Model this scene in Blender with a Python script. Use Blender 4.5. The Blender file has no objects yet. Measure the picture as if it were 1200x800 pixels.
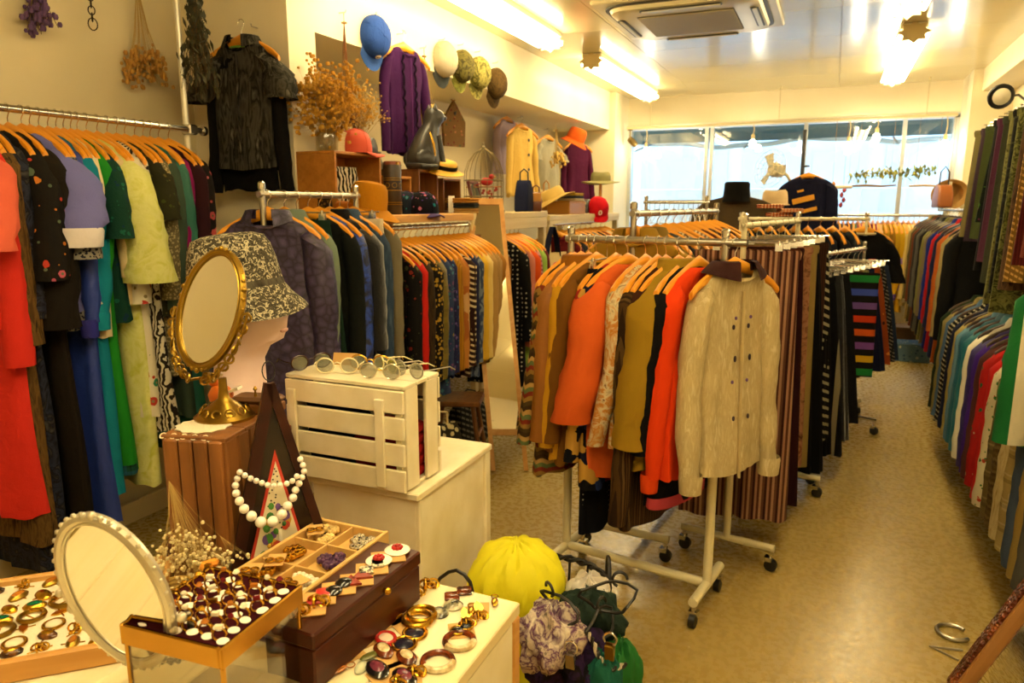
import bpy, math, random
from mathutils import Vector, Matrix
R = math.radians
rnd = random.Random(7)
scn = bpy.context.scene
col = scn.collection

# ------------------------------------------------------------------ camera, world, exposure
F_PX, CAM_H = 850.0, 1.5
PITCH = math.atan(160 / F_PX)
YAW = math.atan(378 * math.cos(PITCH) / F_PX)
cam_d = bpy.data.cameras.new('camera')
cam_d.sensor_width = 36.0
cam_d.lens = 36.0 * F_PX / 1200.0
cam_d.clip_start = 0.02
cam_d.dof.use_dof = True
cam_d.dof.focus_distance = 1.75
cam_d.dof.aperture_fstop = 6.3
cam = bpy.data.objects.new('camera', cam_d)
col.objects.link(cam)
cam.location = (0, 0, CAM_H)
cam.rotation_euler = (math.pi / 2 - PITCH, 0, YAW)
scn.camera = cam

w = bpy.data.worlds.new('sky'); scn.world = w; w.use_nodes = True
bg = w.node_tree.nodes['Background']
bg.inputs[0].default_value = (0.62, 0.80, 1.0, 1)
bg.inputs[1].default_value = 2.3
scn.view_settings.view_transform = 'Standard'
scn.view_settings.look = 'None'
scn.view_settings.gamma = 1.0
scn.view_settings.use_curve_mapping = False
scn.view_settings.exposure = 0.85
TUBE_POWER = 17.0
TUBE_COL = (1.0, 0.84, 0.50)

# pixel -> world (a pixel gives a direction; the distance comes from the support surface)
FWD = Vector((-math.sin(YAW) * math.cos(PITCH), math.cos(YAW) * math.cos(PITCH), -math.sin(PITCH)))
RGT = Vector((math.cos(YAW), math.sin(YAW), 0)); UPV = RGT.cross(FWD)
CP = Vector((0, 0, CAM_H))
def ray(x, y): return FWD * F_PX + RGT * (x - 600) + UPV * (400 - y)
def on_z(x, y, z): r = ray(x, y); return CP + r * ((z - CAM_H) / r.z)
def on_x(x, y, X): r = ray(x, y); return CP + r * (X / r.x)
def on_y(x, y, Y): r = ray(x, y); return CP + r * (Y / r.y)
def px_of(p):
    v = Vector(p) - CP
    return 600 + F_PX * v.dot(RGT) / v.dot(FWD)

# ------------------------------------------------------------------ mesh builder
class MB:
    def __init__(s): s.v = []; s.f = []
    def add(s, vs, fs):
        n = len(s.v); s.v += [tuple(p) for p in vs]; s.f += [tuple(i + n for i in f) for f in fs]; return s
    def box(s, c, d, rot=None, taper=1.0):
        x, y, z = d[0] / 2, d[1] / 2, d[2] / 2
        t = taper
        vs = [Vector(p) for p in ((-x, -y, -z), (x, -y, -z), (x, y, -z), (-x, y, -z), (-x * t, -y * t, z), (x * t, -y * t, z), (x * t, y * t, z), (-x * t, y * t, z))]
        if rot is not None: vs = [rot @ p for p in vs]
        c = Vector(c)
        return s.add([p + c for p in vs], [(0, 3, 2, 1), (4, 5, 6, 7), (0, 1, 5, 4), (1, 2, 6, 5), (2, 3, 7, 6), (3, 0, 4, 7)])
    def bbox(s, c, d, b=.004, rot=None):      # box with chamfered vertical and top/bottom edges
        x, y, z = d[0] / 2, d[1] / 2, d[2] / 2
        b = min(b, x * .9, y * .9, z * .9)
        rings = []
        for zz, k in ((-z, b), (-z + b, 0), (z - b, 0), (z, b)):
            X, Y = x - k, y - k
            rings.append([Vector(p) for p in ((-X, -Y + b, zz), (-X + b, -Y, zz), (X - b, -Y, zz), (X, -Y + b, zz), (X, Y - b, zz), (X - b, Y, zz), (-X + b, Y, zz), (-X, Y - b, zz))])
        c = Vector(c)
        rings = [[(rot @ p if rot is not None else p) + c for p in r] for r in rings]
        return s.loft(rings, True, True)
    def loft(s, rings, cap0=False, cap1=False, closed=True):
        n = len(rings[0]); m = len(rings)
        vs = [p for r in rings for p in r]; fs = []
        k = n if closed else n - 1
        for i in range(m - 1):
            for j in range(k):
                a = i * n + j; b = i * n + (j + 1) % n
                fs.append((a, b, b + n, a + n))
        if cap0: fs.append(tuple(range(n - 1, -1, -1)))
        if cap1: fs.append(tuple((m - 1) * n + j for j in range(n)))
        return s.add(vs, fs)
    def tube(s, pts, r, n=8, closed=False, caps=True, flat=1.0):
        pts = [Vector(p) for p in pts]; m = len(pts)
        rs = r if isinstance(r, (list, tuple)) else [r] * m
        rings = []; up = None
        for i, p in enumerate(pts):
            a = pts[(i - 1) % m] if (closed or i > 0) else p
            b = pts[(i + 1) % m] if (closed or i < m - 1) else p
            t = (b - a)
            t = t.normalized() if t.length > 1e-9 else Vector((0, 0, 1))
            if up is None:
                up = Vector((0, 0, 1)) if abs(t.z) < .9 else Vector((1, 0, 0))
            u = t.cross(up)
            if u.length < 1e-5: u = t.orthogonal()
            u.normalize(); v = u.cross(t).normalized(); up = v
            rings.append([p + (u * math.cos(2 * math.pi * j / n) + v * math.sin(2 * math.pi * j / n) * flat) * rs[i] for j in range(n)])
        if closed: rings.append(rings[0])
        return s.loft(rings, caps and not closed, caps and not closed)
    def lathe(s, prof, n=20, c=(0, 0, 0), cap0=True, cap1=True, sx=1, sy=1, mat=None):
        c = Vector(c)
        rings = [[Vector((r * math.cos(2 * math.pi * j / n) * sx, r * math.sin(2 * math.pi * j / n) * sy, z)) for j in range(n)] for r, z in prof]
        rings = [[(mat @ p if mat is not None else p) + c for p in r] for r in rings]
        return s.loft(rings, cap0, cap1)
    def ball(s, c, r, n=10, m=6, mat=None):
        if not isinstance(r, (tuple, list)): r = (r, r, r)
        c = Vector(c); rings = []
        for i in range(1, m):
            t = math.pi * i / m
            rings.append([Vector((r[0] * math.sin(t) * math.cos(2 * math.pi * j / n), r[1] * math.sin(t) * math.sin(2 * math.pi * j / n), -r[2] * math.cos(t))) for j in range(n)])
        rings = [[(mat @ p if mat is not None else p) + c for p in q] for q in rings]
        return s.loft(rings, True, True)
    def torus(s, c, R_, r, n=20, m=6, mat=None, a0=0, a1=360, sy=1.0):
        c = Vector(c); full = (a1 - a0) >= 360
        pts = []
        k = n if full else n + 1
        for i in range(k):
            a = R(a0 + (a1 - a0) * i / n)
            p = Vector((R_ * math.cos(a), R_ * sy * math.sin(a), 0))
            pts.append((mat @ p if mat is not None else p) + c)
        return s.tube(pts, r, m, closed=full)
    def prism(s, poly, h, mat=None, c=(0, 0, 0)):   # polygon in xy, extruded in z by h
        c = Vector(c); n = len(poly)
        vs = [Vector((p[0], p[1], z)) for z in (0, h) for p in poly]
        vs = [(mat @ p if mat is not None else p) + c for p in vs]
        fs = [tuple(range(n - 1, -1, -1)), tuple(range(n, 2 * n))] + [(i, (i + 1) % n, (i + 1) % n + n, i + n) for i in range(n)]
        return s.add(vs, fs)
    def mesh(s, name, smooth=True):
        me = bpy.data.meshes.new(name); me.from_pydata(s.v, [], s.f); me.update()
        if smooth:
            try: me.shade_auto_smooth
            except AttributeError: pass
            for p in me.polygons: p.use_smooth = True
            e = me.edges
            try:
                me.set_sharp_from_angle(angle=R(42))
            except Exception: pass
        return me

def obj(name, mb, m, parent=None, smooth=True):
    me = mb.mesh(name, smooth) if isinstance(mb, MB) else mb
    o = bpy.data.objects.new(name, me); col.objects.link(o)
    if m is not None and not me.materials: me.materials.append(m)
    if parent is not None: o.parent = parent
    return o
def tag(o, label, cat, group=None):
    o['label'] = label; o['category'] = cat
    if group: o['group'] = group
    return o
def thing(name, label, cat, loc=(0, 0, 0), rz=0.0, group=None):
    o = bpy.data.objects.new(name, None); col.objects.link(o)
    o.empty_display_size = .05
    o.location = loc; o.rotation_euler = (0, 0, rz)
    return tag(o, label, cat, group)
def struct(name, mb, m, parent=None, smooth=False):
    o = obj(name, mb, m, parent, smooth)
    if parent is None: o['kind'] = 'structure'
    return o
def rotm(rx=0, ry=0, rz=0): return Matrix.Rotation(rz, 3, 'Z') @ Matrix.Rotation(ry, 3, 'Y') @ Matrix.Rotation(rx, 3, 'X')

# ------------------------------------------------------------------ materials
def lin(h):
    if not isinstance(h, str): return tuple(h) + (1,) if len(h) == 3 else tuple(h)
    h = h.lstrip('#'); c = [int(h[i:i + 2], 16) / 255 for i in (0, 2, 4)]
    return tuple(x / 12.92 if x <= .04045 else ((x + .055) / 1.055) ** 2.4 for x in c) + (1,)
_mats = {}
class NT:
    def __init__(s, name):
        s.m = bpy.data.materials.new(name); s.m.use_nodes = True
        s.t = s.m.node_tree; s.p = s.t.nodes['Principled BSDF']
    def n(s, typ, **kw):
        nd = s.t.nodes.new(typ)
        for k, v in kw.items():
            if k.startswith('i_'):
                key = k[2:]; key = int(key) if key.isdigit() else key.replace('_', ' ')
                nd.inputs[key].default_value = v
            else: setattr(nd, k, v)
        return nd
    def l(s, a, b): s.t.links.new(a, b)
    def coord(s, scale=(1, 1, 1), out='Object', rot=(0, 0, 0)):
        tc = s.n('ShaderNodeTexCoord'); mp = s.n('ShaderNodeMapping')
        mp.inputs['Scale'].default_value = scale if isinstance(scale, tuple) else (scale,) * 3
        mp.inputs['Rotation'].default_value = rot
        s.l(tc.outputs[out], mp.inputs[0]); return mp.outputs[0]
    def ramp(s, fac, stops, interp='CONSTANT'):
        r = s.n('ShaderNodeValToRGB'); cr = r.color_ramp; cr.interpolation = interp
        while len(cr.elements) < len(stops): cr.elements.new(0.5)
        for e, (pos, c) in zip(cr.elements, stops): e.position = pos; e.color = lin(c)
        s.l(fac, r.inputs[0]); return r.outputs[0]
    def math(s, op, a, b=None):
        nd = s.n('ShaderNodeMath', operation=op)
        for i, x in enumerate((a, b)):
            if x is None: continue
            if isinstance(x, (int, float)): nd.inputs[i].default_value = x
            else: s.l(x, nd.inputs[i])
        return nd.outputs[0]
    def mix(s, fac, a, b, mode='MIX'):
        nd = s.n('ShaderNodeMix', data_type='RGBA', blend_type=mode)
        for i, x in ((0, fac), (6, a), (7, b)):
            if isinstance(x, (int, float)): nd.inputs[i].default_value = x
            elif isinstance(x, (tuple, str)): nd.inputs[i].default_value = lin(x)
            else: s.l(x, nd.inputs[i])
        return nd.outputs[2]
    def bump(s, height, strength=.3, dist=.01):
        b = s.n('ShaderNodeBump'); b.inputs['Strength'].default_value = strength; b.inputs['Distance'].default_value = dist
        s.l(height, b.inputs['Height']); s.l(b.outputs[0], s.p.inputs['Normal'])

def P(name, c, rough=.5, metal=0.0, noise=None, bump=None, emit=0, trans=0, coat=0, spec=None, alpha=1.0, ior=None, grain=None, sheen=0):
    """plain procedural material; noise=(scale, amount, second colour); grain=(scale, strength): stretched wood grain"""
    key = name
    if key in _mats: return _mats[key]
    t = NT(name); b = t.p
    b.inputs['Base Color'].default_value = lin(c); b.inputs['Roughness'].default_value = rough
    b.inputs['Metallic'].default_value = metal
    if spec is not None: b.inputs['Specular IOR Level'].default_value = spec
    if coat: b.inputs['Coat Weight'].default_value = coat
    if trans: b.inputs['Transmission Weight'].default_value = trans
    if ior: b.inputs['IOR'].default_value = ior
    if alpha < 1: b.inputs['Alpha'].default_value = alpha
    if sheen: b.inputs['Sheen Weight'].default_value = sheen
    if emit:
        b.inputs['Emission Color'].default_value = lin(c); b.inputs['Emission Strength'].default_value = emit
    if noise:
        sc, amt, c2 = noise
        nz = t.n('ShaderNodeTexNoise', i_Scale=sc, i_Detail=4.0); t.l(t.coord(), nz.inputs['Vector'])
        f = t.ramp(nz.outputs[0], [(.5 - amt / 2, c), (.5 + amt / 2, c2)], 'LINEAR')
        t.l(f, b.inputs['Base Color'])
    if grain:
        sc, c2, axis = grain
        s3 = [sc * 6] * 3; s3[axis] = sc * .5
        nz = t.n('ShaderNodeTexNoise', i_Scale=1.0, i_Detail=5.0, i_Distortion=.6); t.l(t.coord(tuple(s3)), nz.inputs['Vector'])
        f = t.ramp(nz.outputs[0], [(.3, c), (.7, c2)], 'LINEAR'); t.l(f, b.inputs['Base Color'])
        t.bump(nz.outputs[0], .15, .003)
    if bump:
        nz = t.n('ShaderNodeTexNoise', i_Scale=bump[0], i_Detail=3.0); t.l(t.coord(), nz.inputs['Vector'])
        t.bump(nz.outputs[0], bump[1], .01)
    _mats[key] = t.m
    return t.m

def FAB(kind, *cols, s=1.0, rough=.85, sheen=.0, r=.35, rot=0.0, metal=0):
    """procedural cloth; cols are hex colours, the first is the ground"""
    key = ('fab', kind, cols, s, rough, r, rot)
    if key in _mats: return _mats[key]
    t = NT('cloth_' + kind); b = t.p
    b.inputs['Roughness'].default_value = rough; b.inputs['Metallic'].default_value = metal
    b.inputs['Sheen Weight'].default_value = sheen; b.inputs['Specular IOR Level'].default_value = .12 if rough > .6 else .4
    co = t.coord(1.0, rot=(0, rot, 0))
    c0 = cols[0]
    def vor(scale, rand=1.0, feat='F1'):
        v = t.n('ShaderNodeTexVoronoi', feature=feat); v.inputs['Scale'].default_value = scale
        v.inputs['Randomness'].default_value = rand; t.l(co, v.inputs['Vector']); return v
    def noi(scale, det=3.0, dist=0.0):
        v = t.n('ShaderNodeTexNoise', i_Scale=scale, i_Detail=det, i_Distortion=dist); t.l(co, v.inputs['Vector']); return v.outputs[0]
    def sep():
        q = t.n('ShaderNodeSeparateXYZ'); t.l(co, q.inputs[0]); return q.outputs
    def stops(cs): return [(i / len(cs), c) for i, c in enumerate(cs)]
    out = None
    if kind == 'solid':
        out = t.mix(t.math('MULTIPLY', noi(14), .5), c0, cols[1] if len(cols) > 1 else tuple(x * .55 for x in lin(c0)[:3]))
    elif kind == 'stripe':      # vertical stripes across x
        x = sep()[0]; fr = t.math('FRACT', t.math('ADD', t.math('MULTIPLY', x, 18 * s), 50.0))
        out = t.ramp(fr, stops(cols))
    elif kind == 'band':        # horizontal bands along z
        z = sep()[2]; fr = t.math('FRACT', t.math('ADD', t.math('MULTIPLY', z, 3 * s), 50.0))
        out = t.ramp(fr, stops(cols))
    elif kind == 'plaid':
        q = sep()
        fx = t.math('FRACT', t.math('ADD', t.math('MULTIPLY', t.math('ADD', q[0], q[1]), 9 * s), 50.0))
        fz = t.math('FRACT', t.math('ADD', t.math('MULTIPLY', q[2], 9 * s), 50.0))
        a = t.ramp(fx, [(0, c0), (.45, cols[1]), (.6, c0), (.75, cols[-1]), (.82, c0)])
        c = t.ramp(fz, [(0, c0), (.45, cols[1]), (.6, c0), (.75, cols[-1]), (.82, c0)])
        out = t.mix(.5, a, c)
    elif kind == 'check':
        q = sep()
        fz = t.math('FRACT', t.math('ADD', t.math('MULTIPLY', t.math('ADD', q[2], t.math('MULTIPLY', q[0], .5)), 30 * s), 50.0))
        fy = t.math('FRACT', t.math('ADD', t.math('MULTIPLY', t.math('SUBTRACT', q[0], q[1]), 26 * s), 50.0))
        k = t.math('MULTIPLY', t.math('GREATER_THAN', fz, .62), t.math('GREATER_THAN', fy, .25))
        out = t.mix(k, c0, cols[1])
    elif kind == 'floral':
        v = vor(16 * s); v2 = vor(31 * s)
        q = t.n('ShaderNodeSeparateColor'); t.l(v.outputs['Color'], q.inputs[0])
        petal = t.math('LESS_THAN', t.math('ADD', v.outputs['Distance'], t.math('MULTIPLY', noi(60 * s), .25)), r)
        fl = t.ramp(q.outputs[0], stops(cols[1:]))
        q2 = t.n('ShaderNodeSeparateColor'); t.l(v2.outputs['Color'], q2.inputs[0])
        leaf = t.math('MULTIPLY', t.math('LESS_THAN', v2.outputs['Distance'], .22), t.math('GREATER_THAN', q2.outputs[1], .55))
        g = t.mix(leaf, c0, t.ramp(q2.outputs[0], stops(cols[1:])))
        out = t.mix(petal, g, fl)
        core = t.math('LESS_THAN', v.outputs['Distance'], r * .25)
        out = t.mix(core, out, cols[-1])
    elif kind == 'dots':
        v = vor(30 * s, .15)
        out = t.mix(t.math('LESS_THAN', v.outputs['Distance'], r), c0, cols[1])
    elif kind == 'marble':
        out = t.ramp(noi(7 * s, 6, 2.2), [(.3 + .4 * i / max(1, len(cols) - 1), c) for i, c in enumerate(cols)], 'LINEAR')
    elif kind == 'streak':
        mp = t.coord((26 * s, 26 * s, 5 * s)); v = t.n('ShaderNodeTexNoise', i_Scale=1.0, i_Detail=5.0, i_Distortion=.8); t.l(mp, v.inputs['Vector'])
        out = t.ramp(v.outputs[0], [(.34 + .34 * i / max(1, len(cols) - 1), c) for i, c in enumerate(cols)], 'LINEAR')
    elif kind == 'leopard':
        v = vor(60 * s); out = t.mix(t.math('GREATER_THAN', t.math('ADD', v.outputs['Distance'], t.math('MULTIPLY', noi(90 * s), .5)), .68), c0, cols[1])
    elif kind == 'chevron':
        q = sep(); tri = t.math('ABSOLUTE', t.math('SUBTRACT', t.math('FRACT', t.math('ADD', t.math('MULTIPLY', t.math('ADD', q[0], q[1]), 22 * s), 50.0)), .5))
        fr = t.math('FRACT', t.math('ADD', t.math('ADD', t.math('MULTIPLY', q[2], 7 * s), t.math('MULTIPLY', tri, .28)), 50.0))
        out = t.ramp(fr, stops(cols))
    elif kind == 'blocks':
        v = t.n('ShaderNodeTexVoronoi', feature='F1', distance='CHEBYCHEV'); v.inputs['Scale'].default_value = 13 * s
        t.l(co, v.inputs['Vector']); q = t.n('ShaderNodeSeparateColor'); t.l(v.outputs['Color'], q.inputs[0])
        out = t.ramp(q.outputs[0], stops(cols))
    elif kind == 'scale':
        v = vor(26 * s, .8, 'DISTANCE_TO_EDGE'); out = t.mix(t.math('MULTIPLY', noi(9), .8), t.ramp(v.outputs['Distance'], [(0, cols[1]), (.10, c0), (.4, cols[-1])], 'LINEAR'), c0)
    elif kind == 'zebra':
        wv = t.n('ShaderNodeTexWave', i_Scale=9 * s, i_Distortion=9.0, i_Detail=2.0, i_Detail_Scale=1.2); t.l(co, wv.inputs['Vector'])
        out = t.ramp(wv.outputs[1], [(0, c0), (.5, cols[1])])
    if sheen >= 0:
        out2 = t.mix(t.math('MULTIPLY', noi(5, 2.0), .35), out, (0.0, 0.0, 0.0))
        t.l(out2 if kind != 'solid' else out, b.inputs['Base Color'])
    h = t.math('ADD', noi(22, 3, .6), t.math('MULTIPLY', noi(420, 1.0), .25))
    t.bump(h, .45, .012)
    _mats[key] = t.m
    return t.m

CHROME = P('chrome', '#d9d6cf', .18, 1.0)
STEEL = P('brushed_steel', '#b9b3a6', .35, 1.0)
CREAMPAINT = P('cream_enamel', '#d8cfae', .4, noise=(8, .5, '#c9bd94'))
HWOOD = P('hanger_wood', '#e29a26', .38, grain=(6, '#d48616', 0))
HDARK = P('dark_hanger_wood', '#3a2414', .4, grain=(6, '#28160c', 0))
PINE = P('pine', '#cf9c52', .5, grain=(4, '#b9813a', 1))
PINEX = P('pine_x', '#d3a258', .5, grain=(4, '#bd8840', 0))
WARMWOOD = P('warm_wood', '#8a5624', .5, grain=(5, '#6a3e14', 2))
DARKWOOD = P('dark_wood', '#3a1a10', .35, grain=(5, '#26100a', 1), spec=.25)
WHITEPAINT = P('aged_white_paint', '#e9dfc2', .5, noise=(11, .35, '#dccfa8'), bump=(30, .08))
GOLD = P('gold', '#c8982f', .25, 1.0)
OLDGOLD = P('old_gold', '#9a7a2e', .32, 1.0)
SILVER = P('silver', '#c9c4b4', .25, 1.0)
MIRROR = P('mirror_glass', '#f2f2ee', .02, 1.0)
BLACKPL = P('black_plastic', '#141210', .35)
CARD = P('kraft_card', '#c99f5e', .8, noise=(30, .5, '#bd9150'))
WHITEC = P('white_card', '#efe9da', .7)

# ------------------------------------------------------------------ the room
XL, XR, YF, YB, ZC = -3.05, 1.45, -1.6, 8.9, 2.75
def wallmat(name, c, c2, rough=.6, sc=1.6):
    if name in _mats: return _mats[name]
    t = NT(name); nz = t.n('ShaderNodeTexNoise', i_Scale=sc, i_Detail=5.0); t.l(t.coord(out='Generated' if False else 'Object'), nz.inputs['Vector'])
    t.l(t.ramp(nz.outputs[0], [(.3, c), (.72, c2)], 'LINEAR'), t.p.inputs['Base Color'])
    t.p.inputs['Roughness'].default_value = rough
    n2 = t.n('ShaderNodeTexNoise', i_Scale=60.0, i_Detail=3.0); t.l(t.coord(), n2.inputs['Vector']); t.bump(n2.outputs[0], .06, .01)
    _mats[name] = t.m; return t.m
WALL = wallmat('wall_plaster', '#d9cba4', '#cdbd92')
WALLW = wallmat('wall_white', '#eadfc0', '#e2d4ae')
CEIL = wallmat('ceiling_gloss', '#d2c397', '#c8b888', rough=.17, sc=.9)
def floor_mat():
    t = NT('concrete_floor'); co = t.coord()
    n1 = t.n('ShaderNodeTexNoise', i_Scale=1.1, i_Detail=2.0); t.l(co, n1.inputs['Vector'])
    n2 = t.n('ShaderNodeTexNoise', i_Scale=38.0, i_Detail=3.0); t.l(co, n2.inputs['Vector'])
    base = t.ramp(n1.outputs[0], [(.3, '#947c3e'), (.7, '#a58d4d')], 'LINEAR')
    base = t.mix(t.math('MULTIPLY', n2.outputs[0], .12), base, '#b8a265')
    # hairline cracks: edges of large distorted cells, thinned out by noise
    nd = t.n('ShaderNodeTexNoise', i_Scale=2.2, i_Detail=4.0); t.l(co, nd.inputs['Vector'])
    wv = t.n('ShaderNodeMix', data_type='VECTOR'); wv.inputs[0].default_value = .22
    t.l(co, wv.inputs[4]); t.l(nd.outputs[1], wv.inputs[5])
    v = t.n('ShaderNodeTexVoronoi', feature='DISTANCE_TO_EDGE', i_Scale=1.15); t.l(wv.outputs[1], v.inputs['Vector'])
    n3 = t.n('ShaderNodeTexNoise', i_Scale=1.1); t.l(co, n3.inputs['Vector'])
    crack = t.math('MULTIPLY', t.math('LESS_THAN', v.outputs['Distance'], .0022), t.math('GREATER_THAN', n3.outputs[0], .5))
    sp = t.n('ShaderNodeTexVoronoi', i_Scale=26.0); t.l(co, sp.inputs['Vector'])
    q = t.n('ShaderNodeSeparateColor'); t.l(sp.outputs['Color'], q.inputs[0])
    speck = t.math('MULTIPLY', t.math('LESS_THAN', sp.outputs['Distance'], .09), t.math('GREATER_THAN', q.outputs[0], .93))
    base = t.mix(speck, base, '#d6cba8')
    base = t.mix(t.math('MULTIPLY', crack, .4), base, '#5c4a28')
    t.l(base, t.p.inputs['Base Color'])
    t.l(t.ramp(n2.outputs[0], [(.3, '#868686'), (.7, '#989898')], 'LINEAR'), t.p.inputs['Roughness'])
    t.bump(t.math('SUBTRACT', n2.outputs[0], crack), .05, .004)
    return t.m
FLOOR = floor_mat()
struct('floor', MB().box(((XL + XR) / 2, (YF + YB) / 2, -.05), (XR - XL + .4, YB - YF + .4, .1)), FLOOR)
struct('wall_left', MB().box((XL - .05, (YF + YB) / 2, ZC / 2), (.1, YB - YF + .2, ZC)), WALL)
struct('wall_right', MB().box((XR + .05, (YF + YB) / 2, ZC / 2), (.1, YB - YF + .2, ZC)), WALLW)
struct('wall_front', MB().box(((XL + XR) / 2, YF - .05, ZC / 2), (XR - XL, .1, ZC)), WALLW)
ceil = struct('ceiling', MB().box(((XL + XR) / 2, (YF + YB) / 2, ZC + .062), (XR - XL + .2, YB - YF + .2, .1)), WALLW)
pm = None
for i in range(3):
    for j in range(12):
        if pm is None: pm = MB().box((0, 0, 0), (1.496, .871, .012)).mesh('ceiling_panel', False)
        o = obj('ceiling_panel', pm, CEIL, ceil); o.location = (XL + .75 + 1.5 * i, YF + .4375 + .875 * j, ZC + .006)
# stub pillar, bulkhead along the plaster wall by the pillar, beam across the aisle, back piers
struct('wall_pillar', MB().box((-2.735, 3.0, ZC / 2), (.63, .2, ZC)), WALLW)
struct('wall_bulkhead', MB().box((-2.735, 5.7, 2.545), (.63, 5.2, .41)), WALLW)
struct('wall_beam', MB().box((1.32, (YF + YB) / 2, 2.65), (.26, YB - YF, .2)), WALLW)
struct('wall_pier_left', MB().box((-2.70, 8.6, ZC / 2), (.7, .6, ZC)), WALLW)
struct('wall_pier_right', MB().box((1.28, 8.6, ZC / 2), (.34, .6, ZC)), WALLW)
struct('wall_back', MB().box((-.62, 8.98, 2.60), (3.5, .16, .34)).box((-.62, 8.98, .25), (3.5, .16, .5)), WALLW)
struct('trim_1', MB().box((-2.99, 2.6, .05), (.02, 8.3, .1)).box((-2.735, 2.89, .05), (.63, .02, .1)), P('skirting', '#cbb98c', .5))

# shop window: frame with mullions, separate panes
def glass_mat():
    t = NT('window_glass'); tr = t.n('ShaderNodeBsdfTransparent'); gl = t.n('ShaderNodeBsdfGlossy'); mx = t.n('ShaderNodeMixShader')
    tr.inputs[0].default_value = (.93, .98, .99, 1); gl.inputs['Roughness'].default_value = .01
    mx.inputs[0].default_value = .10
    t.l(tr.outputs[0], mx.inputs[1]); t.l(gl.outputs[0], mx.inputs[2])
    t.l(mx.outputs[0], t.t.nodes['Material Output'].inputs[0]); return t.m
GLASS = glass_mat()
ALU = P('aluminium', '#c6ccd0', .35, .8)
win = struct('window_1', MB().box((-.62, 8.94, 2.405), (3.46, .1, .05)).box((-.62, 8.94, .52), (3.46, .1, .05)).box((-2.33, 8.94, 1.46), (.05, .1, 1.9)).box((1.085, 8.94, 1.46), (.05, .1, 1.9)), ALU)
for mx_ in (-1.42, -1.36, -.35, .62):
    obj('mullion', MB().box((mx_, 8.94, 1.46), (.04, .08, 1.84)), ALU, win, False)
for a, b in ((-2.305, -1.44), (-1.34, -.37), (-.33, .60), (.64, 1.06)):
    obj('pane', MB().box(((a + b) / 2, 8.95, 1.46), (b - a, .008, 1.83)), GLASS, win, False)
obj('window_sill', MB().box((-.62, 8.80, .51), (3.4, .25, .03)), P('sill', '#d9d0b5', .5), win, False)

# the street outside
struct('ground_street', MB().box((-.6, 13.2, -.08), (26, 8.4, .1)), P('asphalt', '#8d9196', .8, noise=(3, .5, '#9ea2a5')))
fac = thing('shop_front', 'pale blue-white building front across the street, with tall panels', 'building', (-.6, 15.2, 0))
obj('facade', MB().box((0, .3, 3.2), (24, .4, 6.4)), P('white_facade', '#e6eef2', .7), fac, False)
for k in range(9):
    obj('panel', MB().box((-10 + 2.5 * k, .07, 1.5), (2.2, .08, 2.6)), P('facade_panel', '#d3e4ec', .4), fac, False)
    wf = obj('window', MB().box((-10 + 2.5 * k, .06, 4.5), (1.5, .1, 1.3)), P('facade_frame', '#9fb4bd', .5), fac, False)
    obj('pane', MB().box((-10 + 2.5 * k, 0, 4.5), (1.3, .04, 1.1)), P('dark_pane', '#4c707a', .1), wf, False)
TEAL = FAB('solid', '#3d6a70', '#2c5258')
aw = thing('awning', 'teal canvas awning over the shop window outside, with white wavy edge', 'awning', (-.62, 9.08, 0))
obj('canvas', MB().box((0, .45, 2.42), (3.9, .95, .02), rotm(R(-13))), TEAL, aw, False)
mb = MB(); front = []; back = []
for k in range(41):
    x = -1.95 + 3.9 * k / 40
    z = 2.29 + .035 * math.sin(x * 3.0 + .4) + .012 * math.sin(x * 9)
    front.append((x, .90, z)); back.append((x, .915, z - .045))
mb.tube(front, .014, 6)
for k in range(40):
    mb.add([front[k], front[k + 1], (back[k + 1][0], .905, back[k + 1][2]), (back[k][0], .905, back[k][2])], [(0, 1, 2, 3)])
obj('valance', mb, P('white_canvas', '#dfe8ea', .7), aw)
for x in (-1.7, -.4, 1.2):
    obj('strut', MB().tube([(x, .02, 2.15), (x, .88, 2.29)], .012, 6), ALU, aw)
for k in range(3):
    tag(obj('white_board', MB().bbox((-2.2 + 1.55 * k, 10.6, .845), (1.2, .04, 1.75), .01), P('board_white', '#f4f6f4', .5), None, False), 'tall white signboard standing in the street outside the window', 'board', 'white boards in the street')

# ------------------------------------------------------------------ ceiling: tube lights, air conditioner, spots
TUBE = P('lit_tube', TUBE_COL, .5, emit=TUBE_POWER)
def tube_light(x, y0, y1, label):
    t = thing('tube_light', label, 'light', (x, y0, ZC))
    L = y1 - y0
    obj('housing', MB().bbox((0, L / 2, -.02), (.17, L, .04), .006).bbox((0, L / 2, -.05), (.07, L, .03), .006), P('housing_white', '#efe6c8', .4), t, False)
    for s in (-1, 0, 1):
        dz = -.085 if s else -.11
        obj('tube', MB().tube([(s * .085, .03, dz), (s * .085, L - .03, dz)], .016, 10), TUBE, t)
    for yy in (0.0, L):   # star-shaped end caps
        poly = []
        for k in range(16):
            a = 2 * math.pi * k / 16; rr = .105 if k % 2 == 0 else .075
            poly.append((rr * math.cos(a), rr * .72 * math.sin(a)))
        m = rotm(R(90))
        obj('end_cap', MB().prism(poly, .015, m, (0, yy, -.065)), P('cap_cream', '#d9c48c', .5), t, False)
    return t
tube_light(-2.02, 3.0, 5.35, 'three-tube strip light on the ceiling above the shelf of hats')
tube_light(-1.96, 6.15, 8.3, 'three-tube strip light on the ceiling near the bulkhead end by the window')
tube_light(.32, 3.0, 5.3, 'three-tube strip light on the ceiling over the aisle beside the air conditioner')
tube_light(.42, 6.05, 8.15, 'three-tube strip light on the ceiling over the aisle near the window')
tube_light(-.86, -.75, 1.55, 'added out-of-view three-tube strip light that brightens the display table')  # added fixture above the view, put in to brighten the table
tube_light(.25, -.2, 2.1, 'added out-of-view three-tube strip light over the near end of the aisle')  # another added fixture, unseen, lights the near aisle

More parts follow.
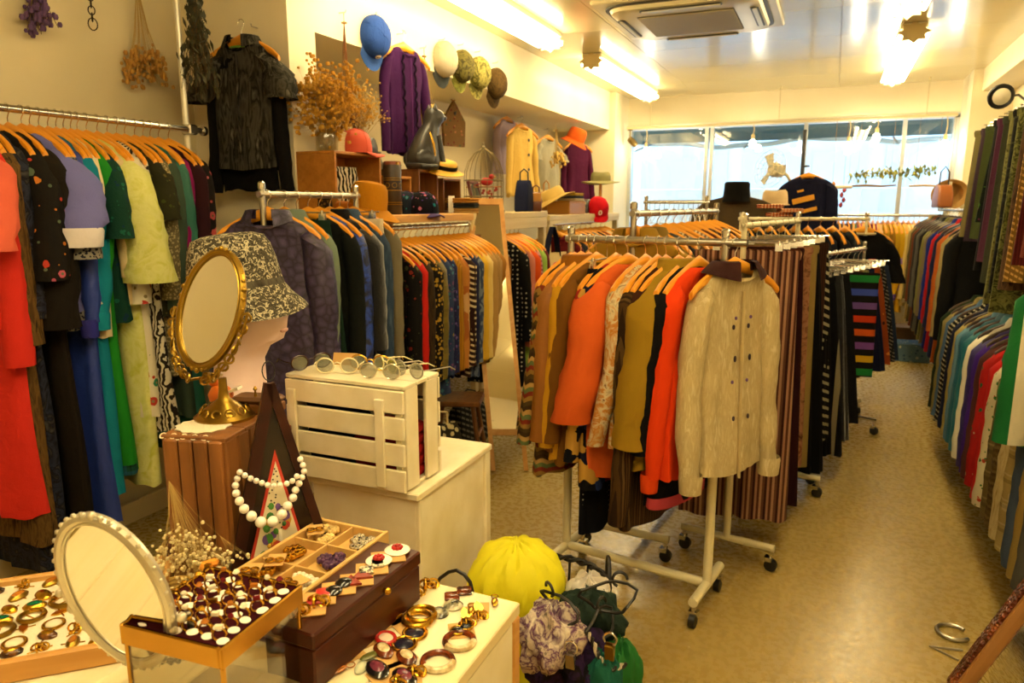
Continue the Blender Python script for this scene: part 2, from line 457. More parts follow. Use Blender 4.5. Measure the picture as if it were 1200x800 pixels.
ac = thing('air_conditioner', 'cream four-way cassette air conditioner with louvred grille set into the ceiling', 'air conditioner', (-.95, 5.14, ZC))
ACM = P('ac_plastic', '#d9cc9f', .35); ACD = P('ac_dark', '#3a3320', .5)
obj('panel', MB().bbox((0, 0, -.015), (1.08, 1.05, .03), .008), ACM, ac, False)
def rrect(hx, hy, r, n=5):
    p = []
    for cx, cy, a0 in ((hx - r, hy - r, 0), (-hx + r, hy - r, 90), (-hx + r, -hy + r, 180), (hx - r, -hy + r, 270)):
        for k in range(n + 1):
            a = R(a0 + 90 * k / n); p.append((cx + r * math.cos(a), cy + r * math.sin(a)))
    return p
obj('slot_ring', MB().prism(rrect(.485, .485, .14), .01, None, (0, 0, -.04)), ACD, ac, False)
obj('body', MB().loft([[(x, y, -.03) for x, y in rrect(.465, .465, .13)], [(x, y, -.062) for x, y in rrect(.45, .45, .12)], [(x, y, -.07) for x, y in rrect(.42, .42, .1)]], False, True), ACM, ac)
for dx, dy, lx, ly in ((0, -.415, .5, .05), (0, .415, .5, .05), (-.415, 0, .05, .5), (.415, 0, .05, .5)):
    fl = obj('air_slot', MB().prism(rrect(lx / 2, ly / 2, .024), .006, None, (dx, dy, -.0765)), ACD, ac, False)
    obj('louvre', MB().prism(rrect(lx / 2 - .012, ly / 2 - .012, .012), .005, None, (dx, dy, -.081)), ACM, fl, False)
gr = obj('grille', MB().box((0, 0, -.071), (.60, .56, .004)), ACD, ac, False)
sl = MB().box((0, 0, 0), (.59, .009, .008)).mesh('slat', False)
for k in range(26):
    o = obj('slat', sl, P('ac_slat', '#b9a973', .45), gr); o.location = (0, -.265 + .0212 * k, -.077)

BULB = P('lit_bulb', (1.0, .88, .62), .4, emit=60)
trk = thing('light_track', 'pale ceiling-hung light track running along the top of the shop window', 'track', (-.62, 8.62, 2.38))
obj('rail', MB().bbox((0, 0, 0), (3.35, .035, .03), .004), P('track_cream', '#d8c9a0', .4), trk, False)
for x in (-1.4, 0, 1.4):
    obj('hanger_rod', MB().tube([(x, 0, .01), (x, 0, .37)], .006, 6), P('track_cream', '#d8c9a0'), trk)
for n_, (bx, by) in enumerate(((757, 177), (882, 168), (994, 171), (1027, 161), (1107, 169))):
    p = on_y(bx, by, 8.62)
    t = thing('bulb_spotlight', ['bare glowing bulb spotlight hanging at the pier end of the window track', 'glowing bulb spotlight above the wall fan', 'glowing bulb spotlight hung low over the navy sweatshirt', 'starry bright bulb spotlight over the leaf garland', 'glowing bulb spotlight in the window corner by the pier'][n_], 'spotlight', tuple(p))
    obj('bulb', MB().lathe([(.004, -.048), (.02, -.044), (.034, -.025), (.036, 0), (.028, .022), (.014, .04)], 14), BULB, t)
    obj('socket', MB().lathe([(.016, .036), (.019, .05), (.019, .09), (.01, .1)], 12), P('socket_cream', '#cdbb8a', .4), t)
    top = 2.365 - p.z
    obj('stem', MB().tube([(0, 0, .09), (.01, 0, .09 + (top - .09) * .5), (0, 0, top)], .006, 6), P('socket_cream', '#cdbb8a'), t)
p = on_y(741, 166, 8.62)
t = thing('can_spotlight', 'small bronze can spotlight on the ceiling beside the window pier', 'spotlight', tuple(p))
obj('can', MB().lathe([(.0, -.06), (.034, -.06), (.038, 0), (.034, .05), (.015, .06)], 14, mat=rotm(R(35), R(-40))), P('bronze', '#7a6536', .35, .8), t)
ct = 2.365 - p.z
obj('bracket', MB().tube([(0, 0, .02), (-.03, 0, .06), (-.03, 0, ct)], .007, 6).lathe([(.03, ct - .012), (.03, ct)], 14, (-.03, 0, 0)), P('bronze', '#7a6536'), t)

# ------------------------------------------------------------------ hangers and garments
# local frame: origin where the hook sits on the rail, x across the shoulders, y out of the front, z up
def arc(cx, cz, r, a0, a1, n): return [(cx + r * math.cos(R(a0 + (a1 - a0) * i / n)), 0, cz + r * math.sin(R(a0 + (a1 - a0) * i / n))) for i in range(n + 1)]
def hook_mb(r=.0019):
    return MB().tube([(0, 0, -.068), (0, 0, -.034), (.006, 0, -.022), (.0145, 0, -.012)] + arc(0, 0, .0165, -20, 195, 9), r, 6)
def arms_mb():
    rings = []
    N = 16
    for i in range(N + 1):
        u = -1 + 2 * i / N; a = abs(u)
        x = .205 * u; z = -.072 - .085 * (a ** 1.35) - (.012 * max(0, a - .85) / .15)
        y = -.012 * a * a
        h = .023 * (1 - .4 * a) + .004 * (a < .12); d = .0105
        rings.append([Vector((x, y + d * math.cos(2 * math.pi * k / 8), z + h * math.sin(2 * math.pi * k / 8))) for k in range(8)])
    return MB().loft(rings, True, True)
HOOK = hook_mb().mesh('hook'); ARMS = arms_mb().mesh('arms'); ARMSD = arms_mb().mesh('arms'); BAR = MB().tube([(-.185, -.01, -.157), (.185, -.01, -.157)], .004, 6).mesh('bar')
WIREARMS = MB().tube([(0, 0, -.066), (-.20, 0, -.15), (-.2, 0, -.158), (.2, 0, -.158), (.2, 0, -.15), (0, 0, -.066)], .0028, 6).mesh('arms')
CLIPBAR = MB().tube([(-.155, 0, -.07), (.155, 0, -.07)], .003, 6).mesh('bar')
CLIP = MB().box((0, .006, -.098), (.028, .005, .05), rotm(R(10))).box((0, -.006, -.098), (.028, .005, .05), rotm(R(-10))).tube([(0, 0, -.062), (0, 0, -.078)], .006, 8).mesh('clip', False)
WHITEPL = P('white_hanger_plastic', '#e6e6e2', .35)
def hanger(p, rz, label, group, kind='wood', bar=False):
    nm = {'wood': 'wooden_hanger', 'dark': 'wooden_hanger', 'wire': 'plastic_hanger', 'clip': 'clip_hanger'}[kind]
    t = thing(nm, label, 'hanger', tuple(p), rz, group)
    if kind == 'wood':
        obj('arms', ARMS, HWOOD, t); obj('hook', HOOK, CHROME, t)
        if bar: obj('bar', BAR, HWOOD, t)
    elif kind == 'dark':
        obj('arms', ARMSD, HDARK, t); obj('hook', HOOK, CHROME, t)
    elif kind == 'wire':
        obj('arms', WIREARMS, WHITEPL, t); obj('hook', HOOK, CHROME, t)
    else:
        obj('hook', HOOK, CHROME, t); obj('bar', CLIPBAR, CHROME, t)
        for s in (-1, 1):
            c = obj('clip', CLIP, CHROME, t); c.location = (s * .12, 0, 0)
    return t

def sgn(v, e): return math.copysign(abs(v) ** e, v)
def lerp(a, b, t): return a + (b - a) * t
def body_mb(L, sd, wn=.07, wsh=.20, wch=.185, wh=.21, t=.034, th=.05, z0=-.084, drop=.072, nf=2.3, amp=.012, n=36, lean=0.0, jag=.006):
    g = random.Random(sd); ph = g.uniform(0, 6); ph2 = g.uniform(0, 6)
    prof = [(0, wn, .045), (.010, wn + .028, .047), (drop * .45, lerp(wn, wsh, .58), .042), (drop * .85, wsh - .022, .036), (drop + .012, wsh - .002, .034), (drop + .045, wsh + .006, .033)]
    m = max(6, int(L / .07))
    for i in range(1, m + 1):
        k = i / m; zz = lerp(drop + .045, L, k)
        wd = lerp(wsh + .006, wch, min(1, k * 5)) if k < .33 else lerp(wch, wh, (k - .33) / .67)
        prof.append((zz, wd, lerp(t, th, k)))
    rings = []
    for dz, wd, tt in prof:
        k = max(0, (dz - drop) / (L - drop)); ring = []
        for j in range(n):
            a = 2 * math.pi * j / n; c, s_ = math.cos(a), math.sin(a)
            x = wd * sgn(c, .75); y = tt * sgn(s_, .8)
            q = x / wd
            y += amp * k * (math.sin(nf * 3.1 * q + ph) + .5 * math.sin(nf * 6.3 * q + ph2 + k * 2)) + .004 * k * math.sin(a * 7 + ph)
            y += .006 * math.sin(k * 9 + ph + q * 3) * min(1, k * 3)
            dip = .05 * max(0, -s_) ** 1.5 * max(0, 1 - dz / .03) * max(0, 1 - abs(q) ** 3)
            z = z0 - dz - dip + (jag * math.sin(3 * a + ph) + jag * .6 * math.sin(8 * a + ph2)) * (k ** 3)
            ring.append(Vector((x + lean * k, y, z)))
        rings.append(ring)
    return MB().loft(rings)
def sleeve_mb(s, L, sd, wsh=.20, z0=-.084, drop=.072, r0=.052, r1=.04, out=.035, ysw=0.0, n=14, flat=.8, cuff=0):
    g = random.Random(sd * 3 + (s > 0)); ph = g.uniform(0, 6)
    top = z0 - drop
    rings = []
    m = max(8, int(L / .045))
    def el(cx, cy, cz, rx, ry, tilt, k):
        r = []
        for j in range(n):
            a = 2 * math.pi * j / n
            w_ = 1 + .06 * k * math.sin(2 * a + k * 16 + ph) + .05 * math.sin(3 * a + k * 29 + ph * 2) * min(1, 3 * k)
            r.append(Vector((cx + rx * w_ * math.cos(a), cy + ry * w_ * math.sin(a), cz - tilt * rx * math.cos(a) * s)))
        return r
    x0 = s * (wsh - .018)
    rings.append(el(x0 - s * .012, 0, top + .012, .012, .014, .4, 0))
    rings.append(el(x0 - s * .004, 0, top + .004, .030, .030, .6, 0))
    for i in range(m + 1):
        k = i / m
        cx = x0 + s * (out * (k ** .7) + .004); cy = ysw * k * k + .008 * math.sin(k * 5 + ph); cz = top - .03 - (L - .03) * k
        rr = lerp(r0, r1, k ** .8) * (1 + .05 * math.sin(k * 11 + ph))
        if cuff and k > .9: rr = r1 * .82
        rings.append(el(cx, cy, cz, rr * .85, rr * flat, .5 * (1 - k) ** 2, k))
    return MB().loft(rings, True, False)
def collar_mb(sd, wn=.07, z0=-.086, h=.03, spread=.035, gap=50):
    ringA, ringB, ringC, ringD = [], [], [], []
    N = 22
    for i in range(N + 1):
        a = R(270 + gap / 2 + (360 - gap) * i / N)
        c, s_ = math.cos(a), math.sin(a)
        f = 1 if i in (0, N) else 0
        ringA.append(Vector((wn * c, .05 * s_, z0 - .006)))
        ringB.append(Vector((wn * .95 * c, .046 * s_, z0 + h)))
        ringC.append(Vector(((wn + .014) * c, .062 * s_, z0 + h - .004)))
        k = max(0, -s_) ** 2
        ringD.append(Vector(((wn + spread) * c, (.068 + spread * .3) * s_, z0 - .012 - .03 * k)))
    return MB().loft([ringA, ringB, ringC, ringD], closed=False)
def disc_mb(c, r, h=.004, ax='y', n=10):
    m = rotm(R(90)) if ax == 'y' else None
    return MB().lathe([(r, 0), (r, h * .6), (r * .7, h)], n, c, mat=m)

GSEED = [100]
def garment(p, rz, name, label, cat, mat, L=.62, sl='long', slL=None, collar=None, mats=None, group=None, buttons=0, bmat=None, cuff=None, hem=None, th=.05, wh=.21, wsh=.20, wch=.182, amp=.012, nf=2.3, wn=.07, placket=None, sr=.05, srend=None, out=.03, ysw=None, lean=0, tilt=0, jag=.006, front=-1):
    """a top, dress or coat hanging on a rail; sleeves, collar, cuffs, buttons are parts"""
    GSEED[0] += 1; sd = GSEED[0]
    t = thing(name, label, cat, tuple(p), rz, group)
    if tilt: t.rotation_euler = (tilt, 0, rz)
    b = obj('body', body_mb(L, sd, wn=wn, wsh=wsh, wch=wch, wh=wh, th=th, amp=amp, nf=nf, lean=lean, jag=jag), mat, t)
    sm = (mats or {}).get('sleeve', mat)
    if sl:
        LL = slL or {'long': .56, 'short': .22, 'elbow': .34}[sl]
        r0, r1 = (sr, srend or sr * .78) if sl == 'long' else (sr * 1.1, srend or sr * 1.2)
        o_ = out if sl == 'long' else .075
        for s in (-1, 1):
            yy = ysw if ysw is not None else random.Random(sd + s).uniform(-.055, -.015)
            so = obj('sleeve', sleeve_mb(s, LL, sd, wsh=wsh, r0=r0, r1=r1, out=o_, ysw=yy, cuff=1 if cuff else 0), sm, t)
            if cuff:
                z = -.084 - .072 - LL
                x = s * (wsh - .018 + o_)
                k = r1 * 1.0
                obj('cuff', MB().lathe([(k * .95, .012), (k * 1.02, 0), (k * .92, -.055)], 14, (x, yy + .008 * math.sin(5), z), False, False, sx=.85, sy=.8), cuff, so)
    if collar is not None: obj('collar', collar_mb(sd, wn), collar, t)
    if placket is not None: obj('placket', MB().box((0, front * .052, -.098 - .03 - (L - .03) * .5), (.03, .012, (L - .07))), placket, t)
    for i in range(buttons):
        obj('button', disc_mb((0, front * (.050 + .012 * (i / max(1, buttons))), -.15 - (L - .12) * i / buttons), .0075), bmat or WHITEC, t)
    if hem is not None:
        obj('hem_band', MB().lathe([(1.0, .03), (1.02, 0), (1.0, -.012)], 30, (0, 0, -.084 - L), False, False, sx=wh + .004, sy=th + amp + .004), hem, t)
    return t
def skirt(p, rz, name, label, cat, mat, L=.7, w=0, tt=0, w0=.15, w1=.26, t0=.02, t1=.05, pl=9, amp=.014, group=None, band=None, z0=-.105):
    GSEED[0] += 1; g = random.Random(GSEED[0]); ph = g.uniform(0, 6)
    t = thing(name, label, cat, tuple(p), rz, group)
    rings = []; n = 64; m = 12
    for i in range(m + 1):
        k = i / m; ring = []
        for j in range(n):
            a = 2 * math.pi * j / n
            wd = lerp(w0, w1, k ** .8); tt = lerp(t0, t1, k)
            f = amp * (k * .8 + .2) * math.sin(pl * a + ph + .6 * math.sin(k * 3))
            ring.append(Vector(((wd + f * .5) * sgn(math.cos(a), .8), (tt) * sgn(math.sin(a), .8) + f * math.sin(a) + amp * .5 * k * math.sin(4 * math.cos(a) + ph), z0 - L * k + .006 * k * math.sin(2 * a + ph))))
        rings.append(ring)
    obj('body', MB().loft(rings), mat, t)
    obj('waistband', MB().lathe([(1, 0), (1.02, -.012), (1.0, -.034)], 30, (0, 0, z0 + .005), False, False, sx=w0 + .003, sy=t0 + .004 + amp * .3), band or mat, t)
    return t
def trousers(p, rz, name, label, cat, mat, L=1.0, w=.085, w1=.10, tt=.022, amp=.008, group=None, z0=-.105, band=None):
    GSEED[0] += 1; g = random.Random(GSEED[0])
    t = thing(name, label, cat, tuple(p), rz, group)
    for s in (-1, 1):
        ph = g.uniform(0, 6); rings = []; n = 24; m = 14
        for i in range(m + 1):
            k = i / m; ring = []
            for j in range(n):
                a = 2 * math.pi * j / n; wd = lerp(w, w1, k)
                x = s * (w * .98 + .012 * k) + wd * sgn(math.cos(a), .8)
                y = s * .006 * k + lerp(tt, tt * 1.3, k) * sgn(math.sin(a), .7) + amp * math.sin(6 * math.cos(a) + ph + k * 2) * (.4 + .6 * k)
                ring.append(Vector((x, y, z0 - L * k)))
            rings.append(ring)
        obj('leg', MB().loft(rings, False, True), mat, t)
    obj('waistband', MB().lathe([(1, 0), (1.02, -.012), (1.0, -.036)], 30, (0, 0, z0 + .005), False, False, sx=w * 2 + .004, sy=tt + .012), band or mat, t)
    return t

class Rail:
    def __init__(s, a, b, z):
        s.a = Vector((a[0], a[1], z)); s.b = Vector((b[0], b[1], z)); d = s.b - s.a
        s.L = d.length; s.ang = math.atan2(d.y, d.x)
    def at(s, t): return s.a.lerp(s.b, t)
    def px(s, x):      # parameter on the rail whose image column is x
        lo, hi = -.3, 1.3; f = lambda t: px_of(s.at(t)) - x
        up = f(hi) > f(lo)
        for _ in range(40):
            m = (lo + hi) / 2
            if (f(m) > 0) == up: hi = m
            else: lo = m
        return max(0.0, min(1.0, lo))
def rz_on(rail, twist=0): return rail.ang - math.pi / 2 + R(twist)   # shoulders square to the rail

def caster(parent, x, y, zt):
    f = obj('caster', MB().tube([(x, y, zt), (x, y, .06)], .009, 8).box((x, y + .006, .052), (.034, .03, .018)), CHROME, parent)
    obj('wheel', MB().lathe([(.014, -.014), (.026, -.011), (.026, .011), (.014, .014)], 14, (x, y - .004, .026), mat=rotm(0, R(90))), BLACKPL, parent)
def rack(name, label, rail, foot=.36, m=STEEL, mb_=None, r=.0125, base=True, top=.0, zb=.1, rod=None, ext=.02):
    """free-standing clothes rack under a Rail: two posts, feet with casters, base bar, hanging rail"""
    mb_ = mb_ or m
    o = (rail.a + rail.b) / 2; t = thing(name, label, 'clothes rack', (o.x, o.y, 0), rail.ang)
    h = rail.L / 2; z = rail.a.z
    obj('rail', MB().tube([(-h - .02, 0, z), (h + ext, 0, z)], r, 12), rod or m, t)
    for s in (-1, 1):
        po = obj('post', MB().tube([(s * h, 0, .55), (s * h, 0, z + .03 + top)], r * .95, 12), m, t)
        obj('sleeve_post', MB().tube([(s * h, 0, zb), (s * h, 0, .62)], r * 1.3, 12), mb_, po)
        obj('post_cap', MB().lathe([(r * 1.15, -.01), (r * 1.15, .012), (r * .6, .018)], 12, (s * h, 0, z + .03 + top)), CHROME, po)
        ft = obj('foot', MB().tube([(s * h, -foot / 2, zb), (s * h, foot / 2, zb)], r * 1.3, 12), mb_, t)
        for q in (-1, 1): caster(ft, s * h, q * (foot / 2 - .015), zb - .012)
    if base: obj('base_bar', MB().tube([(-h, 0, zb), (h, 0, zb)], r * 1.3, 12), mb_, t)
    return t

def F(c, c2=None, **k): return FAB('solid', c, c2, **k) if c2 else FAB('solid', c, **k)
def fill(rail, where, items, hlabel, hgroup, hk='wood', twist=0, jit=5, xo=None):
    """hang a list of (px or t, name, description, category, material, options) on a rail, one hanger each"""
    for it in items:
        q, nm, desc, cat, mat = it[:5]; kw = dict(it[5]) if len(it) > 5 else {}
        if xo is not None: tt = (on_x(q, 300, xo).y - rail.a.y) / (rail.b.y - rail.a.y)
        elif q > 1.5: tt = rail.px(q)
        else: tt = q
        tt = max(.01, min(.99, tt)); p = rail.at(tt)
        tw = kw.pop('tw', twist + rnd.uniform(-jit, jit)); rz = rz_on(rail, tw)
        hk_ = kw.pop('hk', hk); ty = kw.pop('ty', 'top')
        lab = desc + (' ' + where if where else '')
        if hk_: hanger(p, rz, {'wood': 'orange wooden hanger holding the ', 'dark': 'dark wooden hanger holding the ', 'clip': 'chrome clip hanger holding the '}[hk_] + desc, hk_ + ' hangers ' + hgroup, hk_)
        if ty == 'top': garment(p, rz, nm, lab, cat, mat, **kw)
        elif ty == 'skirt': skirt(p, rz, nm, lab, cat, mat, **kw)
        else: trousers(p, rz, nm, lab, cat, mat, **kw)

# --- rail of dresses along the plaster wall by the pillar
r1 = Rail((-2.70, .9), (-2.70, 2.60), 1.835)
t = thing('clothes_rail', 'chrome clothes rail on floor-to-ceiling poles along the plaster wall by the pillar', 'clothes rail', (-2.7, 1.7, 0))
obj('rail', MB().tube([(0, -1.1, 1.835), (0, .90, 1.835)], .0135, 12), CHROME, t)
for yy in (-1.05, .845):
    po = obj('pole', MB().tube([(-.03, yy, 0), (-.03, yy, ZC)], .014, 12), P('pole_white', '#d9d2bd', .3, .3), t)
    obj('clamp', MB().bbox((-.012, yy, 1.835), (.06, .05, .045), .006), CHROME, po)
obj('end_knob', MB().lathe([(.012, 0), (.022, .004), (.022, .022), (.012, .028)], 12, (0, .90, 1.835), mat=rotm(R(-90))), CHROME, t)
K = '#161310'
ROSEBLK = FAB('floral', '#1b1712', '#c2402f', '#d27a2c', '#b9556a', '#5c6b52', s=1.1, r=.36)
L1 = [
 (8, 'blouse', 'salmon pink and red blouse', 'blouse', F('#c8281c', '#a81c14'), dict(L=.62, sl='elbow', slL=.30, mats={'sleeve': F('#d9654c', '#c8523a')}, sr=.07)),
 (18, 'coat', 'coral red long-sleeved coat', 'coat', F('#d03024', '#b3251c'), dict(L=1.15, sr=.068, slL=.66)),
 (28, 'coat', 'shaggy brown tweed long coat', 'coat', FAB('streak', '#4a3418', '#6b4f26', '#2c1e0e', s=2.5), dict(L=1.25, sr=.06, slL=.6)),
 (44, 'dress', 'black and navy marbled long dress', 'dress', FAB('marble', '#0f0f16', '#2d3040', '#15131a', '#4a4640', s=2.2), dict(L=1.38, sr=.055, slL=.52)),
 (62, 'blouse', 'black blouse with scattered pink and orange flowers', 'blouse', ROSEBLK, dict(L=.60, sl='elbow', slL=.40, sr=.06)),
 (78, 'jacket', 'plain black jacket with wide straight sleeves', 'jacket', F('#1c160f', '#100c08'), dict(L=1.30, sr=.075, srend=.085, slL=.56, out=.04)),
 (93, 'shirt', 'lavender short-sleeved top edged in white', 'shirt', F('#6f6fae', '#5d5d9c'), dict(L=.6, sl='short', slL=.25, sr=.085, cuff=F('#d9d2d2'), tw=8)),
 (102, 'blouse', 'dark sequin-trimmed navy blouse', 'blouse', FAB('leopard', '#1c2233', '#8a8478', s=1.6), dict(L=.66, sl='elbow', slL=.34, sr=.055)),
 (112, 'dress', 'blue sparkly long dress', 'dress', F('#243a8c', '#1c2a78', rough=.5), dict(L=1.28, sl='long', slL=.56, sr=.05, cuff=F('#2f2f86'))),
 (122, 'shirt', 'teal long-sleeved shirt with buttoned cuffs', 'shirt', F('#12768a', '#0c6277'), dict(L=1.18, sr=.058, slL=.54, cuff=F('#148296'))),
 (131, 'blouse', 'cream crinkled blouse', 'blouse', F('#d8c9a2', '#c4b48a'), dict(L=.7, sr=.045, slL=.5)),
 (139, 'dress', 'emerald green long dress with tartan hem', 'dress', F('#1f7f22', '#146618'), dict(L=1.12, sr=.05, slL=.46, hem=FAB('plaid', '#1d4a3a', '#2a5c7c', '#0e1f16'))),
 (147, 'shirt', 'dark green patterned shirt', 'shirt', FAB('floral', '#12392c', '#1c5f48', '#0e2c44', s=1.5), dict(L=.66, sl='short', slL=.28, sr=.05)),
 (154, 'blouse', 'beige thin-knit blouse', 'blouse', F('#cdb78a'), dict(L=.6, sr=.04, slL=.42)),
 (164, 'dress', 'pale lime dress with wide lace sleeves', 'dress', FAB('marble', '#cfd06c', '#d9d98a', '#c3c452', s=1.4), dict(L=1.2, sl='elbow', slL=.44, sr=.085, srend=.11, tw=6)),
 (176, 'shirt', 'white shirt with red and green paisley flowers', 'shirt', FAB('floral', '#ddd3b6', '#b3392c', '#2f7f5c', '#c06a3a', '#8c7a52', s=1.0, r=.42), dict(L=.95, sr=.055, slL=.52)),
 (187, 'dress', 'black and white scrollwork print long dress', 'dress', FAB('zebra', '#d8cdb2', '#2a221a', s=2.2), dict(L=1.02, sl=None, wh=.24)),
 (197, 'shirt', 'dark olive printed shirt on the rail', 'shirt', FAB('floral', '#2c2a16', '#5c5326', '#3f4a1c', s=1.6), dict(L=.66, sl='short', sr=.05)),
 (206, 'blouse', 'speckled beige-grey blouse', 'blouse', FAB('leopard', '#a8996c', '#6f6446', s=1.5), dict(L=.9, sr=.055, slL=.52)),
 (217, 'jacket', 'grey-green plain jacket', 'jacket', F('#3c4a3a', '#2e3a2e'), dict(L=1.0, sr=.055, slL=.56)),
 (226, 'dress', 'bottle green satin dress', 'dress', F('#145c4c', '#0e4a3c', rough=.5), dict(L=1.15, sr=.05, slL=.5)),
 (234, 'blouse', 'magenta thin blouse', 'blouse', F('#7a1250'), dict(L=.6, sr=.04, slL=.4)),
 (243, 'jacket', 'dark maroon jacket', 'jacket', F('#2c1016', '#220b10'), dict(L=.8, sr=.05, slL=.52)),
 (254, 'blouse', 'black blouse with large pink roses', 'blouse', FAB('floral', '#1a1612', '#c46a66', '#a84848', '#4a5236', s=1.2, r=.45), dict(L=.66, sr=.045, slL=.46)),
]
for it in L1:
    it[5]['L'] *= 1.16 if it[5]['L'] > .9 else 1.06
    it[5]['slL'] = it[5].get('slL', .22) * 1.08
fill(r1, 'on the chrome rail by the pillar', L1, 'on the chrome rail by the pillar', 'on the chrome rail by the pillar', jit=4, xo=-2.47)
for k, (yy) in enumerate((1.42, 1.48)):
    hanger((-2.7, yy, 1.835), 0, 'empty orange wooden hanger at the open end of the chrome rail by the pillar', 'empty hangers on the chrome rail by the pillar')

# --- short steel rack in front of the pillar
r2 = Rail((-2.0, 2.20), (-2.0, 2.80), 1.54)
rack('steel_rack', 'short steel rack holding the purple snakeskin shirt, in front of the pillar', r2, foot=.4)
L2 = [
 (.04, 'shirt', 'purple satin shirt with snakeskin print', 'shirt', FAB('scale', '#3a2f4c', '#16101f', '#5a4c74', s=1.0, rough=.4), dict(L=.82, sr=.075, srend=.06, slL=.62, collar=FAB('scale', '#3a2f4c', '#16101f', '#5a4c74', s=1.0, rough=.4), tw=22, wh=.25)),
 (.2, 'shirt', 'grey-green cotton shirt', 'shirt', F('#6d7a68', '#5c6a58'), dict(L=.72, sr=.05, collar=F('#6d7a68'))),
 (.32, 'skirt', 'dark green skirt clipped by its waist', 'skirt', F('#142a1e', '#0e2016'), dict(ty='skirt', hk='clip', L=.8, w1=.22)),
 (.44, 'jacket', 'black tailored jacket with dark green lining', 'jacket', F('#10130f', '#0a0c0a'), dict(L=.74, sr=.05)),
 (.56, 'blouse', 'black blouse with bright blue sequin patch', 'blouse', FAB('marble', '#0c0d14', '#12183a', '#2a4cb4', '#0e1024', s=1.3, rough=.45), dict(L=.7, sr=.05)),
 (.68, 'jacket', 'black velvet jacket with puffed sleeves', 'jacket', F('#0d0a09', '#070505', sheen=.6), dict(L=.72, sr=.068, srend=.06, slL=.5, collar=F('#0d0a09'))),
 (.80, 'shirt', 'blue denim shirt', 'shirt', FAB('streak', '#34465c', '#2a3a50', '#465a70', s=1.4), dict(L=.78, sr=.055, slL=.6, collar=F('#3a4c62'))),
 (.9, 'skirt', 'pale beige skirt clipped by its waist', 'skirt', F('#cdbfa0', '#bfae8c'), dict(ty='skirt', hk='clip', L=.66, w0=.17, w1=.21)),
 (.97, 'shirt', 'grey-brown plain shirt', 'shirt', F('#6f6650', '#5f5642'), dict(L=.8, sr=.045)),
]
fill(r2, 'on the short steel rack', L2, 'on the short steel rack', 'on the short steel rack', twist=6, jit=4)

# --- rail below the wooden shelf
r3 = Rail((-2.0, 2.93), (-2.0, 4.0), 1.385)
t = thing('clothes_rail', 'chrome clothes rail fixed under the pine shelf board beside the pillar', 'clothes rail', (-2.0, 3.45, 0))
obj('rail', MB().tube([(0, -.58, 1.385), (0, .60, 1.385)], .0125, 12), CHROME, t)
for yy in (-.55, .57): obj('bracket', MB().box((0, yy, 1.402), (.03, .012, .062)), STEEL, t)
L3 = [
 ('blouse', 'black blouse with small red flowers', 'blouse', FAB('floral', '#14110d', '#8a2c20', '#4a4a2c', s=1.4), {}),
 ('cardigan', 'bright red cardigan', 'cardigan', F('#b81f14', '#9a160e'), {}),
 ('coat', 'dark brown tweed coat', 'coat', FAB('streak', '#2c2010', '#3d2e18', '#1c1408', s=2), dict(L=.86)),
 ('blouse', 'gold and black leopard print blouse', 'blouse', FAB('leopard', '#b08a2c', '#171208', s=.9), dict(sr=.062)),
 ('shirt', 'olive satin shirt', 'shirt', FAB('plaid', '#6c5c14', '#84701c', '#4e4410', s=.6, rough=.5), dict(sr=.06)),
 ('blouse', 'blue and teal paisley blouse', 'blouse', FAB('floral', '#2c3a5c', '#3d6c7c', '#6b3f6c', '#a08c3c', s=1.7, r=.42), dict(sr=.06, L=.78)),
 ('shirt', 'navy shirt with tiny violet flowers', 'shirt', FAB('floral', '#23264a', '#6a4c84', '#3c6c8c', s=2.0), {}),
 ('jacket', 'mustard yellow corduroy jacket', 'jacket', FAB('stripe', '#a8761a', '#94640f', s=6), {}),
 ('blouse', 'plum blouse with orange patchwork sleeves', 'blouse', F('#4c2440'), dict(mats={'sleeve': FAB('blocks', '#b87830', '#c69a60', '#a8622a', s=.8)}, sr=.055)),
 ('jacket', 'brown jacket with cream houndstooth check', 'jacket', FAB('check', '#2c160e', '#cdb78c', s=1.1), dict(sr=.066, L=.74, tw=10)),
 ('cardigan', 'deep navy cardigan', 'cardigan', F('#181c3c', '#101430'), {}),
 ('blouse', 'grey-blue blouse with swirling leaf print', 'blouse', FAB('zebra', '#6c7684', '#34405a', s=1.4), dict(sr=.058, L=.76)),
 ('shirt', 'butter yellow long-sleeved shirt', 'shirt', F('#c8a030', '#b48a20'), dict(sr=.055)),
 ('blouse', 'pale yellow silk blouse', 'blouse', F('#d0b262', '#c09e4c', rough=.5), dict(sr=.055)),
 ('jacket', 'camel wool jacket', 'jacket', F('#a8844a', '#94703a'), dict(sr=.06)),
 ('cardigan', 'beige fine-knit cardigan', 'cardigan', FAB('stripe', '#b49058', '#a07c46', s=7), dict(sr=.058)),
 ('jacket', 'tan suede jacket with buttoned cuffs', 'jacket', F('#9c6a2c', '#8a5a20'), dict(sr=.062, cuff=F('#8a5a20'))),
 ('coat', 'walnut brown coat with wide collar', 'coat', F('#6c4218', '#5a3410'), dict(sr=.06, collar=F('#6c4218'))),
]
L3 = [(.02 + .96 * i / (len(L3) - 1),) + q[:4] + (dict(dict(L=.70, slL=.60, sr=.052, out=.02), **q[4]),) for i, q in enumerate(L3)]
fill(r3, 'on the rail under the pine shelf', L3, 'on the rail under the pine shelf', 'under the pine shelf', twist=8, jit=4)

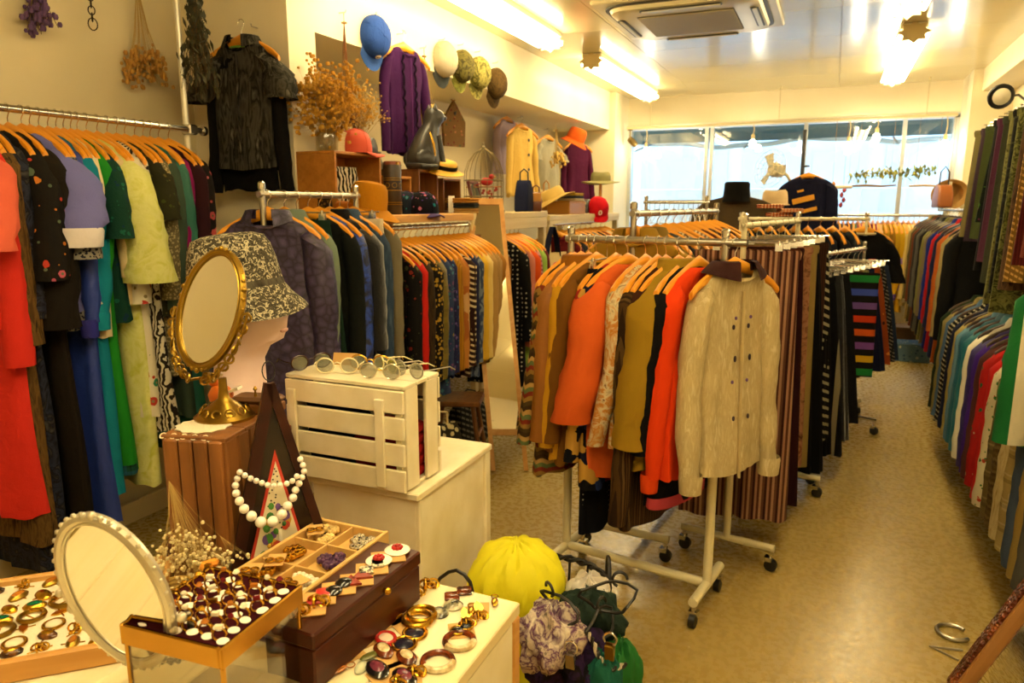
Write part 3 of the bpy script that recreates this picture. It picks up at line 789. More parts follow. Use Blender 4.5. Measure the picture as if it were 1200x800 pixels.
# --- rail behind the standing mirror, below the white shelf
r4 = Rail((-2.0, 4.30), (-2.0, 4.70), 1.36)
t = thing('clothes_rail', 'chrome clothes rail fixed under the white table behind the standing mirror', 'clothes rail', (-2.0, 4.75, 0))
obj('rail', MB().tube([(0, -.45, 1.36), (0, .45, 1.36)], .0125, 12), CHROME, t)
L4 = [
 ('dress', 'black dress with white polka dots', 'dress', FAB('dots', '#100f0e', '#c9bfa4', s=1.1, r=.22), dict(L=.95)),
 ('blouse', 'dusty pink blouse', 'blouse', F('#b8705c', '#a4604e'), {}),
 ('cardigan', 'orange knitted cardigan', 'cardigan', F('#c84a14', '#b43c0c'), dict(sr=.06)),
 ('shirt', 'pink gingham shirt', 'shirt', FAB('check', '#c48a80', '#8c3c44', s=1.2), {}),
 ('dress', 'light green sheer dress', 'dress', F('#8fae4c', '#7c9c3c'), dict(L=.95)),
 ('cardigan', 'dark red cardigan with white trim', 'cardigan', F('#5c1414', '#4a0e0e'), {}),
]
L4 = [(.06 + .9 * i / (len(L4) - 1),) + q[:4] + (dict(dict(L=.7, slL=.58, sr=.05), **q[4]),) for i, q in enumerate(L4)]
fill(r4, 'on the rail behind the standing mirror', L4, 'on the rail behind the standing mirror', 'behind the standing mirror', twist=8)
r5 = Rail((-2.0, 5.4), (-2.0, 6.9), 1.35)
t = thing('clothes_rail', 'chrome clothes rail fixed under the far shelf with the red cap', 'clothes rail', (-2.0, 6.15, 0))
obj('rail', MB().tube([(0, -.75, 1.35), (0, .75, 1.35)], .0125, 12), CHROME, t)
cs5 = (('wine red', '#5a1414'), ('charcoal', '#2c2c2e'), ('ochre', '#a8781c'), ('navy', '#1c2240'), ('brown', '#5c3a18'), ('grey', '#6c6860'), ('black', '#121110'), ('rust', '#8c3c14'), ('cream', '#cdbf98'), ('olive', '#55501c'))
fill(r5, 'on the rail under the far shelf', [(.03 + .1 * i, 'cardigan', c + ' knit cardigan', 'cardigan', F(h), dict(L=.66, slL=.54)) for i, (c, h) in enumerate(cs5)], 'on the rail under the far shelf', 'under the far shelf', twist=5)

# --- front rack in the middle of the floor
rA = Rail((-.925, 2.69), (-.335, 2.60), 1.372)
rack('rolling_rack', 'cream and steel rolling rack by the basket, holding the cream cardigan', rA, foot=.33, ext=.075, m=STEEL, mb_=CREAMPAINT, r=.0135)
CRM = FAB('streak', '#cbb88c', '#bca878', '#d6c69c', s=3)
LA = [
 (650, 'cardigan', 'zigzag knit cardigan in brown, red and green', 'cardigan', FAB('chevron', '#4c3a1c', '#8c6a2c', '#7a2c1c', '#5c6a3c', '#b08a4c', '#3c2a14', s=1.4), dict(L=.82, sr=.045, slL=.62, tw=-8, out=.05)),
 (681, 'jacket', 'brown leather-look jacket', 'jacket', F('#8a5410', '#74440a', rough=.55), dict(L=.72, sr=.062, slL=.60, tw=-11, collar=F('#8a5410'))),
 (690, 'jacket', 'mustard yellow plain jacket', 'jacket', F('#bc8a1c', '#a87812'), dict(L=.74, sr=.05, slL=.62, tw=-8)),
 (699, 'coat', 'dark tan coat with hem at the knee', 'coat', F('#6e4612', '#5c380c'), dict(L=.76, sr=.055, slL=.60, tw=-10)),
 (712, 'skirt', 'black skirt with tiny white dots', 'skirt', FAB('dots', '#0d0d14', '#b5ae9c', s=1.6, r=.13), dict(ty='skirt', hk='clip', L=1.02, w0=.15, w1=.17, t1=.03, pl=5)),
 (722, 'blouse', 'black patchwork blouse with red and gold squares', 'blouse', FAB('blocks', '#0e0e16', '#14142a', '#0e0e12', '#a8281c', '#c0923c', '#2a3a6a', '#101018', s=1.1), dict(L=.84, sr=.045, slL=.66, tw=-10)),
 (736, 'shirt', 'coral orange shirt with folded cuffs', 'shirt', F('#cc5a22', '#b84c18'), dict(L=.80, sr=.085, srend=.095, sl='long', slL=.50, tw=-17, out=.05)),
 (757, 'blouse', 'cream blouse with orange leaf print', 'blouse', FAB('marble', '#cbb07a', '#c07a2c', '#d8c8a0', '#7a4a2c', s=2.4), dict(L=.66, sr=.05, slL=.58, tw=-7)),
 (771, 'coat', 'long dark brown coat with fine stripes', 'coat', FAB('stripe', '#33210f', '#4a3216', '#2a1a0b', '#5c4424', s=3), dict(L=.96, sr=.055, slL=.86, tw=-6)),
 (781, 'blouse', 'brown blouse with red flowers', 'blouse', FAB('floral', '#3a1c10', '#b8281a', '#7a3a1c', s=.8, r=.42), dict(L=.62, sr=.05, slL=.48, tw=-8)),
 (796, 'shirt', 'olive mustard shirt with wide sleeves', 'shirt', F('#94741c', '#806214'), dict(L=.72, sr=.085, srend=.085, slL=.56, tw=-14, collar=F('#94741c'))),
 (808, 'dress', 'black dress with pink scalloped hem', 'dress', F('#0e0c0c', '#080606'), dict(L=.84, sr=.06, slL=.58, tw=-8, hem=F('#a83a44'))),
 (820, 'cardigan', 'bright orange-red knit pullover', 'cardigan', F('#d43c0c', '#c03008'), dict(L=.74, sr=.052, slL=.66, tw=-10, cuff=F('#d8440f'))),
]
fill(rA, 'on the rolling rack by the basket', LA, 'on the rolling rack by the basket', 'on the rolling rack by the basket', jit=0)
# cream cardigan at the end of the rail, turned to face the aisle
pc = rA.at(1.06); rzc = R(53)
hanger(pc, rzc, 'orange wooden hanger holding the cream cardigan with brown collar', 'wood hangers on the rolling rack by the basket')
cg = garment(pc, rzc, 'cardigan', 'cream knitted cardigan with brown collar and small embroidered motifs', 'cardigan', CRM, L=.72, sl='long', slL=.64, sr=.058, srend=.05, out=.04, wh=.165, wch=.145, wsh=.17, cuff=CRM, wn=.072, th=.06, amp=.008, ysw=-.03)
obj('collar', collar_mb(1, .078, h=.028, spread=.055, gap=40), F('#341a18', '#28120f'), cg)
obj('placket', MB().tube([(0, -.050, -.16), (0, -.053, -.3), (0, -.060, -.5), (0, -.075, -.82)], .008, 6, flat=.5), F('#bda878'), cg)
MOT = P('dark_embroidery', '#2a1620', .8); MOT2 = P('violet_embroidery', '#6a4a78', .8)
for sx_ in (-.035, .035):
    for k, zz in enumerate((-.25, -.28, -.39, -.47, -.60)):
        ys = -.052 - .024 * min(1, (-zz - .2) / .6)
        obj('motif', MB().ball((sx_ - .01 * (k % 2), ys, zz), (.005, .005, .007 + .003 * (k % 3)), 8, 5), MOT if k % 3 else MOT2, cg)

# --- rack behind it, brown coats
rB = Rail((-.74, 2.92), (-.62, 4.35), 1.465)
rack('rolling_rack', 'steel rolling rack of brown coats behind the cream cardigan rack', rB, foot=.40, m=STEEL, mb_=CREAMPAINT, r=.0135)
TAN = F('#94701f', '#826016')
LB = [(.02, 'jacket', 'tan cotton jacket with wide collar', 'jacket', TAN, dict(L=.78, collar=TAN, sr=.06, slL=.6, tw=4, wsh=.215)),
      (.12, 'coat', 'khaki trench coat', 'coat', F('#7a6024', '#6a5018'), dict(L=.95, collar=F('#7a6024'), sr=.06)),
      (.22, 'jacket', 'black leather jacket', 'jacket', F('#121010', rough=.4), {}),
      (.31, 'blouse', 'cream blouse with brown spots', 'blouse', FAB('leopard', '#c6b48a', '#6a4a2a', s=1.0), {}),
      (.4, 'jacket', 'caramel wool jacket', 'jacket', F('#a0641c'), {}),
      (.5, 'shirt', 'pale striped shirt', 'shirt', FAB('stripe', '#cdbb98', '#8c6a4a', s=3), {}),
      (.6, 'coat', 'chestnut brown coat', 'coat', F('#5a2c10'), dict(L=.95)),
      (.7, 'jacket', 'dark brown plaid jacket', 'jacket', FAB('plaid', '#3a2010', '#6a4424', '#a08050'), {}),
      (.8, 'jacket', 'rust red jacket', 'jacket', F('#7a2c10'), {}), (.9, 'coat', 'coffee brown coat', 'coat', F('#3c2410'), dict(L=.95)),
      (.98, 'coat', 'deep brown tweed coat', 'coat', FAB('streak', '#2a1a0c', '#44301a', '#1a1006', s=2), dict(L=.95))]
fill(rB, 'on the rack of brown coats', LB, 'on the rack of brown coats', 'on the rack of brown coats', jit=4)

# --- rack of trousers and skirts
rC = Rail((-.32, 3.03), (-.16, 3.95), 1.42)
tC = rack('rolling_rack', 'cream rolling rack with a scroll finial, holding striped trousers', rC, foot=.40, m=CREAMPAINT, mb_=CREAMPAINT, r=.012, base=False)
sp = [(-.46 - .035 + .033 * (1 - k / 22) * math.cos(k * .5), 0, 1.44 + .033 * (1 - k / 26) * math.sin(k * .5)) for k in range(22)]
obj('scroll', MB().tube(sp, .005, 6), CREAMPAINT, tC)
STR = FAB('stripe', '#5a3428', '#b08868', '#6a4436', '#3c201a', '#a87c60', s=1.15)
LC = [(.06, 'trousers', 'brown striped wide trousers with gathered waist', 'trousers', STR, dict(ty='trousers', L=1.13, w=.10, w1=.115, tt=.03, amp=.016, tw=16)),
      (.2, 'trousers', 'rust patterned trousers', 'trousers', FAB('floral', '#4a2414', '#a0682c', '#6a3420', s=1.8), dict(ty='trousers', L=1.0)),
      (.33, 'skirt', 'dark maroon long skirt', 'skirt', F('#2c0f10', '#220a0b'), dict(ty='skirt', L=1.15, w0=.16, w1=.21, pl=7, tw=12)),
      (.46, 'trousers', 'rose and brown printed trousers', 'trousers', FAB('marble', '#7a4a34', '#a87858', '#4a2a1c', s=2), dict(ty='trousers', L=1.0)),
      (.6, 'trousers', 'khaki cotton trousers', 'trousers', F('#8c7844', '#7a6636'), dict(ty='trousers', L=1.05)),
      (.72, 'skirt', 'black pleated long skirt', 'skirt', F('#0c0b0b', '#070606'), dict(ty='skirt', L=1.1, w1=.24, pl=14, amp=.02)),
      (.85, 'trousers', 'deep brown corduroy trousers', 'trousers', FAB('stripe', '#2c180e', '#3a2214', s=5), dict(ty='trousers', L=1.05)),
      (.97, 'skirt', 'black skirt with white chain pattern', 'skirt', FAB('check', '#0d0c0b', '#a09878', s=.8), dict(ty='skirt', L=1.0, w1=.22))]
fill(rC, 'on the scroll-ended rack', LC, 'on the scroll-ended rack', 'on the scroll-ended rack', hk='clip', twist=14, jit=4)
rC2 = Rail((-.16, 4.15), (.20, 5.25), 1.22)
rack('skirt_rack', 'low chrome rack packed with skirts next to the aisle', rC2, foot=.34, m=CHROME, mb_=CHROME, r=.011, base=False)
RAINBOW = FAB('band', '#7a4a9c', '#17120e', '#d85a1c', '#17120e', '#c83a14', '#17120e', '#6a4a8c', '#17120e', '#3a4ca8', '#17120e', '#1f7a34', '#17120e', '#d0a41c', '#17120e', s=.62)
LD = [(.03, 'skirt', 'plain black long skirt', 'skirt', F('#0b0a0a', '#060505'), dict(L=.95, pl=10, w1=.23)),
      (.12, 'skirt', 'black skirt with thin white stitched column', 'skirt', FAB('stripe', '#0d0c0c', '#0d0c0c', '#0d0c0c', '#8c8468', s=.5), dict(L=.98)),
      (.22, 'skirt', 'black velvet flared skirt', 'skirt', F('#0e0b0c', '#080607', sheen=.6), dict(L=.92, w1=.25, pl=12)),
      (.32, 'skirt', 'black wool skirt', 'skirt', F('#121112', '#0a0909'), dict(L=.85)),
      (.42, 'skirt', 'rainbow striped skirt in horizontal bands', 'skirt', RAINBOW, dict(L=.60, w0=.27, w1=.28, pl=6, amp=.008, tw=14)),
      (.52, 'skirt', 'brown corduroy skirt', 'skirt', FAB('stripe', '#5c3c18', '#4a2e10', s=6), dict(L=.62, w1=.2)),
      (.62, 'skirt', 'green and beige plaid skirt', 'skirt', FAB('plaid', '#8c7f4c', '#5c6a3c', '#3a3a20', s=1.4), dict(L=.6, w1=.19)),
      (.72, 'skirt', 'navy pleated skirt', 'skirt', F('#12142a'), dict(L=.62, pl=14)),
      (.82, 'skirt', 'orange and brown printed skirt', 'skirt', FAB('floral', '#8a3c14', '#c8782c', '#3a1c0c', s=1.4), dict(L=.6)),
      (.9, 'skirt', 'grey-black checked skirt', 'skirt', FAB('check', '#1c1a18', '#6a6254', s=1.5), dict(L=.6)), (.98, 'skirt', 'dark blue denim skirt', 'skirt', F('#1c2638'), dict(L=.6))]
fill(rC2, 'on the low skirt rack', [q[:5] + (dict(dict(ty='skirt', w0=.15), **q[5]),) for q in LD], 'on the low skirt rack', 'on the low skirt rack', hk='clip', twist=12, jit=5)

# --- cross rack of black tops, with a black graphic shirt at its aisle end
rD = Rail((-.62, 5.62), (.22, 5.86), 1.40)
rack('rolling_rack', 'cream rolling rack of black tops standing across behind the skirts', rD, foot=.36, m=CREAMPAINT, mb_=CREAMPAINT, r=.013)
BK = [('black round-necked', '#0f0e0d'), ('charcoal', '#1c1b1a'), ('faded black', '#171513'), ('jet black', '#080808'), ('black ribbed', '#121111'), ('smoky black', '#1a1715'), ('blue-black', '#0e1018'), ('coal black', '#100e10'), ('dark slate', '#1c2024')]
fill(rD, 'on the rack of black tops', [(.04 + .1 * i, 'top', c + ' jersey top', 'top', F(h), dict(L=.66, slL=.5)) for i, (c, h) in enumerate(BK)], 'on the rack of black tops', 'on the rack of black tops', twist=10)
pD = rD.at(.985); hanger(pD, R(20), 'orange wooden hanger holding the long black printed tunic', 'wood hangers on the rack of black tops')
bs = garment(pD, R(20), 'tunic', 'long black tunic with yellow and white printed patches at the aisle end', 'tunic', F('#0f0e0d', '#080707'), L=.98, sl='elbow', slL=.3, wh=.21)
for k, (x, z, c, w_, h_) in enumerate(((-.05, -.34, '#c8a41c', .05, .09), (.02, -.42, '#d8d0b4', .05, .12), (-.03, -.52, '#c8a41c', .06, .07), (.05, -.30, '#b8481c', .05, .04), (-.08, -.24, '#6a5a84', .05, .06))):
    obj('printed_patch', MB().bbox((x, -.058 - .01 * k * .2, z), (w_, .006, h_), .002), P('print_' + c[1:], c, .8), bs, False)
obj('neckline', MB().torus((0, -.004, -.104), .078, .01, 20, 6, sy=.66), F('#cdb98c'), bs)

# --- far rack in front of the window
rE = Rail((.02, 8.05), (.96, 8.05), 1.40)
rack('rolling_rack', 'far rolling rack of pastel clothes in front of the shop window', rE, foot=.4, m=STEEL, mb_=P('pale_bar', '#cfc9b0', .4), r=.0125, zb=.09)
LE = [('navy', '#23263a'), ('slate grey', '#54545c'), ('maroon', '#4c1420'), ('sage green', '#4f7060'), ('dusty pink', '#a8586a'), ('peach', '#d0946a'), ('dark floral', None), ('raspberry', '#7a1a42'), ('pale peach', '#d6ae84'), ('ochre', '#a07a1c'), ('gold-brown', '#8c641c'), ('mustard', '#b8901c'), ('yellow violet-flowered', 1), ('straw', '#cbb26a'), ('ivory', '#dcd0a4'), ('cream', '#d8c894'), ('ecru', '#cfc090'), ('off-white', '#e2d8b4'), ('vanilla', '#dfcf98'), ('butter', '#d9c580'), ('linen', '#c9b888')]
items = []
for i, (c, h) in enumerate(LE):
    m_ = F(h) if isinstance(h, str) else (FAB('floral', '#2a1a14', '#a05a2c', '#c89a5c') if h is None else FAB('floral', '#c89c1c', '#6a4a94', '#8a6aa8', s=.55, r=.4))
    items.append((.03 + .94 * i / (len(LE) - 1), 'blouse', c + ' long-sleeved blouse', 'blouse', m_, dict(L=.72 + .12 * rnd.random(), slL=.62 + .12 * rnd.random(), sr=.042)))
fill(rE, 'on the far rack by the window', items, 'on the far rack by the window', 'on the far rack by the window', twist=8)
# --- chrome rack with empty white hangers, left of the brown coat
rG = Rail((-1.30, 5.5), (-.88, 5.66), 1.52)
rack('rolling_rack', 'narrow chrome rack of empty white hangers near the window', rG, foot=.36, m=CHROME, mb_=CHROME, r=.013)
for k in range(12): hanger(rG.at(.06 + .08 * k), rz_on(rG, rnd.uniform(-8, 8)), 'empty white plastic hanger on the narrow chrome rack', 'empty white hangers', 'wire')

# ------------------------------------------------------------------ right wall: two-level rails
def wall_rails(name, label, x, y0, y1, zs, poles):
    t = thing(name, label, 'clothes rail', (x, (y0 + y1) / 2, 0)); h = (y1 - y0) / 2
    for z in zs: obj('rail', MB().tube([(0, -h, z), (0, h, z)], .0125, 12), STEEL, t)
    for yy in poles:
        po = obj('pole', MB().tube([(.06, yy - (y0 + y1) / 2, 0), (.06, yy - (y0 + y1) / 2, max(zs) + .25)], .014, 10), P('pole_white', '#d9d2bd'), t)
        for z in zs: obj('clamp', MB().bbox((.03, yy - (y0 + y1) / 2, z), (.1, .03, .035), .005), STEEL, po)
    return t
XW = .90
wall_rails('clothes_rail', 'two-level steel clothes rail with white poles across the aisle', XW, 2.2, 5.2, (1.02, 2.02), (2.25, 3.7, 5.15))
wall_rails('clothes_rail', 'single-level steel clothes rail of coats across the aisle toward the window', XW, 5.25, 7.9, (1.46,), (5.3, 7.85))
rL = Rail((XW, 2.2), (XW, 5.2), 1.02); rM = Rail((XW, 5.25), (XW, 7.9), 1.46); rU = Rail((XW, 2.2), (XW, 5.2), 2.02)
LL = [
 ('jacket', 'dark grey wool jacket', F('#2e2c28', '#24221e')), ('coat', 'grey flannel coat', F('#4c4a44', '#3e3c36')), ('jacket', 'khaki canvas jacket with pointed hem', F('#8a743c', '#78632e')),
 ('jacket', 'slate blue denim jacket', F('#3a4658', '#2e3848')), ('shirt', 'beige and grey checked flannel shirt', FAB('plaid', '#a4905c', '#6a5a38', '#c9b98a', s=1.2)),
 ('cardigan', 'cream cable-knit cardigan with striped cuffs', FAB('streak', '#b7a26c', '#cbb988', '#a08c58', s=2.5)), ('coat', 'brown herringbone coat', FAB('chevron', '#5a4728', '#4a381c', '#6a5632', '#52401f', s=3)),
 ('jacket', 'olive and brown plaid jacket', FAB('plaid', '#6a5a34', '#3f331c', '#a08c5a', s=1.0)), ('shirt', 'cream shirt with green and red flower border', FAB('floral', '#d2c6a0', '#2f6a34', '#b0382c', s=1.6)),
 ('cardigan', 'bright red knitted cardigan', F('#b01c18', '#981410')), ('cardigan', 'red cardigan with green leaf pattern', FAB('floral', '#a81c18', '#2c5a2c', '#c8b080', s=1.0, r=.3)),
 ('jacket', 'dark brown suede jacket', F('#4a2620', '#3c1c18')), ('jacket', 'violet track jacket', F('#3a1c74', '#2e1460')), ('jacket', 'purple and navy nylon jacket', F('#2a1c5c', '#201448', rough=.5)),
 ('jacket', 'white zip jacket', F('#d6cfba', '#c4bca4')), ('jacket', 'teal track jacket with white stripe', F('#12606c', '#0c4e5a', rough=.5)), ('jacket', 'deep teal windbreaker', F('#1c5a6c', '#124656', rough=.5)),
 ('jacket', 'steel blue anorak', F('#56788c', '#466678')), ('cardigan', 'olive-beige cardigan', F('#94844c', '#82723e')), ('coat', 'navy pea coat', F('#151a30')),
 ('jacket', 'black and white tweed jacket', FAB('check', '#14120f', '#b0a484', s=1.2)), ('jacket', 'blue denim overshirt', F('#4a6480', '#3c5470')), ('shirt', 'khaki work shirt', F('#8a7c4a')), ('coat', 'dark green parka', F('#24301c'))]
items = [(.13 + .85 * i / (len(LL) - 1), nm, d, nm, m_, dict(L=.66 + .10 * rnd.random(), slL=.62, sr=.066, srend=.055, out=.03, tw=rnd.uniform(-14, 2), collar=m_)) for i, (nm, d, m_) in enumerate(LL)]
fill(rL, 'on the lower rail across the aisle', items, 'on the lower rail across the aisle', 'on the lower rail across the aisle', hk='dark')
LM = [('coat', 'black wool coat', '#12110f'), ('coat', 'light khaki duffle coat', '#948454'), ('jacket', 'rust orange jacket', '#a8541c'), ('coat', 'dark indigo coat', '#161a3a'), ('jacket', 'red rain jacket', '#a0141c'), ('coat', 'royal blue coat', '#1a2470'),
      ('coat', 'taupe overcoat', '#6a5f44'), ('coat', 'olive raincoat', '#6c6834'), ('coat', 'black leather coat', '#181512'), ('coat', 'grey tweed coat', '#4c4a40'), ('coat', 'charcoal overcoat', '#282622'), ('jacket', 'brown leather jacket', '#5c2c10'), ('coat', 'dark khaki coat', '#4c4220'), ('coat', 'sand trench coat', '#a08a54')]
fill(rM, 'on the coat rail by the window', [(.03 + .94 * i / (len(LM) - 1), nm, d, nm, F(h), dict(L=.95, slL=.66, sr=.062, collar=F(h))) for i, (nm, d, h) in enumerate(LM)], 'on the coat rail by the window', 'on the coat rail by the window', hk='dark')
CAMO = FAB('marble', '#2c3018', '#5a5a2c', '#1a1c10', '#74703c', s=1.6)
LU = [(.10, 'trousers', 'rust and brown patterned trousers', 'trousers', FAB('floral', '#6a2c18', '#a85a34', '#4a1a10', s=1.4), dict(L=.62)),
      (.17, 'trousers', 'wine red corduroy trousers', 'trousers', FAB('stripe', '#5a1c18', '#4a1410', s=5), dict(L=.66)),
      (.23, 'scarf', 'orange and brown lattice-weave scarf', 'scarf', FAB('check', '#7a5a24', '#c89a4c', s=1.3), dict(L=.74)),
      (.29, 'trousers', 'dark brown tweed trousers', 'trousers', FAB('streak', '#34241a', '#5a4028', '#22160c', s=2), dict(L=.78)),
      (.35, 'trousers', 'green camouflage trousers', 'trousers', FAB('marble', '#3a4020', '#74743a', '#22260f', '#8f8a4c', s=2.6), dict(L=.90)),
      (.40, 'trousers', 'black checked trousers', 'trousers', FAB('plaid', '#14140f', '#2c2c20', '#4a4a34'), dict(L=.82)),
      (.45, 'trousers', 'faded camouflage work trousers', 'trousers', FAB('marble', '#4a5028', '#7c7844', '#32321c', s=2.0), dict(L=.88)),
      (.51, 'trousers', 'dark olive trousers', 'trousers', F('#2e3020'), dict(L=.8)), (.57, 'trousers', 'plum coloured trousers', 'trousers', F('#4a2436'), dict(L=.7)),
      (.63, 'trousers', 'charcoal wool trousers', 'trousers', F('#1e1d1c'), dict(L=.75)), (.69, 'skirt', 'green and black leaf print skirt', 'skirt', FAB('floral', '#12180e', '#3c5a24', '#5c1c3c', s=1.2), dict(ty='skirt', w1=.2, L=.5)),
      (.75, 'trousers', 'moss green trousers', 'trousers', F('#3c4420'), dict(L=.6)), (.82, 'trousers', 'violet-brown flannel trousers', 'trousers', F('#3a2a34'), dict(L=.62)), (.9, 'trousers', 'khaki drill trousers', 'trousers', F('#6a6038'), dict(L=.6))]
fill(rU, 'on the upper rail across the aisle', [(.34 + .66 * q[0],) + q[1:5] + (dict(dict(ty='trousers', w=.095, w1=.11, tt=.028, amp=.016, tw=rnd.uniform(-30, 6)), **q[5]),) for q in LU], 'on the upper rail across the aisle', 'on the upper rail across the aisle', hk='clip')
# near end: knitted pieces hung at the rail's end
pN = Vector((.83, 2.86, 1.40))
t = thing('rail_arm', 'short chrome display arm on the near pole of the rail across the aisle', 'display arm', (XW, 2.86, 0))
obj('arm', MB().tube([(.06, -.6, 1.40), (.06, -.12, 1.40), (.0, -.04, 1.40), (-.14, .01, 1.40)], .008, 8), CHROME, t)
hanger(pN, R(-12), 'orange varnished wooden hanger on the short display arm', 'wood hangers on the display arm')
garment(pN, R(-12), 'pullover', 'oversized white and green colour-block pullover on the display arm', 'pullover', FAB('stripe', '#d8ceb0', '#d8ceb0', '#1c6a34', '#d8ceb0', s=.14), L=.62, sl='long', slL=.54, sr=.075, srend=.065, mats={'sleeve': FAB('stripe', '#d8ceb0', '#1c6a34', s=.5)})
sc_ = thing('scarf', 'striped orange and brown knitted scarf hanging at the end of the upper rail', 'scarf', (.86, 2.95, 1.86))
mbs = MB(); n_ = 12
rings = []
for i in range(n_ + 1):
    k = i / n_
    rings.append([Vector((.05 * math.cos(2 * math.pi * j / 12) * (1 + .3 * k) - .02 * k, .02 * math.sin(2 * math.pi * j / 12) + .01 * math.sin(k * 7 + j), -.58 * k)) for j in range(12)])
obj('body', mbs.loft(rings, True, True), FAB('stripe', '#5c2414', '#c88a4a', '#8a3a1c', '#d0a068', s=2.2), sc_)
mf = MB()
for k in range(9): mf.tube([(-.07 + .017 * k, .0, -.57), (-.072 + .0175 * k, .004, -.65)], .004, 5)
obj('fringe', mf, F('#c88a4a'), sc_)
obj('loop', MB().tube([(0, 0, -.01), (0.06, 0, .08), (.14, 0, .16)], .01, 6), FAB('stripe', '#5c2414', '#c88a4a', s=2.2), sc_)

# leaning mirror with carved frame at the right
CARVE = None
def carve_mat():
    t = NT('carved_red_wood'); v = t.n('ShaderNodeTexVoronoi', i_Scale=90.0); t.l(t.coord(), v.inputs['Vector'])
    n1 = t.n('ShaderNodeTexNoise', i_Scale=14.0, i_Detail=4.0); t.l(t.coord(), n1.inputs['Vector'])
    c = t.ramp(n1.outputs[0], [(.35, '#4a1a0c'), (.55, '#7a3214'), (.7, '#a85a24')], 'LINEAR')
    t.l(t.mix(t.math('LESS_THAN', v.outputs['Distance'], .2), c, '#b87038'), t.p.inputs['Base Color'])
    t.p.inputs['Roughness'].default_value = .3; t.bump(v.outputs['Distance'], .9, .02); return t.m
CARVE = carve_mat()
lm = thing('leaning_mirror', 'tall mirror with carved reddish wooden frame leaning against the rail across the aisle', 'mirror', (.455, 2.06, .0))
lm.rotation_euler = (0, R(23), 0)
W_, H_ = .80, 1.55
obj('glass', MB().box((.012, 0, H_ / 2), (.006, W_ - .06, H_ - .06)), MIRROR, lm, False)
for s in (-1, 1):
    obj('stile', MB().bbox((0, s * (W_ / 2 - .022), H_ / 2), (.04, .048, H_), .006), CARVE, lm, False)
    obj('stile_edge', MB().bbox((.004, s * (W_ / 2 - .052), H_ / 2), (.03, .014, H_ - .06), .003), P('frame_lip', '#9a6a34', .4), lm, False)
    obj('rail', MB().bbox((0, 0, H_ / 2 + s * (H_ / 2 - .022)), (.04, W_ - .09, .044), .006), CARVE, lm, False)
obj('back_board', MB().box((.022, 0, H_ / 2), (.008, W_ - .03, H_ - .03)), P('board_brown', '#6a4420', .7), lm, False)
p = on_z(1117, 737, .02)
mbh = MB().tube([(.05 * math.cos(R(a)), .05 * math.sin(R(a)), 0) for a in range(40, 330, 18)], .007, 8)
o = tag(obj('metal_hook', mbh, STEEL), 'open round steel hook lying on the floor by the leaning mirror', 'hook'); o.location = (p.x, p.y, .008)
p = on_z(1110, 762, .01)
o = tag(obj('wire_peg', MB().tube([(.05, .03, 0), (-.05, .01, 0), (.03, -.04, 0)], .004, 6), STEEL), 'bent thin wire lying on the floor by the leaning mirror', 'wire'); o.location = (p.x, p.y, .006)
# things on and above the right rail
p = on_y(1173, 113, 4.9)
t = thing('clamp_light', 'black and white round clip-on lamp on the white pole across the aisle', 'lamp', tuple(p))
mh = rotm(R(-75), 0, R(10))
obj('shade', MB().lathe([(.02, .07), (.045, .06), (.062, .02), (.066, -.005)], 18, mat=mh), BLACKPL, t)
obj('diffuser', MB().lathe([(.045, -.01), (.04, -.014), (.0, -.018)], 18, mat=mh, cap1=False), P('lamp_white', '#d8d0b8', .4), t)
obj('rim', MB().torus((0, 0, 0), .058, .010, 20, 8, mat=mh), BLACKPL, t)
obj('clip', MB().tube([(.04, .03, .0), (.09, .05, .01), (XW + .06 - p.x, 5.15 - p.y, .0)], .007, 6), BLACKPL, t)

# ------------------------------------------------------------------ foreground: display tables and plinth
ZT = .76
TOPW = P('worn_white_top', '#e6d9b8', .5, grain=(2.5, '#d8c694', 1))
dt = thing('display_table', 'white-topped display table covered with earrings, with pine end panels', 'table', (-.875, .73, 0))
TX0, TX1, TY0, TY1 = -1.27, -.49, .28, 1.16
hx, hy = (TX1 - TX0) / 2, (TY1 - TY0) / 2
cx_, cy_ = (TX0 + TX1) / 2 + .875, (TY0 + TY1) / 2 - .73
for k in range(6):
    obj('top_board', MB().bbox((cx_ - hx + (k + .5) * hx / 3, cy_, ZT - .012), (hx / 3 - .001, 2 * hy, .024), .002), TOPW, dt, False)
obj('side_panel', MB().bbox((cx_ + hx - .014, cy_, (ZT - .024) / 2 + .03), (.02, 2 * hy - .02, ZT - .09), .003), WHITEPAINT, dt, False)
obj('side_panel', MB().bbox((cx_ - hx + .014, cy_, (ZT - .024) / 2 + .03), (.02, 2 * hy - .02, ZT - .09), .003), WHITEPAINT, dt, False)
for a in (-1, 1):
    obj('back_panel', MB().bbox((cx_, cy_ + a * (hy - .012), (ZT - .024) / 2), (2 * hx - .05, .02, ZT - .03), .003), PINEX, dt, False)
    for b in (-1, 1): obj('leg', MB().bbox((cx_ + a * (hx - .012), cy_ + b * (hy - .014), (ZT - .024) / 2), (.024, .028, ZT - .026), .003), PINE, dt, False)

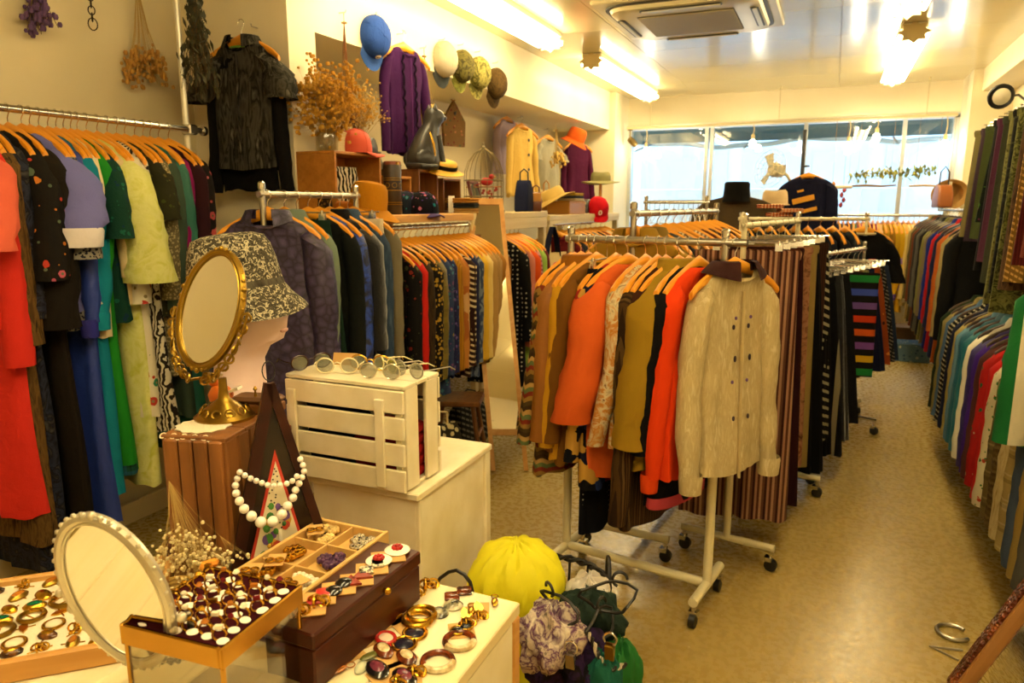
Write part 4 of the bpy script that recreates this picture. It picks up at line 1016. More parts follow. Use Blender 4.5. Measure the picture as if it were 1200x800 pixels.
tr_u = Vector((.73, .684, 0)); tr_n = Vector((.684, -.73, 0)); tr_a = R(43.1)
tr_c = Vector((-1.411, .776, 0)) + tr_u * .07 + tr_n * .15
leaf = [(-1.274, .985), (-1.545, .672), (-1.335, .435), (-1.274, .38)]
obj('corner_leaf', MB().prism([(x + .875, y - .73) for x, y in leaf][::-1], .024, None, (0, 0, ZT - .024)), TOPW, dt, False)
obj('leg', MB().bbox((-1.46 + .875, .66 - .73, (ZT - .024) / 2), (.035, .035, ZT - .026), .003), PINE, dt, False)
bt = thing('brooch_tray', 'shallow pine tray lined with white felt, full of gold brooches', 'tray', (tr_c.x, tr_c.y, ZT), tr_a)
obj('felt', MB().box((0, 0, .02), (.44, .28, .012)), P('white_felt', '#e3d8bd', .95, bump=(200, .2)), bt, False)
for a in (-1, 1):
    obj('rim', MB().bbox((a * .23, 0, .019), (.014, .30, .038), .003), PINEX, bt, False)
    obj('rim', MB().bbox((0, a * .147, .019), (.446, .014, .038), .003), PINEX, bt, False)

pl = thing('plinth', 'tall white painted plinth box under the slatted white crate', 'plinth', (-1.13, 1.78, 0))
obj('body', MB().bbox((0, 0, .365), (.34, .44, .73), .004), WHITEPAINT, pl, False)
obj('top_board', MB().bbox((0, 0, .74), (.365, .46, .02), .003), WHITEPAINT, pl, False)
obj('corner_trim', MB().bbox((.172, .205, .365), (.016, .034, .73), .003), WHITEPAINT, pl, False)
obj('corner_trim', MB().bbox((.172, -.212, .365), (.016, .014, .73), .003), WHITEPAINT, pl, False)

# slatted crate
wc = thing('slatted_crate', 'white painted slatted wooden crate standing on the plinth', 'crate', (-1.165, 1.63, .75))
CW, CD, CH = .38, .185, .29
for side in (-1, 1):
    for k in range(4):
        obj('slat', MB().bbox((0, side * CD / 2, .035 + k * .0715), (CW, .010, .060), .002), WHITEPAINT, wc, False)
for sx_ in (-1, 1):
    for k in range(2):
        obj('end_post', MB().bbox((sx_ * (CW / 2 - .006), (-.052 if k == 0 else .052), CH / 2), (.012, .060, CH - .014), .002), WHITEPAINT, wc, False)
    for k in (-1, 1):
        obj('corner_block', MB().bbox((sx_ * (CW / 2 - .022), k * (CD / 2 - .014), CH / 2 - .004), (.02, .018, CH - .02), .002), WHITEPAINT, wc, False)
obj('batten', MB().bbox((.12, -CD / 2 - .009, CH / 2 - .01), (.028, .009, CH - .05), .002), WHITEPAINT, wc, False)
obj('batten', MB().bbox((-.165, -CD / 2 - .009, CH / 2 - .01), (.028, .009, CH - .05), .002), WHITEPAINT, wc, False)
for k in range(3): obj('top_board', MB().bbox((0, -CD / 3 + k * CD / 3, CH - .002), (CW + .002, CD / 3 - .001, .011), .002), WHITEPAINT, wc, False)
obj('bottom_board', MB().bbox((0, 0, .006), (CW - .02, CD - .02, .01), .002), WHITEPAINT, wc, False)
def folded(name, label, cat, loc, dims, mat, layers=4, rz=0):
    t = thing(name, label, cat, loc, rz); g = random.Random(len(label))
    for k in range(layers):
        h = dims[2] / layers
        rr = [[Vector((x * (1 + .03 * g.uniform(-1, 1)), y * (1 + .03 * g.uniform(-1, 1)), z)) for x, y in rrect(dims[0] / 2 * q, dims[1] / 2 * q, .02)] for z, q in ((k * h, .93), (k * h + h * .3, 1.0), (k * h + h * .75, 1.0), (k * h + h, .92))]
        obj('fold', MB().loft(rr, True, True), mat, t)
    return t
folded('folded_cloth', 'red folded cloth seen through the slats of the white crate', 'cloth', (-1.08, 1.63, .762), (.17, .12, .15), F('#a01c1c'), 5)
folded('folded_cloth', 'black folded cloth seen through the slats of the white crate', 'cloth', (-1.25, 1.63, .762), (.15, .12, .2), F('#141418'), 5)

# spectacles on the crate
def glasses(x, y, z, rz, label, fm, lm_, r=.024, flip=0):
    t = thing('eyeglasses', label, 'eyeglasses', (x, y, z), rz)
    for s in (-1, 1):
        rim = obj('rim', MB().torus((s * .033, 0, r), r, .0022, 18, 6, mat=rotm(R(90)), sy=.86), fm, t)
        obj('lens', MB().lathe([(r * .97, -.0008), (r * .97, .0008)], 18, (s * .033, 0, r), mat=rotm(R(90)), sy=.86), lm_, rim)
        obj('temple', MB().tube([(s * .062, 0, r * 1.15), (s * .066, .03, r * 1.1), (s * .06, .10, r * .9), (s * .056, .125, r * .35)], .0018, 6), fm, t)
    obj('bridge', MB().tube([(-.011, 0, r * 1.2), (0, -.002, r * 1.4), (.011, 0, r * 1.2)], .002, 6), fm, t)
    return t
LENS = P('smoky_lens', '#8a8a72', .05, alpha=.45); LENSY = P('yellow_lens', '#a8a420', .05, alpha=.6)
ZCR = 1.044
FR = [(-1.315, 1.60, R(60), 'dark brown tortoiseshell eyeglasses on the white crate beside the tan card', P('tortoise', '#3a1c0c', .25), LENS),
      (-1.215, 1.585, R(25), 'cream plastic eyeglasses with grey lenses on the white crate', P('cream_plastic', '#d8cba4', .35), LENS),
      (-1.155, 1.655, R(15), 'gold-rimmed grey eyeglasses on the white crate behind the cream pair', GOLD, LENS),
      (-1.105, 1.655, R(-25), 'yellow-lensed eyeglasses on the white crate', P('ivory_plastic', '#d9cda0', .3), LENSY),
      (-1.07, 1.575, R(10), 'thin silver wire eyeglasses at the front corner of the white crate', SILVER, LENS),
      (-1.015, 1.625, R(-15), 'grey metal eyeglasses at the end of the white crate', STEEL, LENS)]
for a in FR: glasses(a[0], a[1], ZCR, a[2], a[3], a[4], a[5])
o = tag(obj('paper_card', MB().bbox((0, 0, .018), (.075, .002, .036), .0008, rotm(R(-20))), CARD), 'plain tan card propped behind the eyeglasses on the white crate', 'card'); o.location = (-1.27, 1.695, ZCR - .002); o.rotation_euler = (0, 0, R(12))

# ------------------------------------------------------------------ mannequin head with hat
ped = thing('pedestal', 'narrow dark wooden pedestal carrying the mannequin head', 'pedestal', (-1.40, 1.38, 0))
obj('column', MB().bbox((0, 0, .45), (.17, .17, .90), .005), WARMWOOD, ped, False)
obj('top_board', MB().bbox((0, 0, .91), (.21, .21, .02), .004), WARMWOOD, ped, False)
SKIN = P('mannequin_pink', '#ecd3d2', .4, noise=(10, .4, '#e4c6c4'))
hd = thing('mannequin_head', 'pale pink mannequin head with long neck, wearing the snakeskin bucket hat', 'mannequin head', (-1.385, 1.40, .92), R(14))
prof = [(0, 0, .085, .11), (.02, 0, .086, .11), (.06, 0, .074, .085), (.12, 0, .066, .068), (.19, .004, .062, .062), (.225, .016, .070, .062), (.245, .036, .088, .064), (.27, .034, .096, .068), (.295, .032, .097, .071), (.32, .030, .101, .074), (.36, .024, .102, .077), (.40, .016, .104, .079), (.44, .006, .098, .075), (.475, -.004, .075, .058), (.495, -.010, .035, .03)]
rings = []
for z, cf, rf, rs in prof:
    ring = []
    for j in range(28):
        a = 2 * math.pi * j / 28
        x = cf + rf * math.cos(a); y = rs * math.sin(a)
        if math.cos(a) > .93 and .28 < z < .37: x += .016 * (1 - abs(z - .315) / .045) if abs(z - .315) < .045 else 0     # nose
        if math.cos(a) > .95 and .255 < z < .285: x += .004                                                                # mouth
        ring.append(Vector((x, y, z)))
    rings.append(ring)
obj('bust', MB().loft(rings, True, True), SKIN, hd)
for s in (-1, 1):
    obj('ear', MB().ball((.005, s * .074, .315), (.016, .008, .028), 10, 6), SKIN, hd)
    obj('earring', MB().torus((.012, s * .082, .278), .012, .0035, 14, 6, mat=rotm(R(90))), GOLD, hd)
obj('lips', MB().ball((.132, 0, .268), (.006, .02, .006), 10, 5), P('lip_pink', '#cf9d90', .4), hd)
BW = FAB('marble', '#14120f', '#57503f', '#1c1915', '#c9bd9c', '#2a251d', s=9)
ht = thing('bucket_hat', 'black and white snakeskin bucket hat on the pink mannequin head', 'hat', (-1.375, 1.403, 1.272), R(14))
ht.rotation_euler = (0, R(-7), R(14))
hp = [(.162, -.062), (.155, -.048), (.128, -.008), (.114, .02), (.112, .05), (.106, .09), (.098, .125), (.086, .147), (.06, .156), (.02, .159)]
obj('crown', MB().lathe(hp[2:], 32, (0, 0, 0), False, True, sx=1.05, sy=.92), BW, ht)
brim = []
for r_, z in hp[:4]:
    brim.append([Vector((r_ * 1.06 * math.cos(2 * math.pi * j / 40), r_ * .96 * math.sin(2 * math.pi * j / 40), z + .012 * math.cos(2 * math.pi * j / 40) * (r_ - .11) / .05 + .006 * math.sin(6 * math.pi * j / 40) * (r_ - .11) / .05)) for j in range(40)])
obj('brim', MB().loft(brim), BW, ht)
obj('hat_band', MB().lathe([(.1155, .0), (.1165, .012), (.114, .024)], 32, (0, 0, .012), False, False, sx=1.05, sy=.92), FAB('streak', '#2a2520', '#5c5648', '#161310', s=1.4), ht)

# ------------------------------------------------------------------ brown crate with gold mirror, doily, small box
bcz = R(14)
bc = thing('wooden_crate', 'brown crate of upright planks carrying the gold oval mirror', 'crate', (-1.115, 1.075, ZT), bcz)
BW_, BD_, BH_ = .125, .215, .305
for k in range(4): obj('plank', MB().bbox((-BW_ / 2 + BW_ / 4 * (k + .5), -BD_ / 2, BH_ / 2), (BW_ / 4 - .003, .012, BH_ - .012), .003), WARMWOOD, bc, False)
for k in range(4): obj('plank', MB().bbox((-BW_ / 2 + BW_ / 4 * (k + .5), BD_ / 2, BH_ / 2), (BW_ / 4 - .003, .012, BH_ - .012), .003), WARMWOOD, bc, False)
for s in (-1, 1):
    for k in range(5): obj('plank', MB().bbox((s * BW_ / 2, -BD_ / 2 + BD_ / 5 * (k + .5), BH_ / 2), (.012, BD_ / 5 - .003, BH_ - .012), .003), WARMWOOD, bc, False)
for k in range(3): obj('top_board', MB().bbox((0, -BD_ / 3 + BD_ / 3 * k, BH_ - .004), (BW_ + .012, BD_ / 3 - .001, .01), .002), WARMWOOD, bc, False)
ZB = ZT + BH_ + .001
p = on_z(216, 503, ZB)
t = thing('lace_doily', 'white crocheted lace doily hanging over the edge of the brown crate', 'doily', (p.x + .02, p.y + .03, ZB + .001), bcz)
poly = [((.05 + .006 * (k % 2)) * math.cos(2 * math.pi * k / 24), (.045 + .006 * (k % 2)) * math.sin(2 * math.pi * k / 24)) for k in range(24)]
obj('cloth', MB().prism(poly, .002), P('lace', '#e6dcc0', .9, bump=(300, .5)), t, False)
mb = MB()
for k in range(10): mb.torus((-.05 + .011 * k, -.058, -.004 - .002 * (k % 2)), .006, .0015, 8, 5, mat=rotm(R(40)))
obj('lace_edge', mb, P('lace', '#e6dcc0'), t)
gz = on_z(264, 489, ZB)
gm = thing('gold_mirror', 'ornate gold oval vanity mirror on a filigree foot, on the brown crate', 'mirror', (gz.x, gz.y, ZB))
def oval_frame(par, c, az, el, A, B, fm, w_, gm_, orn):
    n = Vector((math.cos(el) * math.sin(az), -math.cos(el) * math.cos(az), math.sin(el)))
    u = Vector((math.cos(az), math.sin(az), 0)); v = n.cross(u)
    if v.z < 0: v = -v
    m = Matrix((u, v, n)).transposed()
    gl = obj('glass', MB().lathe([(1, -.002), (1, .002)], 40, c, mat=m @ Matrix.Diagonal((B - w_ * .6, A - w_ * .6, 1))), gm_, par, False)
    pts = [Vector(c) + u * (B - w_ / 2) * math.cos(2 * math.pi * k / 48) + v * (A - w_ / 2) * math.sin(2 * math.pi * k / 48) for k in range(48)]
    fr = obj('frame', MB().tube(pts, w_ / 2, 8, closed=True), fm, par)
    bead = [Vector(c) + n * .004 + u * (B - w_) * math.cos(2 * math.pi * k / 48) + v * (A - w_) * math.sin(2 * math.pi * k / 48) for k in range(48)]
    obj('inner_bead', MB().tube(bead, w_ * .14, 6, closed=True), fm, fr)
    mo = MB()
    for a0 in orn:
        for d in range(-2, 3):
            a = R(a0 + d * 9); rr = w_ * (.42 - .1 * abs(d))
            q = Vector(c) + u * (B - w_ * .3 + rr * .4) * math.cos(a) + v * (A - w_ * .3 + rr * .4) * math.sin(a) + n * .003
            mo.ball(q, (rr, rr, rr), 8, 5); mo.torus(q, rr * .9, rr * .28, 10, 5, mat=m)
    o_ = obj('ornament', mo, fm, fr); o_['kind'] = 'stuff'
    return u, v, n
dvec = FWD * 1.42 + RGT * ((246.5 - 600) / F_PX * 1.42) + UPV * ((400 - 362) / F_PX * 1.42)
gc = CP + dvec - Vector((gz.x, gz.y, ZB))
u, v, n = oval_frame(gm, gc, -.04, .34, .123, .0886, OLDGOLD, .014, MIRROR, (90, 270, 20, 160))
obj('foot', MB().lathe([(.060, 0), (.061, .006), (.052, .012), (.038, .022), (.022, .034), (.012, .042), (.009, .06), (.008, .085)], 24), OLDGOLD, gm)
mb = MB()
for k in range(11):
    a = 2 * math.pi * k / 11
    mb.torus((.046 * math.cos(a), .046 * math.sin(a), .019), .0085, .002, 10, 5, mat=rotm(0, R(60), a) @ rotm(0, 0, R(90)))
obj('filigree', mb, OLDGOLD, gm)
mb = MB()
side = B_ = .0886
pts = []
for k in range(21):
    a = math.pi + math.pi * k / 20
    q = gc + u * (side + .010) * math.cos(a) + v * (.135 + .008) * math.sin(a) * (1 if math.sin(a) < -.01 else 0) * 1.0
    pts.append(q)
stem_top = Vector((0, 0, .085)); pts[10] = stem_top + Vector((0, 0, .006))
for k in range(20):
    mb.torus((pts[k] + pts[k + 1]) / 2, .0085, .0026, 10, 5, mat=rotm(R(70 + 30 * (k % 2)), R(20 * (k % 3)), R(40 * k)))
obj('yoke', mb.tube(pts, .003, 6), OLDGOLD, gm)
# little orange bird figurine and carved box on the crate
p = on_z(243, 482, ZB)
t = thing('bird_figurine', 'small orange and white bird figurine behind the gold mirror foot', 'figurine', (p.x - .02, p.y + .06, ZB), R(200))
OR = P('orange_ceramic', '#c8641c', .3)
obj('body', MB().lathe([(.012, 0), (.02, .008), (.022, .022), (.016, .036), (.010, .042)], 14, sx=1.3), OR, t)
obj('head', MB().ball((.014, 0, .050), (.012, .010, .012), 10, 6), OR, t)
obj('beak', MB().lathe([(.004, 0), (.0005, .01)], 8, (.025, 0, .05), mat=rotm(0, R(90))), P('beak', '#d8b03c', .4), t)
obj('tail', MB().prism([(-.022, -.008), (-.048, -.012), (-.048, .012), (-.022, .008)], .006, rotm(0, R(20)), (0, 0, .018)), P('white_ceramic', '#e6dcc4', .3), t)
t = thing('carved_box', 'small carved wooden box with rounded lid on the brown crate', 'box', (-1.095, 1.155, ZB), bcz)
obj('box_body', MB().bbox((0, 0, .011), (.10, .05, .022), .003), WARMWOOD, t, False)
obj('lid', MB().bbox((0, 0, .029), (.104, .054, .014), .006), P('lid_brown', '#6a4420', .5, grain=(6, '#4a2c14', 0)), t, False)
obj('knob', MB().lathe([(.003, 0), (.002, .012), (.005, .016), (.002, .022)], 8, (0, -.01, .036)), OLDGOLD, t)

# baby's breath tucked beside the crate
def sprig(name, label, cat, base, tip, n, spread, stem_m, flo_m, rs=.0045, seed=1, stem_r=.0008, sub=5, ell=(1, 1, 1), group=None, petals=1):
    g = random.Random(seed); b = Vector(base); tdir = Vector(tip) - b
    t = thing(name, label, cat, tuple(b), 0, group); ms, mf_ = MB(), MB()
    for k in range(n):
        e = tdir + Vector((g.gauss(0, 1), g.gauss(0, 1), g.gauss(0, 1))) * spread
        mid = tdir * .45 + (e - tdir) * .35
        ms.tube([(0, 0, 0), mid, e], [stem_r * 1.6, stem_r, stem_r * .7], 4)
        for _ in range(sub):
            q = e + Vector((g.gauss(0, 1), g.gauss(0, 1), g.gauss(0, 1))) * spread * .45
            ms.tube([mid.lerp(e, .6), q], stem_r * .6, 4)
            r = rs * g.uniform(.6, 1.3)
            mf_.ball(q, (r * ell[0], r * ell[1], r * ell[2]), 6, 4)
    a = obj('stems', ms, stem_m, t); a['kind'] = 'stuff'
    a = obj('blossoms', mf_, flo_m, t); a['kind'] = 'stuff'
    return t
STRAW = P('dry_stem', '#a88a4a', .8); CREAMF = P('cream_blossom', '#dccb98', .8)
b0 = on_y(207, 535, .93)
sprig('dried_flowers', 'cream babys breath spray tucked beside the brown crate', 'dried flowers', (-1.12, .935, .985), (-1.035, .905, .855), 40, .026, STRAW, CREAMF, .0034, 3, sub=9, stem_r=.00035)
p = on_z(243, 668, .86)
of = sprig('dried_flowers', 'orange everlasting flower head between the crate and the ring case', 'dried flowers', (p.x, p.y, ZT), (p.x, p.y, .865), 3, .004, STRAW, P('orange_petals', '#cf7a14', .8, noise=(60, .5, '#e09a2c')), .008, 8, sub=16, ell=(1, 1, .7))

# ------------------------------------------------------------------ triangular picture with bead necklace
def plane_hit(px, py, p0, n):
    r = ray(px, py); return CP + r * ((Vector(p0) - CP).dot(n) / r.dot(n))
tl = on_z(268, 690, ZT); trr = on_z(393, 664, ZT)
dh = (trr - tl).normalized(); nh = Vector((dh.y, -dh.x, 0)); LEAN = R(7)
pn = (nh * math.cos(LEAN) + Vector((0, 0, 1)) * math.sin(LEAN)).normalized(); pv = pn.cross(dh).normalized()
if pv.z < 0: pv = -pv
ap = plane_hit(315, 446, tl, pn)
tf = thing('triangle_picture', 'dark wooden A-shaped triangular frame holding a red-bordered folk picture', 'picture', tuple(tl))
A2 = Vector(((ap - tl).dot(dh), (ap - tl).dot(pv))); W2 = (trr - tl).length
tm = Matrix((dh, pv, pn)).transposed()
def tri(a, b, c, h, off): return MB().prism([a, b, c], h, tm, pn * off)
def bar2(a, b, w_, h=.022, off=0):
    a, b = Vector(a), Vector(b); d = (b - a).normalized(); q = Vector((-d.y, d.x)) * w_ / 2
    return MB().prism([a - q, b - q, b + q, a + q], h, tm, pn * off)
wl = .022
obj('rail', bar2((wl, .011), (W2 - wl, .011), .022, .02), DARKWOOD, tf, False)
obj('stile', bar2((0.006, 0), (A2.x, A2.y - .004), wl), DARKWOOD, tf, False)
obj('stile', bar2((W2 - .006, 0), (A2.x, A2.y - .004), wl * .8), DARKWOOD, tf, False)
cen = Vector(((A2.x + W2) / 3, A2.y / 3))
def shr(p_, k): return Vector(cen).lerp(Vector(p_), k)
c3 = ((0, 0), (W2, 0), (A2.x, A2.y))
obj('glass_ground', tri(*[shr(q, .95) for q in c3], .004, .004), P('dark_ground', '#2c2016', .15), tf, False)
red = [Vector((W2 * .16, .02)), Vector((W2 * .76, .02)), Vector((A2.x * 1.0, A2.y * .66))]
obj('red_border', tri(*red, .003, .0085), P('red_paper', '#b8321c', .6), tf, False)
rc_ = (red[0] + red[1] + red[2]) / 3
pap = obj('picture_paper', tri(*[rc_.lerp(q, .86) for q in red], .002, .0118), P('cream_paper', '#d9cdae', .7), tf, False)
g = random.Random(5)
for k in range(26):      # black dots near the tip, coloured flowers and leaves below
    v_ = .35 + .6 * k / 26
    x = lerp(red[0].x, A2.x, v_) + g.uniform(.1, .9) * (lerp(red[1].x, A2.x, v_) - lerp(red[0].x, A2.x, v_)) * .8
    y = lerp(.02, A2.y * .66, v_) * .92
    obj('dot', MB().lathe([(.0018, 0), (.0018, .001)], 6, tm @ Vector((x, y, 0)) + pn * .0139, mat=tm), P('ink_black', '#1a1410', .6), pap)
for k in range(34):
    v_ = g.uniform(.03, .62)
    lo_, hi_ = lerp(red[0].x, A2.x, v_), lerp(red[1].x, A2.x, v_)
    x = lerp(lo_, hi_, g.uniform(.22, .78)); y = lerp(.03, A2.y * .6, v_)
    c_ = ('#2f6a2c', '#4a8a34', '#b03a1c', '#6a4a8c', '#c89a2c', '#2f6a2c')[k % 6]
    obj('painted_flower', MB().lathe([(g.uniform(.004, .009), 0), (.003, .0012)], 8, tm @ Vector((x, y, 0)) + pn * (.014 + .00008 * k), mat=tm @ Matrix.Diagonal((1, 1.3, 1))), P('ink_' + c_[1:], c_, .6), pap)
obj('painted_candle', bar2((A2.x * .98, .075), (A2.x * .98, .105), .006, .001, .0152), P('candle_white', '#efe8d4', .6), pap, False)
obj('hanging_loop', MB().torus(tm @ Vector((A2.x, A2.y + .02, 0)) + pn * .008, .012, .0012, 12, 5, mat=tm, sy=1.6), BLACKPL, tf)
# white bead necklace draped over the frame
nk = thing('bead_necklace', 'white round-bead necklace draped over the triangular picture frame', 'necklace', tuple(tl))
path = [(352, 538), (357, 550), (353, 562), (347, 572), (343, 584), (336, 594), (330, 603), (322, 610), (313, 613), (303, 611), (294, 604), (286, 596), (280, 586), (276, 576), (276, 566), (281, 553), (289, 558), (297, 562), (305, 565), (313, 568), (321, 569), (330, 568), (338, 566), (345, 562), (350, 555)]
WB = P('white_bead', '#efe7da', .3)
fine = []
for k in range(len(path) - 1):
    for m_ in range(12): fine.append((lerp(path[k][0], path[k + 1][0], m_ / 12), lerp(path[k][1], path[k + 1][1], m_ / 12), k + m_ / 12))
last = None; lr = 0
for bx, by, kk in fine:
    low = max(0, (by - 560) / 55)
    q = plane_hit(bx, by, tl + pn * (.030 + .008 * low if kk < 15 else .036), pn) - tl
    rb = lerp(.0062, .0112, low) if kk < 15 else .0058
    if last is not None and (q - last).length < (rb + lr) * .98: continue
    obj('bead', MB().ball(q, rb, 12, 8), WB, nk); last, lr = q, rb

# ------------------------------------------------------------------ compartment tray, dark box, ring case
ZTR = .865
ct = thing('compartment_tray', 'pale wooden tray with six compartments of clip earrings', 'tray', (-.845, 1.0, ZT))
BEIGE = P('pale_tray_wood', '#d0aa66', .55, grain=(4, '#c09650', 1))
TW, TD, TH = .165, .27, .105
obj('base', MB().bbox((0, 0, .041), (TW, TD, .082), .002), BEIGE, ct, False)
for s in (-1, 1):
    obj('side', MB().bbox((s * (TW / 2 - .004), 0, TH / 2), (.008, TD, TH), .0015), BEIGE, ct, False)
    obj('end', MB().bbox((0, s * (TD / 2 - .004), TH / 2 - .001), (TW - .016, .008, TH - .002), .0015), BEIGE, ct, False)
obj('divider', MB().bbox((0, 0, .091), (.004, TD - .016, .02), .001), BEIGE, ct, False)
for k in (-1, 1): obj('divider', MB().bbox((0, k * TD / 6, .091), (TW - .016, .004, .02), .001), BEIGE, ct, False)
PEARL = P('pearl', '#e4d8bc', .25, coat=.4); AMB = P('amber', '#a8641c', .2, coat=.3)
heap = [(-1, -1, GOLD, 'gold'), (-1, 0, GOLD, 'yellow gold'), (-1, 1, P('pearl_gold', '#d9b874', .3), 'golden pearl'), (1, -1, PEARL, 'white'), (1, 0, P('purple_stone', '#4a2a4c', .2), 'purple stone'), (1, 1, SILVER, 'silver bead')]
for sx_, sy_, m_, nm in heap:
    g = random.Random(sx_ * 7 + sy_ * 3 + 50)
    for k in range(7):
        x = sx_ * TW / 4 + g.uniform(-.02, .02); y = sy_ * TD / 3 + g.uniform(-.028, .028)
        t = thing('clip_earring', nm + ' clip earring heaped in the pale compartment tray', 'earring', (-.845 + x, 1.0 + y, ZT + .082), g.uniform(0, 6), nm + ' clip earrings in the tray')
        mb = MB()
        for j in range(7):
            a = 2 * math.pi * j / 6
            mb.ball((0, 0, .012) if j == 6 else (.008 * math.cos(a), .008 * math.sin(a), .010), .0058, 8, 5)
        obj('cluster', mb, m_, t); obj('clip', MB().box((0, 0, .003), (.007, .014, .006)), GOLD, t, False)
def card_mb(w_=.032, h_=.045): return MB().box((0, 0, .0008), (w_, h_, .0016))
for k, (x, y, a) in enumerate(((-.90, .905, 25), (-.885, .95, 30), (-.80, .90, -15), (-.90, 1.08, 40))):
    t = thing('earring_card', 'tan paper card with gold earrings lying over the pale tray compartments', 'earring card', (x, y, ZT + .104), R(a), 'cards over the tray')
    obj('card', card_mb(), CARD, t, False)
    for s in (-1, 1): obj('earring', MB().torus((s * .008, -.008, .005), .007, .002, 12, 6), GOLD, t)

db = thing('jewellery_box', 'long dark brown lacquered box with a brass knob, earring cards on its lid', 'box', (-.722, .945, ZT), R(-1.5))
DBW = P('lacquer_brown', '#4a1f0c', .3, grain=(4, '#34140a', 1), spec=.2)
obj('box_body', MB().bbox((0, 0, .036), (.10, .30, .072), .003), DBW, db, False)
obj('lid', MB().bbox((0, 0, .0865), (.104, .304, .027), .003), DBW, db, False)
obj('knob', MB().lathe([(.004, 0), (.004, .004), (.007, .008), (.005, .013), (.001, .015)], 10, (.052, .03, .082), mat=rotm(0, R(90))), GOLD, db)
ZL = ZT + .1005

rcx, rcy, rca = -.782, .712, R(4)
rcase = thing('ring_case', 'brass-edged glass case with burgundy velvet top full of rings', 'case', (rcx, rcy, ZT), rca)
CS, CHt = .17, .17
BRASS = P('brass', '#b98a34', .22, 1.0)
def thin_glass():
    t = NT('case_glass'); tr = t.n('ShaderNodeBsdfTransparent'); gl = t.n('ShaderNodeBsdfGlossy'); mx = t.n('ShaderNodeMixShader')
    tr.inputs[0].default_value = (.9, .88, .8, 1); gl.inputs['Roughness'].default_value = .03; mx.inputs[0].default_value = .12
    t.l(tr.outputs[0], mx.inputs[1]); t.l(gl.outputs[0], mx.inputs[2]); t.l(mx.outputs[0], t.t.nodes['Material Output'].inputs[0]); return t.m
CGL = thin_glass()
for s in (-1, 1):
    obj('pane', MB().box((s * (CS / 2 - .003), 0, .07), (.003, CS - .012, .138)), CGL, rcase, False)
    obj('pane', MB().box((0, s * (CS / 2 - .003), .07), (CS - .012, .003, .138)), CGL, rcase, False)
    obj('rim', MB().bbox((s * (CS / 2), 0, CHt - .014), (.006, CS + .006, .032), .002), BRASS, rcase, False)
    obj('rim', MB().bbox((0, s * (CS / 2), CHt - .014), (CS - .006, .006, .032), .002), BRASS, rcase, False)
    for q in (-1, 1): obj('corner_post', MB().bbox((s * (CS / 2 - .003), q * (CS / 2 - .003), .07), (.006, .006, .14), .001), BRASS, rcase, False)
obj('velvet', MB().box((0, 0, CHt - .012), (CS - .006, CS - .006, .02)), P('burgundy_velvet', '#32060c', .95, spec=.1), rcase, False)
obj('lower_shelf', MB().box((0, 0, .006), (CS - .01, CS - .01, .008)), P('case_floor', '#c9b27c', .6), rcase, False)
BAND = MB().torus((0, 0, .009), .009, .0016, 16, 6, mat=rotm(R(90))).mesh('band')
TAGM = MB().lathe([(.0085, 0), (.0085, .0012)], 12, sx=1.0, sy=.62, mat=rotm(R(24))).mesh('paper_tag')
STONES = [MB().ball((0, 0, .020), (.005, .004, .004), 8, 5).mesh('stone'), MB().lathe([(.003, .017), (.006, .02), (.003, .024)], 8).mesh('stone'), MB().box((0, 0, .0205), (.010, .006, .005)).mesh('stone', False)]
SM = [GOLD, PEARL, AMB, GOLD, P('garnet', '#6a1018', .15), PEARL]
g = random.Random(9); cz, sz = math.cos(rca), math.sin(rca)
for i in range(6):
    for j in range(6):
        lx, ly = -.065 + .026 * i + g.uniform(-.003, .003), -.066 + .026 * j + g.uniform(-.003, .003)
        kn = ['plain gold', 'pearl-set', 'amber-set', 'plain gold', 'garnet-set', 'pearl-set'][(i * 5 + j * 3) % 6]
        t = thing('ring', kn + ' ring with white paper tag stuck in the burgundy velvet', 'ring', (rcx + lx * cz - ly * sz, rcy + lx * sz + ly * cz, ZT + CHt - .003), R(35 + g.uniform(-30, 30)), kn + ' rings on the velvet')
        obj('band', BAND, GOLD, t); tg = obj('paper_tag', TAGM, WHITEC, t); tg.location = (.006, -.007, .003)
        k = (i * 5 + j * 3) % 6
        so = obj('stone', STONES[(i + j) % 3].copy(), SM[k], t)

# ------------------------------------------------------------------ earrings on the table and on the box lid
def pair(px, py, z, rz, label, builder, mat, card=None, gap=.02, gdir=35, mat2=None, sc=1.0):
    p = on_z(px, py, z); t = thing('earring_pair', label, 'earrings', (p.x, p.y, z + .0004), R(rz))
    zc = .0; sc *= 1.3; gap *= 1.05
    if card:
        cw, ch, ox, oy, hole = [q * 1.3 for q in card]
        cd = obj('card', MB().box((ox, oy, .0009), (cw, ch, .0018)), CARD, t, False); zc = .002
        if hole: obj('punch_hole', MB().lathe([(.003, 0), (.003, .0006)], 8, (ox - cw * .0, oy + ch * .38, .0018)), BLACKPL, cd, False)
    for s in (-1, 1):
        a = R(gdir); q = Vector((math.cos(a), math.sin(a), 0)) * s * gap / 2 * sc
        e = obj('earring', builder(q, zc, sc), mat, t)
        if mat2 is not None:
            obj('stone', STONE_FN[builder](q, zc, sc), mat2, e)
    return t
def e_dome(q, z, s): return MB().lathe([(.014 * s, 0), (.0145 * s, .003), (.012 * s, .006), (.006 * s, .0085 * s)], 18, (q.x, q.y, z))
def e_rim(q, z, s): return MB().torus((q.x, q.y, z + .003), .0155 * s, .0026 * s, 22, 8).lathe([(.015 * s, 0), (.015 * s, .002)], 18, (q.x, q.y, z))
def e_rim_st(q, z, s): return MB().lathe([(.0125 * s, .002), (.0115 * s, .005), (.006 * s, .008)], 18, (q.x, q.y, z))
def e_hoop(q, z, s): return MB().torus((q.x, q.y, z + .004), .019 * s, .0042 * s, 26, 8)
def e_hoop_st(q, z, s): return MB().torus((q.x, q.y, z + .0042), .019 * s, .0045 * s, 14, 8, a0=200, a1=340)
